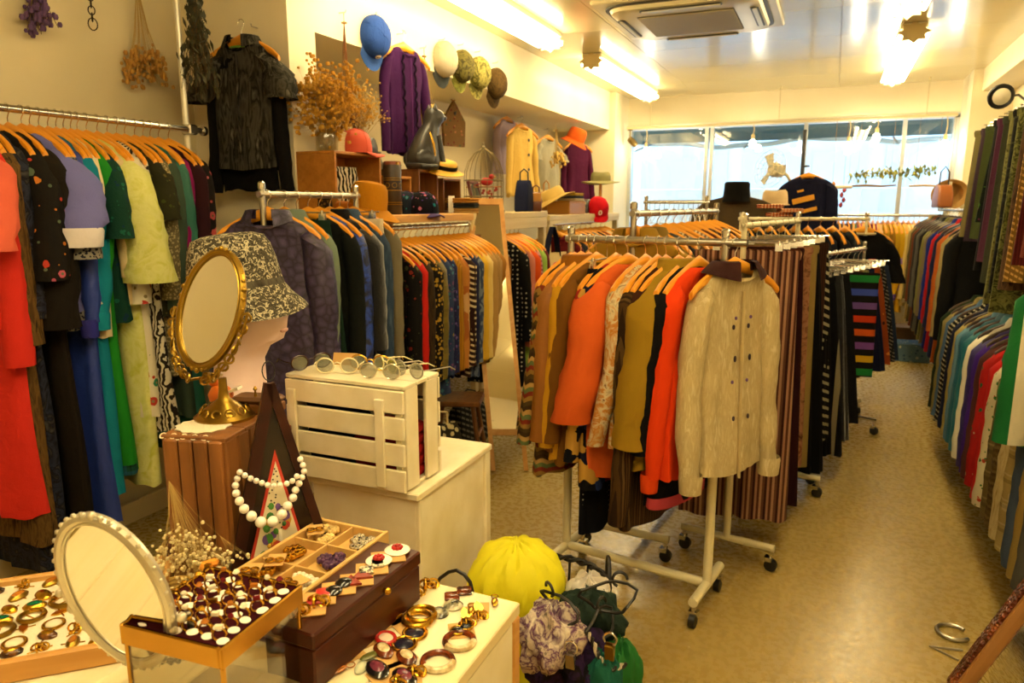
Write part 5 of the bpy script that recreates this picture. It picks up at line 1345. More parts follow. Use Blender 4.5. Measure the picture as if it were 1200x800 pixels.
def e_knot(q, z, s):
    mb = MB()
    for k in range(5):
        a = k * 1.26
        mb.torus((q.x + .005 * math.cos(a) * s, q.y + .005 * math.sin(a) * s, z + .004 + .001 * k), .006 * s, .0016 * s, 12, 5, mat=rotm(R(40), R(30 * k), a))
    return mb
def e_leaf(q, z, s):
    return MB().prism([(0, -.016), (.007, -.006), (.006, .006), (0, .018), (-.006, .006), (-.007, -.006)], .003, Matrix.Diagonal((s, s, 1)), (q.x, q.y, z))
def e_tri(q, z, s): return MB().prism([(-.016, -.010), (.016, -.010), (0, .018)], .004, Matrix.Diagonal((s, s, 1)), (q.x, q.y, z))
def e_sq(q, z, s): return MB().bbox((q.x, q.y, z + .003), (.022 * s, .022 * s, .006), .002)
def e_oval(q, z, s): return MB().lathe([(.016 * s, 0), (.017 * s, .004), (.013 * s, .008), (.006 * s, .010)], 20, (q.x, q.y, z), sx=.62)
def e_oval_st(q, z, s): return MB().lathe([(.012 * s, .006), (.010 * s, .0095), (.004 * s, .0115)], 18, (q.x, q.y, z), sx=.6)
def e_cameo(q, z, s): return MB().torus((q.x, q.y, z + .003), .014 * s, .0028 * s, 22, 8, sy=.8).ball((q.x + .019 * s, q.y - .006 * s, z + .003), (.004, .004, .003), 8, 5).tube([(q.x + .012 * s, q.y - .003, z + .003), (q.x + .018 * s, q.y - .005 * s, z + .003)], .001, 5)
def e_cameo_st(q, z, s): return MB().lathe([(.012 * s, .001), (.011 * s, .004), (.004 * s, .006)], 18, (q.x, q.y, z), sy=.8)
def e_daisy(q, z, s):
    mb = MB().lathe([(.017 * s, 0), (.0185 * s, .003), (.015 * s, .006)], 20, (q.x, q.y, z))
    return mb
def e_daisy_st(q, z, s):
    mb = MB()
    for k in range(8):
        a = k * .785; mb.ball((q.x + .0055 * s * math.cos(a), q.y + .0055 * s * math.sin(a), z + .008), .0032 * s, 7, 5)
    return mb.ball((q.x, q.y, z + .0095), .0035 * s, 7, 5)
def e_drop(q, z, s): return MB().ball((q.x, q.y, z + .003), (.004 * s, .009 * s, .003), 10, 6).torus((q.x, q.y + .012 * s, z + .002), .004 * s, .001, 12, 5)
STONE_FN = {e_rim: e_rim_st, e_hoop: e_hoop_st, e_oval: e_oval_st, e_cameo: e_cameo_st, e_daisy: e_daisy_st}
BLK = P('black_enamel', '#100e10', .15, coat=.5); NAVY = P('navy_enamel', '#1c1a2c', .25); REDE = P('red_enamel', '#a8201a', .25); PINKC = P('pale_cameo', '#d8b8a4', .35)
TORT = P('tortoiseshell', '#7a3410', .2, noise=(60, .4, '#2c1006')); CRMS = P('cream_shell', '#dccfa8', .3, noise=(90, .3, '#a8905c')); ROSE = P('rose_resin', '#6a2c3c', .25); GRNB = P('green_brown_stone', '#5c5a24', .25)
DOT = None
def dots_mat(name, a, b, sc):
    t = NT(name); v = t.n('ShaderNodeTexVoronoi', i_Scale=sc); v.inputs['Randomness'].default_value = .2; t.l(t.coord(), v.inputs['Vector'])
    t.l(t.mix(t.math('LESS_THAN', v.outputs['Distance'], .3), a, b), t.p.inputs['Base Color']); t.p.inputs['Roughness'].default_value = .35; return t.m
POLKA = dots_mat('red_polka', '#b8241c', '#e8dcc8', 190); MARB = P('black_cream_marble', '#16120e', .3, noise=(120, .08, '#d8ccac'))
CDd = (.034, .050, -.012, .022, 1)
pair(494, 692, ZT, 40, 'openwork gold cluster earrings at the back corner of the display table', e_knot, GOLD, sc=1.4)
pair(537, 697, ZT, 30, 'amber and brown square earrings near the table back edge', e_sq, TORT, None, .022)
pair(475, 707, ZT, 20, 'gold bow-shaped pin beside the dark jewellery box', e_leaf, P('dull_brass', '#8a6a2c', .35, .9), None, .012, 0)
pair(523, 715, ZT, 35, 'black and clear marbled disc earrings on the display table', e_dome, P('black_clear', '#2a2a24', .15, noise=(60, .2, '#b0a888')), None, .026)
pair(492, 726, ZT, 60, 'large thin gold hoops on a tan card', e_hoop, GOLD, (.034, .06, -.022, .0, 0), .012, sc=1.0)
pair(566, 713, ZT, 25, 'gold tassel drop earrings near the table back right corner', e_drop, GOLD, (.03, .028, -.006, .0, 0), .03, sc=1.3)
pair(553, 718, ZT, 35, 'gold leaf clip earrings on a card', e_leaf, GOLD, (.03, .03, 0, .0, 0), .024)
pair(541, 739, ZT, 35, 'small black oval earrings rimmed in gold on a card', e_rim, GOLD, (.034, .036, 0, 0, 0), .022, mat2=BLK, sc=.62)
pair(556, 728, ZT, 35, 'coiled gold wire earrings on the display table', e_knot, GOLD, None, .022)
pair(452, 727, ZT, 45, 'glossy black dome earrings with gold rims by the dark box', e_rim, GOLD, (.034, .045, -.014, .012, 0), .026, mat2=BLK, sc=.85)
pair(480, 750, ZT, 55, 'navy button earrings in thick gold settings', e_rim, GOLD, None, .026, mat2=NAVY, sc=1.0)
pair(437, 748, ZT, -25, 'red-rimmed cameo earrings with small drops on a punched card', e_cameo, REDE, (.030, .052, -.020, .034, 1), .036, 35, mat2=PINKC)
pair(412, 768, ZT, -25, 'green and brown drop earrings on a punched card', e_drop, GRNB, (.030, .050, -.016, .026, 1), .03, sc=1.6)
pair(384, 786, ZT, -25, 'amber glass drop earrings on a punched card', e_drop, AMB, (.032, .055, -.012, .026, 1), .02, sc=1.4)
pair(430, 783, ZT, 10, 'clear glass teardrop earrings on the display table', e_oval, P('clear_glass_bead', '#c9cdb0', .08, alpha=.6), None, .02, sc=.7)
pair(463, 769, ZT, 60, 'brown tortoiseshell oval earrings on a tan card', e_oval, TORT, (.045, .034, .0, -.004, 0), .03, 120, mat2=CRMS, sc=1.1)
pair(458, 792, ZT, 60, 'rose pink oval earrings in black settings', e_oval, BLK, (.05, .04, .0, .0, 0), .03, 120, mat2=ROSE, sc=1.25)
pair(526, 765, ZT, 40, 'tortoiseshell and cream hoop earrings near the table edge', e_hoop, TORT, None, .048, 45, mat2=CRMS, sc=1.0)
pair(478, 797, ZT, 35, 'gold rope knot earrings on a card near the table edge', e_knot, GOLD, (.034, .04, 0, 0, 0), .022, sc=1.1)
pair(545, 733, ZT, 35, 'tiny gold clip earrings beside the black oval pair', e_knot, GOLD, None, .014, sc=.6)
pair(399, 748, ZT, 10, 'small white shell earrings beside the dark box', e_dome, CRMS, None, .016, sc=.5)
pair(362, 714, ZL, 35, 'gold scribble earrings on a card at the near end of the dark box lid', e_knot, GOLD, (.042, .034, 0, 0, 0), .022, sc=1.2)
pair(374, 702, ZL, 35, 'red polka-dot bow earrings on the dark box lid', e_sq, POLKA, (.042, .032, 0, 0, 0), .022, 60, sc=.85)
pair(397, 690, ZL, 35, 'flat black disc earrings on the dark box lid', e_dome, BLK, (.044, .034, 0, 0, 0), .026, 55, sc=.8)
pair(418, 680, ZL, 35, 'red triangle earrings edged in gold on the dark box lid', e_tri, P('red_lacquer', '#8a2a18', .25), (.044, .034, 0, 0, 0), .022, 45, sc=.9)
pair(436, 667, ZL, 35, 'black and cream marbled square earrings on the dark box lid', e_sq, MARB, (.044, .034, 0, 0, 0), .024, 45, sc=.85)
pair(455, 653, ZL, 35, 'white daisy earrings with red centres at the far end of the dark box lid', e_daisy, P('white_enamel', '#eee6d4', .25), (.048, .034, 0, 0, 0), .036, 45, mat2=REDE)

# brooches in the felt tray
BR = [('oval gold', e_oval, GOLD, None), ('leaf-shaped gold', e_leaf, GOLD, None), ('knotted gold', e_knot, GOLD, None), ('green-stone gold', e_oval, GOLD, P('emerald', '#0e5a3c', .1)), ('pearl-centred', e_rim, GOLD, PEARL), ('amber-centred', e_oval, OLDGOLD, AMB), ('filigree gold', e_hoop, OLDGOLD, GOLD), ('tiger-striped', e_oval, P('tiger_eye', '#7a4a12', .2, noise=(80, .3, '#2a1404')), GOLD)]
g = random.Random(21); cnt = 0
zf = ZT + .0262
for i in range(10):
    for j in range(7):
        lx, ly = -.198 + .044 * i + g.uniform(-.006, .006), -.118 + .0395 * j + g.uniform(-.006, .006)
        nm, fn, m1, m2 = BR[(i * 3 + j * 5) % 8]
        t = thing('brooch', nm + ' brooch lying on the white felt tray', 'brooch', (tr_c.x + lx * math.cos(tr_a) - ly * math.sin(tr_a), tr_c.y + lx * math.sin(tr_a) + ly * math.cos(tr_a), zf), g.uniform(0, 6.28), nm + ' brooches on the felt tray')
        s_ = g.uniform(.95, 1.25)
        e = obj('setting', fn(Vector((0, 0, 0)), 0, s_), m1, t)
        if m2 is not None and fn in STONE_FN: obj('stone', STONE_FN[fn](Vector((0, 0, 0)), .0006, s_), m2, e)
        obj('pin', MB().tube([(-.018, .0, .0012), (.018, .0, .0012)], .0011, 5), GOLD, t)

# ------------------------------------------------------------------ silver oval mirror in front
sm_c = CP + FWD * 1.0 + RGT * ((135.3 - 600) / F_PX) + UPV * ((400 - 694.4) / F_PX)
sb = Vector((sm_c.x + .005, sm_c.y + .035, ZT))
sm = thing('silver_mirror', 'silver oval vanity mirror with beaded frame and twisted wire stand', 'mirror', tuple(sb))
so_ = sm_c - sb
SILV = P('antique_silver', '#d6cfba', .35, .75)
SMIR = P('silvered_glass', '#efede4', .015, 1.0)
u, v, n = oval_frame(sm, so_, .108, -.183, .129, .097, SILV, .015, SMIR, (88, 268, 200, 340))
mb = MB()
for s in (-1, 1):     # twisted yoke
    for tw_ in (0, math.pi):
        pts = []
        for k in range(25):
            q = k / 24; a = math.pi * .5 * q
            c0 = so_ + u * s * (.106 * math.cos(a)) + v * (-.02 - (.125) * math.sin(a)) - n * (.01 + .02 * q)
            c0.z = max(c0.z, .012)
            ph = q * 26 + tw_
            pts.append(c0 + Vector((math.cos(ph) * .0035, 0, math.sin(ph) * .0035)))
        mb.tube(pts, .0026, 5)
obj('yoke', mb, P('blackened_silver', '#6a6456', .35, 1.0), sm)
for s in (-1, 1): obj('pivot', MB().ball(so_ + u * .106 * s - v * .02, .007, 10, 6), SILV, sm)
obj('foot', MB().lathe([(.055, 0), (.056, .004), (.045, .010), (.02, .016)], 24, (so_.x * .2, so_.y * .3, 0)), SILV, sm)
mb = MB()
for k in range(40):
    a = 2 * math.pi * k / 40; mb.ball(so_ + u * .0965 * math.cos(a) + v * .1285 * math.sin(a) + n * .003, .0036, 7, 5)
obj('beading', mb, SILV, sm)

# stacked floral boxes behind the tray
p = on_z(183, 668, ZT)
z = ZT
for k, (nm, c, h) in enumerate((('dark red-brown', '#4a1c10', .022), ('brown leather-like', '#6a3a1c', .02), ('cream floral paper-covered', None, .024))):
    m_ = P('box_' + nm.split()[0], c, .5) if c else FAB('floral', '#c8a068', '#a8643c', '#6a6a3c', '#8a5a6c', s=2.4)
    t = thing('trinket_box', nm + ' flat trinket box in the stack beside the brown crate', 'box', (-1.215, 1.075, z), R(18 + 6 * k))
    obj('box_body', MB().bbox((0, 0, h * .32), (.088, .105, h * .64), .002), m_ if c else P('box_base', '#8a5224', .5), t, False)
    obj('lid', MB().bbox((0, 0, h * .8), (.092, .109, h * .38), .003), m_, t, False)
    z += h + .0005
# straw coaster pile beside the mirror
p = on_z(200, 690, ZT)
t = thing('straw_coil', 'flat coil of pale straw cord on the display table beside the silver mirror', 'straw coil', (-1.09, .90, ZT))
for k in range(5): obj('coil', MB().torus((0, 0, .004 + .0065 * k), .038 - .003 * (k % 2), .0035, 26, 6), P('straw', '#c8a24c', .7), t)

# ------------------------------------------------------------------ shelves along the plaster wall by the pillar
ZS = 1.452
def shelf_unit(name, label, x0, x1, y0, y1, z, m, apron, legs, th=.04):
    t = thing(name, label, 'shelf', ((x0 + x1) / 2, (y0 + y1) / 2, 0)); w_, d_ = x1 - x0, y1 - y0
    nb = 3
    for k in range(nb): obj('board', MB().bbox((-w_ / 2 + w_ / nb * (k + .5), 0, z - th / 2), (w_ / nb - .001, d_, th), .003), m, t, False)
    if apron: obj('apron', MB().bbox((w_ / 2 - .014, 0, z - th - apron / 2), (.022, d_ - .01, apron), .003), m, t, False)
    for lx, ly in legs: obj('leg', MB().bbox((lx * (w_ / 2 - .035), ly * (d_ / 2 - .03), (z - th) / 2), (.05, .05, z - th - .001), .004), m, t, False)
    return t
WPINE = P('whitewashed_pine', '#d6c290', .55, grain=(4, '#c8b07a', 1))
shelf_unit('shelf', 'pine shelf board above the rail of printed shirts, carrying hats and vases', -2.62, -1.93, 2.78, 3.86, ZS, PINE, 0, ((-1, -1), (-1, 1)))
shelf_unit('shelf', 'whitewashed pine table-shelf with apron behind the standing mirror', -2.62, -1.97, 3.92, 5.18, ZS, WPINE, .075, ((-1, -1), (-1, 1), (1, 1)))
shelf_unit('shelf', 'far whitewashed shelf with handbags and the red cap', -2.62, -1.97, 5.23, 7.2, ZS - .03, WPINE, .03, ((-1, -1), (-1, 1), (1, -1), (1, 1)))
def open_box(name, label, x0, x1, y0, y1, z0, z1, m, th=.014, shelves=(), slat=False):
    """a wooden box open towards the shop (+x)"""
    t = thing(name, label, 'crate', ((x0 + x1) / 2, (y0 + y1) / 2, z0)); w_, d_, h_ = x1 - x0, y1 - y0, z1 - z0
    obj('top', MB().bbox((0, 0, h_ - th / 2), (w_, d_, th), .002), m, t, False); obj('bottom', MB().bbox((0, 0, th / 2), (w_, d_, th), .002), m, t, False)
    for s in (-1, 1): obj('side', MB().bbox((0, s * (d_ / 2 - th / 2), h_ / 2), (w_, th, h_ - 2 * th), .002), m, t, False)
    if slat:
        n_ = max(2, int(h_ / .07))
        for k in range(n_): obj('slat', MB().bbox((-w_ / 2 + th / 2, 0, th + (k + .5) * (h_ - 2 * th) / n_), (th, d_ - 2 * th, (h_ - 2 * th) / n_ - .008), .002), m, t, False)
    else: obj('back', MB().bbox((-w_ / 2 + th / 2, 0, h_ / 2), (th, d_ - 2 * th, h_ - 2 * th), .002), m, t, False)
    for z in shelves: obj('shelf', MB().bbox((0, 0, z), (w_ - .02, d_ - 2 * th, th), .002), m, t, False)
    return t
ORW = P('honey_wood', '#b97a2c', .5, grain=(5, '#a0641c', 1))
open_box('display_cabinet', 'open honey-coloured wooden cabinet on the pine shelf, zebra bag inside', -2.42, -2.19, 2.91, 3.30, ZS, 1.755, ORW)
open_box('display_cabinet', 'small open wooden box with a white card on the pine shelf beside the vase', -2.40, -2.19, 3.40, 3.60, ZS, 1.655, ORW)
open_box('display_cabinet', 'slatted wooden apple crate on its side on the pine shelf under the cat', -2.40, -2.16, 3.63, 3.85, ZS, 1.70, WARMWOOD, slat=True)
open_box('display_cabinet', 'slatted wooden crate on the whitewashed shelf beside the birdcage', -2.40, -2.18, 3.95, 4.18, ZS, 1.66, WARMWOOD, slat=True)
def at_shelf(px, py, X, z=ZS):
    p = on_x(px, py, X); return (X, p.y, z)
def hat(loc, label, crown, brim_m=None, r=.09, h=.10, br=.15, droop=.02, rz=0, tilt=(0, 0), cat='hat', name='hat', band=None, seed=3, group=None):
    t = thing(name, label, cat, loc, rz, group); t.rotation_euler = (tilt[0], tilt[1], rz); g = random.Random(seed); ph = g.uniform(0, 6)
    cr = [[Vector((rr * math.cos(2 * math.pi * j / 28) * 1.08, rr * math.sin(2 * math.pi * j / 28), z + .004 * math.sin(2 * 2 * math.pi * j / 28 + ph))) for j in range(28)] for rr, z in ((r * 1.02, droop), (r * 1.0, droop + h * .4), (r * .93, droop + h * .8), (r * .78, droop + h * .97), (r * .45, droop + h * .95), (r * .05, droop + h * .90))]
    obj('crown', MB().loft(cr, False, True), crown, t)
    bm = []
    for rr, z in ((r * 1.0, droop + .004), ((r + br) / 2, droop * .55), (br, 0), (br - .002, -.004)):
        bm.append([Vector((rr * math.cos(2 * math.pi * j / 36) * 1.06, rr * math.sin(2 * math.pi * j / 36), z + (rr - r) * .14 * math.sin(2 * 2 * math.pi * j / 36 + ph))) for j in range(36)])
    obj('brim', MB().loft(bm), brim_m or crown, t)
    if band is not None: obj('hat_band', MB().lathe([(1, 0), (1.01, .01), (.995, .024)], 28, (0, 0, droop + .004), False, False, sx=r * 1.1, sy=r * 1.025), band, t)
    return t
def cap(loc, label, m, visor_m=None, rz=0, rot=None, r=.085, logo=None, name='baseball_cap', group=None):
    """cap in its own frame: crown up, visor towards +x"""
    t = thing(name, label, 'cap', loc, 0, group)
    t.rotation_euler = rot if rot is not None else (0, 0, rz)
    cr = [[Vector((rr * 1.12 * math.cos(2 * math.pi * j / 28), rr * math.sin(2 * math.pi * j / 28), z)) for j in range(28)] for rr, z in ((r, 0), (r * 1.0, .03), (r * .93, .065), (r * .75, .095), (r * .45, .112), (r * .1, .118))]
    obj('crown', MB().loft(cr, False, True), m, t)
    vi, vo = [], []
    for k in range(13):
        a = R(-62 + 124 * k / 12)
        vi.append(Vector((r * 1.10 * math.cos(a), r * math.sin(a), .004))); vo.append(Vector((r * 1.08 * math.cos(a) + .07 * math.cos(a * .75), r * .98 * math.sin(a), -.004 - .016 * abs(math.sin(a)))))
    lo_ = [p - Vector((0, 0, .004)) for p in vo]; li = [p - Vector((0, 0, .004)) for p in vi]
    obj('visor', MB().loft([vi, vo, lo_, li], closed=False), visor_m or m, t)
    obj('button', MB().ball((0, 0, .119), (.008, .008, .004), 8, 5), m, t)
    mb = MB()
    for k in range(3):
        a = R(60 * k)
        mb.tube([(r * 1.12 * 1.01 * math.cos(a) * q, r * 1.01 * math.sin(a) * q, z) for q, z in ((1, .004), (1.0, .03), (.94, .066), (.76, .097), (.45, .115), (0, .121), (-.45, .115), (-.76, .097), (-.94, .066), (-1.0, .03), (-1, .004))], .0012, 4)
    obj('seams', mb, m, t)
    if logo is not None: obj('logo', MB().torus((r * 1.07, 0, .048), .018, .005, 14, 6, mat=rotm(0, R(78)), sy=.7), logo, t)
    return t
def bag(loc, label, m, dims, rz=0, handle=None, name='handbag', flap=None, cat='bag', hr=.006, hh=.09):
    t = thing(name, label, cat, loc, rz); w_, d_, h_ = dims
    rr = [[Vector((x, y, z)) for x, y in rrect(w_ / 2 * q, d_ / 2 * q2, min(.02, d_ * .4))] for z, q, q2 in ((0, .9, .9), (h_ * .06, 1.0, 1.0), (h_ * .5, 1.0, .95), (h_ * .9, .93, .6), (h_, .90, .35))]
    obj('body', MB().loft(rr, True, True), m, t)
    if flap is not None: obj('flap', MB().bbox((0, -d_ * .42, h_ * .72), (w_ * .86, .012, h_ * .45), .004), flap, t)
    if handle is not None: obj('handle', MB().tube([(-w_ * .3, 0, h_ * .93), (-w_ * .28, 0, h_ + hh * .7), (0, 0, h_ + hh), (w_ * .28, 0, h_ + hh * .7), (w_ * .3, 0, h_ * .93)], hr, 8), handle, t)
    return t
LEATH = P('brown_leather', '#5a2a12', .4, bump=(60, .2)); BLKL = P('black_leather', '#14110f', .35, bump=(60, .2)); GREYL = P('grey_leather', '#4a4740', .4, bump=(50, .3)); TANL = P('tan_leather', '#a8701c', .45, bump=(60, .15)); REDL = P('coral_felt', '#c84a2c', .7)
ZEB = FAB('zebra', '#e0d4b8', '#1a1510', s=1.6)
bag(at_shelf(401, 225, -2.26, ZS + .014), 'zebra-striped fabric bag leaning inside the honey-coloured cabinet', ZEB, (.2, .06, .22), R(75))
hat(at_shelf(430, 248, -2.03), 'mustard felt hat with upturned brim on the pine shelf', F('#b87a14', '#a0660c'), None, .085, .12, .15, .035, tilt=(0, R(10)), seed=5)
hat(at_shelf(413, 250, -2.1), 'orange crushed velvet hat under the mustard felt hat', F('#a8601c', '#8a4a10'), None, .08, .05, .13, .015, seed=8)
p = at_shelf(461, 250, -2.06)
t = thing('etched_vase', 'tall dark brown cylindrical vase with gold etched bands on the pine shelf', 'vase', p)
VB = P('vase_brown', '#2a1c10', .4, noise=(30, .4, '#3a2814'))
obj('body', MB().lathe([(.042, 0), (.046, .006), (.046, .235), (.043, .245), (.038, .245), (.038, .2)], 24, cap1=True), VB, t)
for z in (.05, .06, .12, .17, .18): obj('band', MB().torus((0, 0, z), .0465, .002, 24, 5), OLDGOLD, t)
for k in range(8): obj('etched_scroll', MB().torus((.0463 * math.cos(k * .785), .0463 * math.sin(k * .785), .145), .012, .0012, 12, 5, mat=rotm(0, R(90), k * .785)), OLDGOLD, t)
p = at_shelf(495, 250, -2.02)
FLW = FAB('floral', '#15131c', '#5a3a84', '#1c7a84', '#c46a8a', s=1.8, r=.4)
cap(p, 'black cap with purple and teal flowers, visor over the shelf edge', FLW, FAB('floral', '#4a3a6c', '#7a4a9c', '#3a8a94', s=2.0), rz=R(-25), r=.085)
cap((p[0] - .08, p[1] - .03, ZS), 'second floral cap tucked behind the black flowered cap', FAB('floral', '#1c2434', '#1c7a84', '#8a3a84', s=1.8), None, rz=R(30), r=.08)
o = tag(obj('price_card', MB().bbox((0, 0, .03), (.003, .035, .05), .001), WHITEC), 'small white card fixed to the back of the small wooden box', 'card'); o.location = (-2.375, 3.52, 1.53)
o = tag(obj('price_card', MB().bbox((0, 0, .05), (.004, .075, .10), .001), WHITEC), 'white square card standing on the slatted crate beside the birdcage', 'card'); o.location = (-2.10, 3.90, ZS + .001)
# small pots on the box
p = (-2.25, 3.50, 1.655)
t = thing('leather_cup', 'reddish leather drum-shaped cup with stitched strap on the small box', 'cup', p)
obj('body', MB().lathe([(.045, 0), (.048, .004), (.048, .075), (.044, .08), (.04, .05)], 20), P('red_leather', '#7a3414', .4), t)
for z in (.02, .06): obj('band', MB().torus((0, 0, z), .0485, .003, 20, 6), LEATH, t)
obj('buckle', MB().box((.045, -.02, .04), (.012, .014, .07)), OLDGOLD, t)
t = thing('stone_bowl', 'small dark grey stone bowl beside the leather cup', 'bowl', (-2.25, 3.425, 1.655))
obj('body', MB().lathe([(.018, 0), (.03, .01), (.036, .03), (.032, .035), (.024, .02)], 18), P('dark_stone', '#3a3834', .6), t)
t = thing('silver_jug', 'small tarnished silver jug beside the leather cup', 'jug', (-2.32, 3.45, 1.655))
obj('body', MB().lathe([(.03, 0), (.04, .02), (.038, .07), (.026, .10), (.03, .13), (.027, .13)], 18), P('tarnish', '#8a8674', .35, .8), t)
obj('handle', MB().torus((0, -.045, .07), .028, .005, 14, 6, mat=rotm(0, R(90)), a0=90, a1=270), P('tarnish', '#8a8674'), t)

# sitting cat statue
p = (-2.20, 3.75, 1.70)
CATM = P('black_cat', '#1c1a18', .35, noise=(12, .4, '#34302a'))
ct_ = thing('cat_statue', 'black sitting cat statue with a gold stripe on the apple crate', 'statue', p, R(62)); CATK = 1.28
rings = []
for z, cx, rx, ry in ((0, 0, .075, .06), (.02, 0, .085, .068), (.06, .0, .08, .065), (.11, .012, .068, .055), (.155, .026, .056, .046), (.185, .038, .046, .04), (.20, .05, .043, .038), (.22, .06, .05, .042), (.24, .064, .05, .043), (.258, .06, .042, .038), (.27, .054, .026, .026)):
    rings.append([Vector((cx + rx * math.cos(2 * math.pi * j / 22), ry * math.sin(2 * math.pi * j / 22), z)) * CATK for j in range(22)])
body = MB().loft(rings, True, True)
body.ball(Vector((.108, 0, .232)) * CATK, (.026, .024, .018), 12, 7)
for s in (-1, 1):
    body.tube([Vector((.06, s * .026, .15)) * CATK, Vector((.082, s * .028, .06)) * CATK, Vector((.09, s * .028, .012)) * CATK], [.026, .02, .022], 10)
    body.ball(Vector((.105, s * .028, .012)) * CATK, (.026, .018, .014), 10, 6)
    body.ball(Vector((-.02, s * .05, .045)) * CATK, (.07, .03, .055), 12, 7)
obj('body', body, CATM, ct_)
for s in (-1, 1):
    obj('ear', MB().lathe([(.017, 0), (.010, .02), (.001, .036)], 8, Vector((.052, s * .027, .262)) * CATK), CATM, ct_)
    obj('eye', MB().ball(Vector((.106, s * .020, .252)) * CATK, .005, 8, 5), P('cat_eye', '#a8902c', .2), ct_)
obj('tail', MB().tube([Vector(q) * CATK for q in ((-.07, 0, .02), (-.10, -.04, .015), (-.06, -.085, .012), (.02, -.09, .012))], [.02, .018, .015, .009], 8), CATM, ct_)
obj('gold_stripe', MB().tube([Vector(q) * CATK for q in ((.0, -.062, .16), (.012, -.07, .11), (.02, -.07, .06))], [.004, .008, .004], 6), GOLD, ct_)

# birdcage
p = at_shelf(567, 226, -2.05); ZG = ZS
bg_ = thing('birdcage', 'domed antique wire birdcage with red bird and flowers inside', 'birdcage', (p[0], p[1], ZG))
CAGE = P('aged_wire', '#7a6a44', .5, .4)
rb = .125
obj('base', MB().lathe([(rb + .008, 0), (rb + .01, .012), (rb, .018)], 28), CAGE, bg_)
for z in (.10, .20): obj('hoop', MB().torus((0, 0, z), rb, .004, 28, 6), CAGE, bg_)
for k in range(20):
    a = 2 * math.pi * k / 20; c, s_ = math.cos(a), math.sin(a)
    obj('bar', MB().tube([(rb * c, rb * s_, .015), (rb * c, rb * s_, .205), (rb * .97 * c, rb * .97 * s_, .255), (rb * .8 * c, rb * .8 * s_, .315), (rb * .5 * c, rb * .5 * s_, .365), (rb * .15 * c, rb * .15 * s_, .395), (0, 0, .40)], .0018, 5), CAGE, bg_)
obj('finial', MB().lathe([(.012, .395), (.016, .405), (.006, .415), (.009, .425), (.002, .44)], 12), CAGE, bg_)
obj('perch', MB().tube([(-rb, 0, .16), (rb, 0, .16)], .004, 6), ORW, bg_)
t = thing('red_bird', 'small red toy bird on the perch inside the birdcage', 'toy bird', (p[0] + .02, p[1], ZG + .168), R(30))
RB = P('red_feather', '#b01c1c', .7)
obj('body', MB().ball((0, 0, .025), (.04, .024, .026), 12, 8), RB, t); obj('head', MB().ball((.032, 0, .055), .018, 10, 7), RB, t)
obj('tail', MB().prism([(-.03, -.008), (-.085, -.014), (-.085, .014), (-.03, .008)], .005, rotm(0, R(-15)), (0, 0, .02)), RB, t); obj('beak', MB().lathe([(.006, 0), (.001, .014)], 8, (.048, 0, .054), mat=rotm(0, R(90))), P('beak', '#d8b03c'), t)
sprig('dried_flowers', 'red and white dried flowers standing in the birdcage', 'dried flowers', (p[0] + .01, p[1] + .03, ZG + .02), (p[0] + .02, p[1] + .03, ZG + .12), 6, .022, STRAW, P('red_blossom', '#a83a2c', .8), .010, 17, sub=3)

# straw boater, cloth stack, framed cushion, bangles
hat((-2.13, 3.86, 1.70), 'yellow straw boater with dark underside resting by the cat statue', P('straw_yellow', '#d0a030', .7, bump=(200, .4)), None, .075, .05, .12, .012, tilt=(R(8), R(18)), seed=4, band=F('#1c140c'))
for k, (c, nm) in enumerate((('#c08a3c', 'tan'), ('#33373a', 'dark grey'), ('#caa060', 'beige'))):
    q = at_shelf(532, 244, -2.03)
    folded('folded_cloth', nm + ' folded cloth in the stack beside the standing mirror top', 'cloth', (-2.06, 4.02, ZS + .030 * (2 - k)), (.19, .22 - .02 * k, .029), F(c), 2, R(4 * k))
q = at_shelf(553, 226, -2.05)
t = thing('framed_cushion', 'small padded picture with maroon frame and grey-green cloth, leaning on the crate', 'picture', (-2.10, 4.27, ZS), R(8)); t.rotation_euler = (0, R(-12), R(8))
MAR = P('maroon_frame', '#5a1c20', .5)
for s in (-1, 1):
    obj('stile', MB().bbox((0, s * .085, .10), (.02, .016, .20), .003), MAR, t, False); obj('rail', MB().bbox((0, 0, .10 + s * .092), (.02, .154, .016), .003), MAR, t, False)
obj('padding', MB().ball((0, 0, .10), (.018, .078, .086), 16, 10), FAB('marble', '#6a6a54', '#4a4c3c', '#8a8468'), t)
# items on top of the cabinet
ZK = 1.755
t = thing('white_box', 'cream cardboard box standing on the honey-coloured cabinet', 'box', (-2.31, 3.06, ZK), R(4)); 
obj('box_body', MB().bbox((0, 0, .045), (.13, .11, .09), .003), P('cream_box', '#d8c79a', .7), t, False); obj('lid', MB().bbox((0, 0, .094), (.134, .114, .012), .003), P('cream_box', '#d8c79a'), t, False)
cap((-2.24, 3.15, ZK + .002), 'coral red felt cap on the honey-coloured cabinet beside the white box', REDL, None, rz=R(50), r=.075)
bag((-2.34, 3.24, ZK), 'black leather handbag on the honey-coloured cabinet', BLKL, (.05, .09, .1), 0)
bag((-2.25, 3.265, ZK), 'dark grey glossy clutch bag at the end of the honey-coloured cabinet', GREYL, (.09, .11, .085), R(10), flap=P('grey_flap', '#5a574e', .3))
def glass_jar(loc, label, r, h):
    t = thing('glass_jar', label, 'jar', loc)
    obj('body', MB().lathe([(r * .9, 0), (r, .008), (r, h * .75), (r * .8, h * .9), (r * .85, h)], 22, cap1=False), CGL, t); obj('rim', MB().torus((0, 0, h), r * .85, .003, 22, 6), CGL, t); return t
glass_jar((-2.27, 2.955, ZK), 'clear glass jar behind the white box holding orange dried flowers', .045, .12)
glass_jar((-2.36, 3.32, ZS + .30), 'clear glass jar with pale dried flowers behind the purple blouse', .04, .11)
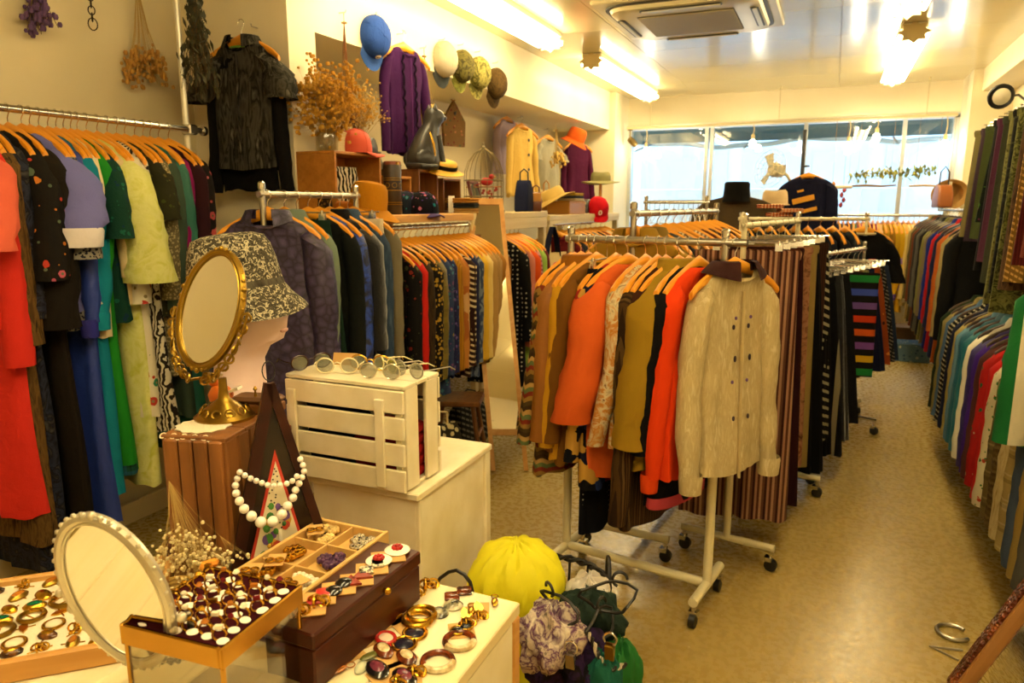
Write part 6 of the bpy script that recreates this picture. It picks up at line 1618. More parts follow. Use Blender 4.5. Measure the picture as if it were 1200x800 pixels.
t = thing('post_block', 'slim wooden stand behind the cabinet carrying a glass jar', 'stand', (-2.36, 3.345, ZS)); obj('block', MB().bbox((0, 0, .15), (.08, .075, .30), .004), WARMWOOD, t)
ORF = P('orange_dry_petals', '#cc9c34', .85, noise=(40, .6, '#b8801c')); YEF = P('pale_dry_petals', '#c8a250', .85)
sprig('dried_flowers', 'big bouquet of orange dried flowers in the glass jar on the cabinet', 'dried flowers', (-2.27, 2.955, ZK + .02), (-2.25, 2.99, ZK + .24), 90, .068, STRAW, ORF, .0095, 31, sub=12)
sprig('dried_flowers', 'pale golden dried flowers in the glass jar behind the purple blouse', 'dried flowers', (-2.36, 3.32, ZS + .31), (-2.34, 3.33, ZS + .55), 50, .05, STRAW, YEF, .0055, 32, sub=9)
t = thing('green_pouch', 'dark green felt pouch hanging behind the orange bouquet', 'pouch', (-2.96, 3.5, 1.95))
obj('body', MB().loft([[Vector((x, y, z)) for x, y in rrect(.03 * q, .12 * q, .01)] for z, q in ((-.28, .8), (-.2, 1.0), (-.05, .6), (0, .25))], True, True), F('#123420'), t)
obj('cord', MB().tube([(0, 0, 0), (0, 0, .2), (-.07, 0, .25)], .004, 5), F('#123420'), t)
bag((-2.22, 2.86, ZS), 'small patterned brown purse at the near corner of the pine shelf', FAB('leopard', '#6a4a1c', '#2a1a0a', s=1.2), (.07, .05, .08), R(20))

# ------------------------------------------------------------------ things hung on the bulkhead and walls
XBH = -2.42
def nail(loc, label, ax):
    t = thing('wall_hook', label, 'hook', loc); d = Vector(ax)
    obj('pin', MB().tube([(0, 0, 0), d * .04, d * .045 + Vector((0, 0, .012))], .003, 6), STEEL, t); return t
def bh(px, py, off=.0): p = on_x(px, py, XBH + off); return p
CAPS = [((433, 18), (434, 46), 'royal blue cap with a ringed badge hanging on the bulkhead', F('#2a4a94', '#1f3c84'), F('#3c62b4'), P('badge', '#c8b890', .5), .10, 'blue cap'),
        ((514, 47), (516, 72), 'light grey cap hanging on the bulkhead beside the camouflage caps', F('#a89c84', '#968a72'), F('#3a3c3a'), None, .10, 'light grey cap'),
        ((536, 53), (537, 80), 'olive camouflage cap hanging on the bulkhead next to the grey cap', FAB('marble', '#4a4420', '#6c6430', '#2c2814', '#8a8048', s=2.2), FAB('marble', '#6a6428', '#8a8a3c', '#4a4a1c', s=2), None, .095, 'olive camouflage cap'),
        ((556, 61), (557, 88), 'yellow-green leaf camouflage cap hanging on the bulkhead', FAB('marble', '#7a7434', '#a89c54', '#4c4a20', '#8a8440', s=2.6), None, None, .10, 'leaf camouflage cap'),
        ((577, 74), (577, 100), 'dark brown camouflage cap, last of the row on the bulkhead', FAB('marble', '#3a2a14', '#5a4420', '#241a0c', s=2.2), None, None, .10, 'dark brown camouflage cap')]
for (nx, ny), (cx, cy), lab, m_, vm, lg, r_, short in CAPS:
    q = bh(nx, ny); nail(tuple(q), 'steel hook in the bulkhead holding the ' + short, (1, 0, 0))
    c = bh(cx, cy, .0)
    # crown bulges away from the wall; the visor points down
    cap((XBH + .018, c.y, c.z + .01), lab, m_, vm, rot=(0, R(90), R(-10)), r=r_, logo=lg).scale = (1, 1, .72)
def wall_hang(nm, lab, cat, mat, hx_, hy_, plane, val, rz, hl, **kw):
    p = on_x(hx_, hy_, val) if plane == 'x' else on_y(hx_, hy_, val)
    off = Vector((.045, 0, 0)) if plane == 'x' else Vector((0, -.11, 0))
    p = p + off
    nail(tuple(p - off), 'steel hook holding the ' + hl, (1, 0, 0) if plane == 'x' else (0, -1, 0))
    hanger(p, rz, 'wooden hanger on the wall holding the ' + hl, 'wall hangers', 'wood')
    return garment(p, rz, nm, lab, cat, mat, **kw)
PUR = F('#3a1444', '#2c0c36')
pb = wall_hang('blouse', 'purple blouse with ruffled front hanging on the bulkhead', 'blouse', PUR, 465, 40, 'x', XBH, R(78), 'purple blouse', L=.60, slL=.52, sr=.04, out=.055, front=-1, wsh=.155, wch=.13, wh=.15, th=.04)
mb = MB()
for sx_ in (-.05, .05):
    pts = [(sx_ + .005 * math.sin(k * 2.3), -.040 - .006 * math.cos(k * 1.7) - .006 * k / 14, -.13 - .55 * k / 30) for k in range(31)]
    mb.tube(pts, .007, 6)
rf = obj('ruffle', mb, F('#1c0822'), pb); rf['kind'] = 'stuff'
obj('button_band', MB().tube([(0, -.052, -.14), (0, -.055, -.35), (0, -.058, -.66)], .007, 6, flat=.6), F('#5a2a64'), pb)
# grey tie-dye shirt over black long-sleeved shirt, on the pillar
TD = FAB('streak', '#23211c', '#4a463c', '#17150f', '#6c675a', s=1.2)
td = wall_hang('shirt', 'grey and black tie-dye short-sleeved shirt hanging on the pillar', 'shirt', TD, 302, 33, 'y', 2.90, R(6), 'tie-dye shirt', L=.58, sl='short', slL=.2, sr=.085, srend=.085, wsh=.175, wch=.165, wh=.17, th=.055, amp=.008, collar=TD)
obj('undershirt', body_mb(.68, 991, wsh=.16, wch=.15, wh=.155, t=.012, th=.014, amp=.001), F('#0d0b09', '#070605'), td)
for s in (-1, 1): obj('undershirt_sleeve', sleeve_mb(s, .62, 77, wsh=.178, r0=.045, r1=.04, out=.04), F('#0d0b09', '#070605'), td)
obj('neck_tape', MB().torus((0, -.004, -.112), .06, .006, 20, 6, sy=.6, a0=200, a1=340), P('green_tape', '#5a8a2c', .7), td)
obj('button_band', MB().tube([(0, -.05, -.14), (0, -.055, -.3), (0, -.06, -.62)], .008, 6, flat=.5), TD, td)
# clothes on the recess wall
XRW = -3.05
CRC = F('#d0ae5c', '#c09c48')
cc = wall_hang('coat', 'cream yellow coat with four dark buttons hanging above the far shelf', 'coat', CRC, 606, 138, 'x', -2.7, R(70), 'cream yellow coat', L=.62, slL=.52, sr=.042, out=.05, wsh=.16, wch=.135, wh=.18)
for k in range(4): obj('button', disc_mb((.03, -.062, -.2 - .13 * k), .014), P('dark_button', '#2a2218', .4), cc)
wall_hang('shirt', 'grey T-shirt hanging above the far shelf beside the cream coat', 'shirt', F('#9a937c', '#88816c'), 637, 152, 'x', -2.7, R(70), 'grey T-shirt', L=.5, sl='short', slL=.15, sr=.06, wsh=.16, wch=.16, wh=.17)
wall_hang('dress', 'maroon wrap dress hanging above the far shelf, under the orange hat', 'dress', F('#4c1232', '#3c0c28'), 672, 158, 'x', -2.6, R(62), 'maroon wrap dress', L=.85, slL=.55, sr=.045, out=.05, wsh=.18, wch=.15, wh=.22)
wall_hang('blouse', 'pale lavender blouse hanging on the wall behind the birdcage', 'blouse', F('#a898a8', '#988898'), 589, 130, 'x', -2.95, R(75), 'pale lavender blouse', L=.5, slL=.4, sr=.05, wsh=.15, wch=.15)
hat(tuple(on_x(672, 168, -2.5)), 'orange knitted hat hung over the maroon dress', F('#cc5a1c', '#b84a10'), None, .09, .12, .14, .04, tilt=(0, R(25)), seed=6)
t = thing('hanging_pouch', 'house-shaped floral fabric pouch hanging on the wall behind the cat statue', 'pouch', tuple(on_x(531, 118, -2.9)), R(70))
obj('body', MB().prism([(-.11, -.36), (.11, -.36), (.12, -.16), (0, 0), (-.12, -.16)], .03, rotm(R(90)), (0, .015, 0)), FAB('floral', '#8a6a44', '#c4865c', '#5a6a4c', '#7a3a34', s=1.8, r=.42), t)
obj('loop', MB().torus((0, 0, .03), .03, .005, 14, 6, mat=rotm(R(90))), ORW, t)
obj('button', disc_mb((0, -.02, -.1), .014), BLACKPL, t)
# dried bunches
def bunch(name, label, top, length, n, spread, stem_m, flo_m, rs, seed, start=.55, ell=(1, 1, 1.4), leaf=False, sub=5):
    g = random.Random(seed); t = thing(name, label, 'dried flowers', tuple(top)); ms, mf_ = MB(), MB()
    for k in range(n):
        a, rr = g.uniform(0, 6.28), spread * math.sqrt(g.random())
        L_ = length * g.uniform(.82, 1.05)
        e = Vector((rr * math.cos(a), rr * math.sin(a), -L_)); mid = Vector((e.x * .35, e.y * .35, -L_ * .5))
        ms.tube([(0, 0, 0), mid, e], .0016, 4)
        for j in range(sub):
            q = start + (1 - start) * (j + g.random()) / sub
            c = (mid * (1 - (q - .5) * 2) + e * ((q - .5) * 2)) if q > .5 else mid * (q * 2)
            c = c + Vector((g.gauss(0, .012), g.gauss(0, .012), g.gauss(0, .008)))
            r = rs * g.uniform(.7, 1.25)
            if leaf: mf_.prism([(0, -.5), (.28, 0), (0, .5), (-.28, 0)], .06, rotm(R(70 + g.uniform(-40, 40)), 0, g.uniform(0, 6.28)) @ Matrix.Diagonal((r * 2, r * 2.6, r * 2)), c)
            else: mf_.ball(c, (r * ell[0], r * ell[1], r * ell[2]), 6, 4)
    a = obj('stems', ms, stem_m, t); a['kind'] = 'stuff'; a = obj('heads', mf_, flo_m, t); a['kind'] = 'stuff'
    obj('tie', MB().torus((0, 0, -.02), .012, .004, 12, 5), P('twine', '#8a6a34', .8), t)
    obj('cord', MB().tube([(0, 0, -.02), (0, 0, .03)], .002, 5), P('twine', '#8a6a34'), t)
    return t
DKST = P('dark_stem', '#5a4420', .8)
q = on_x(38, -38, -3.0); nail((-3.05, q.y, q.z + .03), 'steel hook in the plaster wall holding the purple statice', (1, 0, 0)); bunch('dried_flowers', 'purple dried statice bunch hanging head-down on the plaster wall by the pillar', q, .24, 24, .07, DKST, P('violet_petal', '#4a3058', .85, noise=(40, .5, '#6a4a74')), .009, 41)
q = on_x(160, -20, -3.0); nail((-3.05, q.y, q.z + .03), 'steel hook in the plaster wall holding the rust flowers', (1, 0, 0)); bunch('dried_flowers', 'rust and yellow dried flower bunch hanging head-down on the plaster wall by the pillar', q, .44, 20, .095, STRAW, P('rust_petal', '#a06c28', .85, noise=(30, .6, '#b88c34')), .0085, 42, start=.72, sub=10)
q = on_x(226, -30, -2.66); bunch('dried_flowers', 'dark green eucalyptus bunch hanging on the white pole of the rail by the pillar', q, .50, 34, .085, DKST, P('dark_leaf', '#2c2a14', .7, noise=(30, .6, '#3f3c1c')), .015, 43, start=.2, leaf=True, sub=15)
q = bh(403, 22, .03); nail((XBH, q.y, q.z + .03), 'steel hook in the bulkhead holding the brown grasses', (1, 0, 0)); bunch('dried_flowers', 'brown dried protea bunch hanging head-down from the bulkhead', q, .56, 16, .06, P('brown_stem', '#7a4a1c', .8), P('protea_brown', '#8a5418', .8, noise=(30, .6, '#5c340c')), .016, 44, start=.78, leaf=True, sub=8)
q = bh(497, 62, .03); nail((XBH, q.y, q.z + .03), 'steel hook in the bulkhead holding the poppy heads', (1, 0, 0)); bunch('dried_flowers', 'pale poppy seed head bunch hanging head-down from the bulkhead', q, .40, 14, .07, STRAW, P('poppy_head', '#c4a25c', .7), .018, 45, start=.97, sub=1)
q = on_x(652, 150, -2.5); bunch('dried_flowers', 'straw-coloured flower bunch hanging beside the maroon dress', q, .36, 14, .07, STRAW, YEF, .012, 46, start=.75)
q = on_x(105, -10, -3.0)
t = thing('chain_hook', 'dark iron chain ending in a ring hanging on the plaster wall by the pillar', 'chain', tuple(q))
for k in range(5): obj('link', MB().torus((0, 0, -.028 * k - .02), .013 if k < 4 else .018, .0025, 14, 6, mat=rotm(R(90), 0, R(90 * (k % 2) + 60)), sy=1.4), P('iron', '#3a2c1c', .5, .8), t)
obj('staple', MB().tube([(0, 0, 0), (-.05, 0, .01)], .004, 6), P('iron', '#3a2c1c'), t)

# ------------------------------------------------------------------ standing mirror, tote bag, things on the far shelf
FR_ = Vector((-1.50, 3.665, 0)); TRp = Vector((-1.845, 4.08, 1.53)); WV = Vector((-.19, -.083, 0)) * 1.02
hv = (TRp - FR_); HL = hv.length; hv.normalize(); wv_ = WV.normalized(); nv = wv_.cross(hv).normalized()
if nv.y > 0: nv = -nv
WM = WV.length
mm = Matrix((wv_, hv, nv)).transposed()
sm2 = thing('standing_mirror', 'slim pine-framed full-length mirror leaning on the shelf front', 'mirror', tuple(FR_))
def fb(name, a, b, w_, d_, m_, off=0.0):
    a, b = Vector(a), Vector(b); d = (b - a).normalized(); q = Vector((-d.y, d.x)) * w_ / 2
    return obj(name, MB().prism([a - q, b - q, b + q, a + q], d_, mm, nv * off), m_, sm2, False)
fb('stile', (.012, 0), (.012, HL), .026, .026, PINE); fb('stile', (WM - .012, 0), (WM - .012, HL), .026, .026, PINE)
fb('rail', (.025, HL - .018), (WM - .025, HL - .018), .036, .024, PINE); fb('rail', (.025, .22), (WM - .025, .22), .036, .024, PINE)
fb('glass', (WM / 2, .235), (WM / 2, HL - .034), WM - .045, .004, MIRROR, .010)
fb('back_board', (WM / 2, .2), (WM / 2, HL - .02), WM - .03, .005, P('board_brown', '#6a4420'), -.002)
# tote bag hanging from the shelf corner
from_text = []
def text_mesh(txt, size):
    cu = bpy.data.curves.new('lettering', 'FONT'); cu.body = txt; cu.size = size; cu.align_x = 'CENTER'; cu.extrude = .0008
    o = bpy.data.objects.new('lettering_tmp', cu); col.objects.link(o)
    dg = bpy.context.evaluated_depsgraph_get(); me = bpy.data.meshes.new_from_object(o.evaluated_get(dg)); bpy.data.objects.remove(o); return me
q = on_x(648, 296, -1.90)
tb = thing('tote_bag', 'cream canvas tote bag with pink round print and navy straps hanging from the shelf', 'bag', (-1.905, q.y, q.z), R(90 - 14))
CANV = F('#d2bc8a', '#c4ac76')
rings = []
for k in range(9):
    z = -.46 * k / 8; wd = .17 + .012 * math.sin(k); d_ = .012 + .022 * math.sin(math.pi * k / 8)
    rings.append([Vector((x * 1.0, y + .006 * math.sin(x * 30 + k), z)) for x, y in rrect(wd, d_, d_ * .9)])
obj('body', MB().loft(rings, False, True), CANV, tb)
for s in (-1, 1):
    obj('strap', MB().tube([(-.08, s * .012, -.03), (-.05, s * .012, .10), (-.01, s * .006, .19), (.01, s * .006, .19), (.05, s * .012, .10), (.08, s * .012, -.03)], .014, 6, flat=.25), F('#14162a', '#0c0e1c'), tb)
PNK = P('pink_print', '#c8506a', .8)
obj('printed_disc', MB().lathe([(.085, 0), (.085, .002)], 26, (.0, -.040, -.15), mat=rotm(R(90))), PNK, tb, False)
obj('printed_swirl', MB().torus((.0, -.0425, -.15), .05, .010, 24, 5, mat=rotm(R(90))), P('orange_print', '#d8843c', .8), tb)
for txt, z, sz_, m_ in (('ONG', -.315, .085, PNK), ('TOTO', -.405, .075, P('dark_print', '#3a3024', .8))):
    me = text_mesh(txt, sz_); o = obj('lettering', me, m_, tb, False); o.location = (0, -.042, z); o.rotation_euler = (R(90), 0, 0)
# bags and hats on the far shelf
ZF = ZS - .03
def far(px, X): return on_x(px, 250, X).y
bag((-2.05, far(614, -2.05), ZS), 'navy denim shoulder bag with dark strap on the whitewashed shelf', F('#161a34', '#0f1228'), (.10, .22, .22), R(10), BLKL, hh=.08)
bag((-2.02, far(628, -2.02), ZS), 'brown leather bag with buckles slumped over the shelf edge', LEATH, (.08, .12, .14), R(25), LEATH, flap=TANL, hh=.05)
t = thing('wood_box', 'plain tan wooden box on the far shelf under folded cloths', 'box', (-2.10, far(664, -2.1), ZF)); obj('box_body', MB().bbox((0, 0, .05), (.2, .42, .10), .006), TANL, t, False); obj('lid', MB().bbox((0, 0, .105), (.205, .425, .012), .004), TANL, t, False)
bag((-2.25, far(640, -2.25), ZS), 'mustard yellow handbag behind the brown leather bag', TANL, (.08, .2, .16), R(5), TANL)
hat((-2.12, far(650, -2.12), ZF + .117), 'floppy straw hat leaning on the tan wooden box', P('straw_pale', '#c8a858', .75, bump=(160, .4)), None, .09, .08, .17, .02, tilt=(R(10), R(-22)), seed=12)
hat((-2.15, far(676, -2.15), ZF), 'pale cream cotton hat on the far shelf', F('#d6c690', '#c8b67c'), None, .09, .09, .15, .025, seed=13, tilt=(0, R(8)))
bag((-2.08, far(688, -2.08), ZF), 'black soft bag between the cream hat and the red cap', BLKL, (.1, .3, .13), R(0))
t = thing('hat_block', 'slim wooden hat stand carrying the khaki cap', 'hat stand', (-2.12, far(703, -2.12), ZF)); obj('stem', MB().tube([(0, 0, .012), (0, 0, .30)], .016, 10), ORW, t); obj('foot', MB().lathe([(.07, 0), (.07, .012), (.03, .02)], 18), ORW, t); obj('top', MB().lathe([(.02, .29), (.06, .31), (.04, .36), (.01, .37)], 16), ORW, t)
hat((-2.12, far(703, -2.12), ZF + .29), 'khaki brimmed cap on the wooden hat stand', F('#8a8458', '#78724a'), None, .09, .09, .18, .015, seed=14)
cap((-1.98, far(700, -1.98), ZF + .03), 'bright red cap with white badge at the end of the far shelf', F('#b8101c', '#a00a14'), None, rot=(R(0), R(35), R(-60)), r=.10, logo=P('white_badge', '#e6dccb', .6))
for k, (c, nm) in enumerate((('#d2c7a0', 'cream'), ('#3a3c44', 'slate'), ('#c8a23c', 'yellow'))):
    folded('folded_cloth', nm + ' folded cloth on top of the tan wooden box', 'cloth', (-2.08, far(664, -2.1) + .05, ZF + .112 + .022 * k), (.17, .26 - .03 * k, .021), F(c), 2)

# loose things under the left rails: stool, spotted bag, chest
sl_ = thing('wooden_stool', 'low wooden stool with splayed legs under the shirt rail', 'stool', (-1.98, 3.72, 0), R(20))
obj('seat', MB().bbox((0, 0, .36), (.30, .26, .03), .006), WARMWOOD, sl_, False)
for a in (-1, 1):
    for b in (-1, 1): obj('leg', MB().tube([(a * .10, b * .09, .348), (a * .15, b * .13, .0)], .014, 8), WARMWOOD, sl_)
    obj('stretcher', MB().tube([(a * .13, -.11, .15), (a * .13, .11, .15)], .009, 8), WARMWOOD, sl_)
bag((-1.86, 3.22, 0), 'cream fabric bag printed with small black animals on the floor under the rail', FAB('leopard', '#cfc08e', '#2a2418', s=.5), (.36, .14, .34), R(75), CANV)
bag((-2.05, 3.98, 0), 'black and grey checked fabric bag on the floor behind the stool', FAB('check', '#1c1c1a', '#7a7464', s=.9), (.3, .14, .26), R(80), BLKL)

# ------------------------------------------------------------------ basket of scarves beside the plinth
bk_c = Vector((-.70, 1.90, 0))
bk = thing('wire_basket', 'black braided wire basket of scarves on the floor beside the display table', 'basket', tuple(bk_c))
BWR = P('black_wire', '#15110c', .45)
for k in range(16):
    a = 2 * math.pi * k / 16; c, s_ = math.cos(a), math.sin(a)
    obj('bar', MB().tube([(.13 * c, .13 * s_, .004), (.15 * c, .15 * s_, .18), (.17 * c, .17 * s_, .37)], .004, 6), BWR, bk)
for z, r_ in ((.004, .13), (.2, .153)): obj('hoop', MB().torus((0, 0, z), r_, .004, 28, 6), BWR, bk)
mb = MB()
for ph in (0, math.pi):
    mb.tube([((.17 + .007 * math.cos(k * 1.1 + ph)) * math.cos(2 * math.pi * k / 72), (.17 + .007 * math.cos(k * 1.1 + ph)) * math.sin(2 * math.pi * k / 72), .375 + .007 * math.sin(k * 1.1 + ph)) for k in range(72)], .006, 6, closed=True)
obj('braided_rim', mb, BWR, bk)
for a0 in (20, 200): obj('handle', MB().torus((.17 * math.cos(R(a0)), .17 * math.sin(R(a0)), .40), .06, .006, 16, 6, mat=rotm(R(90), 0, R(a0 + 90)), a0=-20, a1=200), BWR, bk)
def crumple(name, label, cat, c, r, m, seed, folds=9, amp=.12, squash=.8, knot=None):
    g = random.Random(seed); ph = [g.uniform(0, 6.28) for _ in range(6)]
    n, mrows = 48, 24; rings = []
    for i in range(1, mrows):
        t_ = math.pi * i / mrows; ring = []
        for j in range(n):
            a = 2 * math.pi * j / n
            f = 1 + amp * (math.sin(folds * a + ph[0] + 2.2 * math.cos(t_)) * .45 + math.sin((folds * .6) * a + 5 * t_ + ph[1]) * .4 + .35 * math.sin(3 * a - 4 * t_ + ph[2]) + .25 * math.sin(17 * a + 9 * t_ + ph[3]))
            if knot: f *= lerp(1, .35, max(0, (math.cos(t_) - .55) / .45))     # gathered at the bottom
            ring.append(Vector((r[0] * f * math.sin(t_) * math.cos(a), r[1] * f * math.sin(t_) * math.sin(a), -r[2] * f * math.cos(t_))))
        rings.append(ring)
    t = thing(name, label, cat, tuple(c)); obj('cloth', MB().loft(rings, True, True), m, t); return t
def tulle(name, c, c2):
    t = NT(name); b = t.p; b.inputs['Roughness'].default_value = .7
    nz = t.n('ShaderNodeTexNoise', i_Scale=9.0, i_Detail=4.0, i_Distortion=1.0); t.l(t.coord(), nz.inputs['Vector'])
    t.l(t.ramp(nz.outputs[0], [(.35, c), (.65, c2)], 'LINEAR'), b.inputs['Base Color'])
    tr = t.n('ShaderNodeBsdfTranslucent'); tr.inputs[0].default_value = lin(c); mx = t.n('ShaderNodeMixShader'); mx.inputs[0].default_value = .3
    t.l(b.outputs[0], mx.inputs[1]); t.l(tr.outputs[0], mx.inputs[2]); t.l(mx.outputs[0], t.t.nodes['Material Output'].inputs[0])
    t.bump(nz.outputs[0], .5, .02); return t.m
def cam_pt(px, py, d): return CP + FWD * d + RGT * ((px - 600) / F_PX * d) + UPV * ((400 - py) / F_PX * d)
yc = cam_pt(605, 683, 2.02)
ym = crumple('tulle_bundle', 'bright yellow tulle bundle gathered in the wire basket', 'fabric', yc, (.135, .135, .125), tulle('yellow_tulle', '#efe81c', '#e0d810'), 3, folds=17, amp=.06, knot=True)
obj('gathered_neck', MB().lathe([(.05, 0), (.028, -.04), (.03, -.06), (.06, -.16)], 20, (0.03, -.02, -.09)), tulle('yellow_tulle', '#d8d414', '#c8c00c'), ym)
sc1 = cam_pt(648, 748, 1.80)
crumple('scarf', 'white scarf with purple blotches and black lines heaped in the basket', 'scarf', sc1, (.085, .085, .085), FAB('marble', '#cbb8a4', '#d8cab8', '#5a2a5c', '#cbb8a4', '#241a14', s=2.0), 5, folds=7, amp=.22)
crumple('scarf', 'black and violet patterned scarf in the basket below the white scarf', 'scarf', cam_pt(668, 780, 1.82), (.10, .09, .10), FAB('marble', '#100c12', '#34204a', '#1a1418', '#100c10', s=2.4), 6, folds=8, amp=.2)
crumple('plastic_bag', 'crumpled grey-white plastic bag at the back of the basket', 'bag', cam_pt(690, 696, 1.98), (.06, .06, .055), P('pale_plastic', '#b8b0a8', .3), 7, folds=8, amp=.2)
crumple('scarf', 'dark green-grey scarf behind the white scarf in the basket', 'scarf', cam_pt(690, 722, 1.92), (.085, .075, .07), F('#26352c', '#1a251e'), 8, folds=7, amp=.2)
crumple('scarf', 'bright green gauze scarf drooping beside the basket', 'scarf', cam_pt(727, 792, 1.86), (.055, .05, .10), tulle('green_gauze', '#1c7a2c', '#12641f'), 9, folds=9, amp=.14)
crumple('scarf', 'teal cloth with a tan strap at the side of the basket', 'scarf', cam_pt(708, 800, 1.76), (.045, .04, .08), F('#1c5a4a'), 10, folds=7, amp=.15)
# heap of coat hangers and cords hooked on the rim
for k, (hx_, hy_, a) in enumerate(((712, 700, 20), (700, 735, 70), (655, 715, 140))):
    c = cam_pt(hx_, hy_, 1.80)
    t = thing('wire_hanger', ['black wire coat hanger hooked on the far rim of the basket', 'black coated hanger lying in the basket beside the braided cord', 'bent black hanger loop standing over the white scarf'][k], 'hanger', tuple(c), R(a))
    obj('frame', MB().tube([(.065 * math.cos(i_ * .42) * (1 + .25 * math.sin(3 * i_ * .42)), .015 * math.sin(i_ * .8), .042 * math.sin(i_ * .42)) for i_ in range(15)], .0042, 6, closed=True), BWR, t)
    obj('hook', MB().torus((.03, .01, .045), .018, .004, 12, 6, mat=rotm(R(80)), a0=0, a1=250), BWR, t)
t = thing('braided_cord', 'black and white braided cord coiled over the basket', 'cord', tuple(cam_pt(690, 750, 1.76)))
for ph, m_ in ((0, BWR), (math.pi, P('cord_white', '#a89c84', .8))):
    obj('strand', MB().tube([(-.06 + .15 * k / 50 + .004 * math.cos(k * .9 + ph), .02 * math.sin(k * .13), .03 * math.sin(k * .11) - .02 + .004 * math.sin(k * .9 + ph)) for k in range(51)], .0045, 5), m_, t)
for k, (px_, py_) in enumerate(((668, 775), (714, 765))):
    c = cam_pt(px_, py_, 1.72)
    t = thing('metal_clip', ['silver hanger clip dangling from the heap over the violet scarf', 'brass-coloured clip dangling beside the green scarf'][k], 'clip', tuple(c))
    obj('jaw', MB().box((0, 0, 0), (.022, .006, .04), rotm(R(10))).box((0, .008, 0), (.022, .006, .04), rotm(R(-10))), CHROME if k == 0 else OLDGOLD, t, False)
    obj('hook', MB().torus((0, .003, .035), .016, .003, 12, 6, mat=rotm(R(90)), a0=-60, a1=220), CHROME, t)
pb_ = on_z(512, 686, ZT)
yy = 1.19
cpts = [on_y(x, y, yy) for x, y in ((508, 700), (510, 686), (516, 677), (526, 670), (535, 668), (544, 673), (551, 682), (554, 694), (555, 712))]
cpts = [Vector((cpts[0].x, yy, 0.005))] + cpts + [Vector((cpts[-1].x, yy, .005))]
o = tag(obj('power_cord', MB().tube(cpts, .0038, 8), BLACKPL), 'black cable arching up behind the display table', 'cable')

# ------------------------------------------------------------------ back of the shop
cp_ = (-.76, 6.45)
mq = thing('coat_mannequin', 'mannequin torso on a stand seen from behind, wearing the brown coat', 'mannequin', (cp_[0], cp_[1], 0), R(185))
obj('stand', MB().tube([(0, 0, .015), (0, 0, .95)], .016, 10), STEEL, mq); obj('foot', MB().lathe([(.17, 0), (.17, .012), (.03, .02)], 22), STEEL, mq)
obj('torso', MB().lathe([(.12, .85), (.15, .95), (.13, 1.1), (.15, 1.28), (.13, 1.4), (.06, 1.46), (.05, 1.5), (.05, 1.6)], 22, sy=.2), SKIN, mq)
COAT = F('#4e3f2a', '#40321f')
cg2 = garment((cp_[0], cp_[1], 1.655), R(185), 'coat', 'dark brown coat with black fur collar on the mannequin by the window', 'coat', COAT, L=.85, slL=.6, sr=.085, srend=.075, out=.05, wsh=.30, wch=.27, wh=.29, th=.13, wn=.10, amp=.01)
obj('collar', MB().lathe([(.125, -.13), (.112, -.09), (.105, -.04), (.103, .02), (.09, .035), (.075, .0)], 24, sy=.82), F('#0e0b08', '#080604'), cg2)
q = on_y(908, 235, 6.9)
t = thing('hat_stand', 'slim stand by the window carrying the beige knitted hat', 'hat stand', (q.x, q.y, 0)); obj('pole', MB().tube([(0, 0, .01), (0, 0, 1.45)], .014, 10), STEEL, t); obj('foot', MB().lathe([(.13, 0), (.13, .012), (.03, .02)], 20), STEEL, t); obj('head_form', MB().ball((0, 0, 1.50), (.08, .09, .11), 16, 10), P('beige_form', '#cbb48a', .7), t)
hat((q.x, q.y, 1.50), 'beige knitted hat on the slim stand by the window', F('#cdb48c', '#bda078'), None, .10, .12, .12, .01, seed=16)
# navy sweatshirt hung in the window
q = on_y(948, 196, 7.6)
t = thing('display_pole', 'dark upright display pole in front of the window holding the navy sweatshirt', 'display pole', (q.x - .06, q.y + .05, 0)); obj('pole', MB().tube([(0, 0, .012), (0, 0, 2.2)], .018, 10), P('dark_pole', '#3a3a3c', .4, .5), t); obj('foot', MB().lathe([(.16, 0), (.16, .014), (.03, .02)], 22), P('dark_pole', '#3a3a3c'), t); obj('arm', MB().tube([(0, 0, q.z + .012), (.06, -.05, q.z + .012)], .009, 8), P('dark_pole', '#3a3a3c'), t)
hanger((q.x, q.y, q.z), R(-8), 'wooden hanger on the display pole holding the navy sweatshirt', 'display pole hangers')
ns = garment((q.x, q.y, q.z), R(-8), 'sweatshirt', 'navy sweatshirt with yellow print hanging on the pole by the window', 'sweatshirt', F('#12142c', '#0c0e20'), L=.66, slL=.6, sr=.07, wsh=.23, wch=.21, wh=.23)
for k, (x, z, w_, h_) in enumerate(((-.02, -.30, .20, .05), (.03, -.40, .16, .035), (-.05, -.22, .06, .02))):
    obj('printed_patch', MB().bbox((x, -.058, z), (w_, .004, h_), .001, rotm(0, R(-14))), P('yellow_print', '#c88a1c', .8), ns, False)
for k, (c, nm, dx) in enumerate((('#b8582c', 'orange striped', 0), ('#c8784c', 'salmon', .07), ('#a84a24', 'rust', -.07))):
    folded('folded_cloth', nm + ' folded knit draped over the rack of black tops', 'cloth', (q.x - .12 + dx, 5.78, 1.416 + .03 * k), (.16, .2, .028), FAB('stripe', c, '#d8a880', s=2.5), 2, R(16))
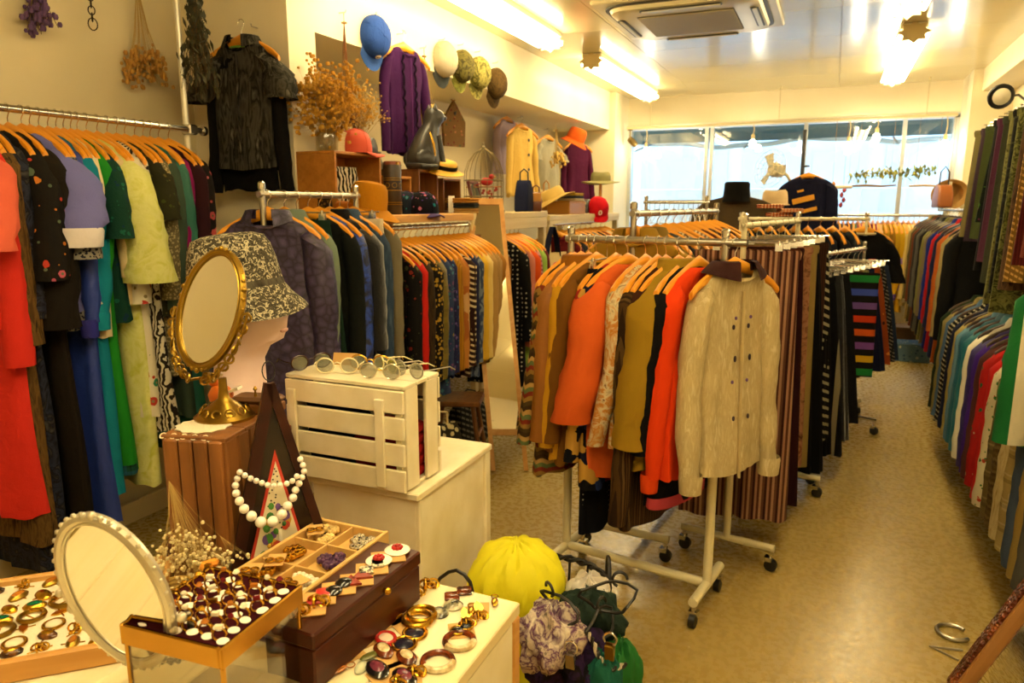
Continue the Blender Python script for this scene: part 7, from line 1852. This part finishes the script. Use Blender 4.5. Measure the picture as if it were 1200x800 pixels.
# wall fan
q = on_y(905, 198, 8.0)
fn = thing('wall_fan', 'cream wall fan with round cage near the window top', 'fan', tuple(q), R(-35))
FM = P('fan_cream', '#cfc2a2', .45)
for r_ in (.04, .08, .12, .155): obj('cage_ring', MB().torus((0, -.03, 0), r_, .003, 26, 5, mat=rotm(R(80))), FM, fn)
for k in range(16):
    a = 2 * math.pi * k / 16; obj('cage_wire', MB().tube([rotm(R(80)) @ Vector((.03 * math.cos(a), .03 * math.sin(a), .03)), rotm(R(80)) @ Vector((.155 * math.cos(a), .155 * math.sin(a), .03))], .0022, 4), FM, fn)
for k in range(3):
    a = R(120 * k); obj('blade', MB().prism([(.02, -.02), (.13, -.05), (.14, .03), (.02, .02)], .004, rotm(R(80)) @ rotm(R(14), 0, a)), P('fan_blade', '#b8b6a4', .3), fn)
obj('motor', MB().lathe([(.05, 0), (.062, .03), (.05, .11), (.03, .13)], 18, mat=rotm(R(-100))), FM, fn)
obj('bracket', MB().tube([(0, .08, 0), (.04, .14, -.05), (.06, .2, -.14)], .014, 8), FM, fn)
obj('wall_arm', MB().tube([(.06, .2, -.14), (.25, .70, -.14)], .014, 8), FM, fn)
fn.scale = (1.25,) * 3
# garland, sticks, mobiles in the window
a, b = on_y(995, 206, 8.62), on_y(1098, 200, 8.62)
gl_ = thing('leaf_garland', 'green leaf garland strung across the window', 'garland', tuple(a)); d = b - a
obj('string', MB().tube([(0, 0, .02), tuple(d * .5 + Vector((0, 0, -.0))), tuple(d)], .003, 5), P('twine', '#8a6a34'), gl_)
for e_ in (Vector((0, 0, .02)), d): obj('hanging_thread', MB().tube([e_, Vector((e_.x, 0, 2.366 - a.z))], .0015, 4), P('twine', '#8a6a34'), gl_)
g = random.Random(77); mlv = MB()
for k in range(150):
    c = d * g.random() + Vector((0, g.gauss(0, .02), g.gauss(0, .025)))
    mlv.prism([(0, -.5), (.3, 0), (0, .5), (-.3, 0)], .06, rotm(R(g.uniform(30, 150)), 0, g.uniform(0, 6.28)) @ Matrix.Diagonal((.05, .06, .05)), c)
o = obj('leaves', mlv, P('garland_leaf', '#6c8a34', .6, noise=(9, .6, '#a89a3c')), gl_); o['kind'] = 'stuff'
for s_, (px_, py_) in enumerate(((998, 218), (1065, 218))):
    c = on_y(px_, py_, 8.62)
    t = thing('driftwood_stick', ['dark driftwood stick hung below the garland by the mobiles', 'pale driftwood stick hung below the garland near the pier'][s_], 'driftwood', tuple(c))
    obj('stick', MB().tube([(0, 0, 0), (.14, .01, .006), (.28, 0, -.004), (.42, .01, .006)], [.010, .013, .011, .007], 8), P('drift_%d' % s_, ('#8a6a3c', '#c4a878')[s_], .8), t)
    for x in (.05, .36): obj('string', MB().tube([(x, 0, 0), (x, 0, 2.366 - c.z)], .0015, 4), P('twine', '#8a6a34'), t)
for k, (px_, y0, y1, c_) in enumerate(((977, 196, 232, '#c8821c'), (990, 200, 242, '#a83a3c'))):
    tp, bt_ = on_y(px_, y0, 8.62), on_y(px_, y1, 8.62)
    t = thing('hanging_mobile', ['orange ribbon mobile hanging in the window', 'red bead mobile hanging in the window'][k], 'mobile', tuple(tp))
    L_ = tp.z - bt_.z
    obj('string', MB().tube([(0, 0, 2.366 - tp.z), (0, 0, -L_)], .0025, 5), P('twine', '#8a6a34'), t)
    for j in range(4): obj('ornament', MB().lathe([(.004, 0), (.022, -.03), (.012, -.055), (.003, -.06)], 10, (.012 * (-1) ** j, 0, -L_ * .45 - L_ * .14 * j)), P('mob_%d' % k, c_, .6), t)
# beige hat and leather bag at the right pier, boxes under the far rack
q = on_y(1113, 228, 8.1); nail((q.x, 8.3, q.z + .12), 'steel hook in the window pier holding the beige felt hat', (0, -1, 0))
hat(tuple(q), 'beige felt hat hanging on the window pier', F('#c49a5c', '#b48a4c'), None, .11, .15, .15, .02, tilt=(R(-75), 0), seed=18)
q = on_y(1105, 262, 7.6)
bag((.88, q.y, 1.475), 'brown leather bag with round handles on top of the coat rail', P('rust_leather', '#8a4a14', .4), (.12, .28, .2), R(5), BLKL, hh=.16)
for k, (px_, lab, m_, d_) in enumerate(((1040, 'brown cardboard carton under the far rack', P('carton', '#6a4a20', .8), (.5, .3, .26)), (1075, 'blue-patterned fabric storage box under the far rack', FAB('floral', '#5a7484', '#c8c4a8', '#2c4a6a', s=1.2), (.42, .26, .16)))):
    q = on_y(px_, 395, 8.4 - .42 * k)
    t = thing('storage_box', lab, 'box', (q.x, q.y, 0)); obj('box_body', MB().bbox((0, 0, d_[2] / 2), d_, .008), m_, t, False); obj('lid', MB().bbox((0, 0, d_[2] + .008), (d_[0] + .012, d_[1] + .012, .02), .004), m_, t, False)
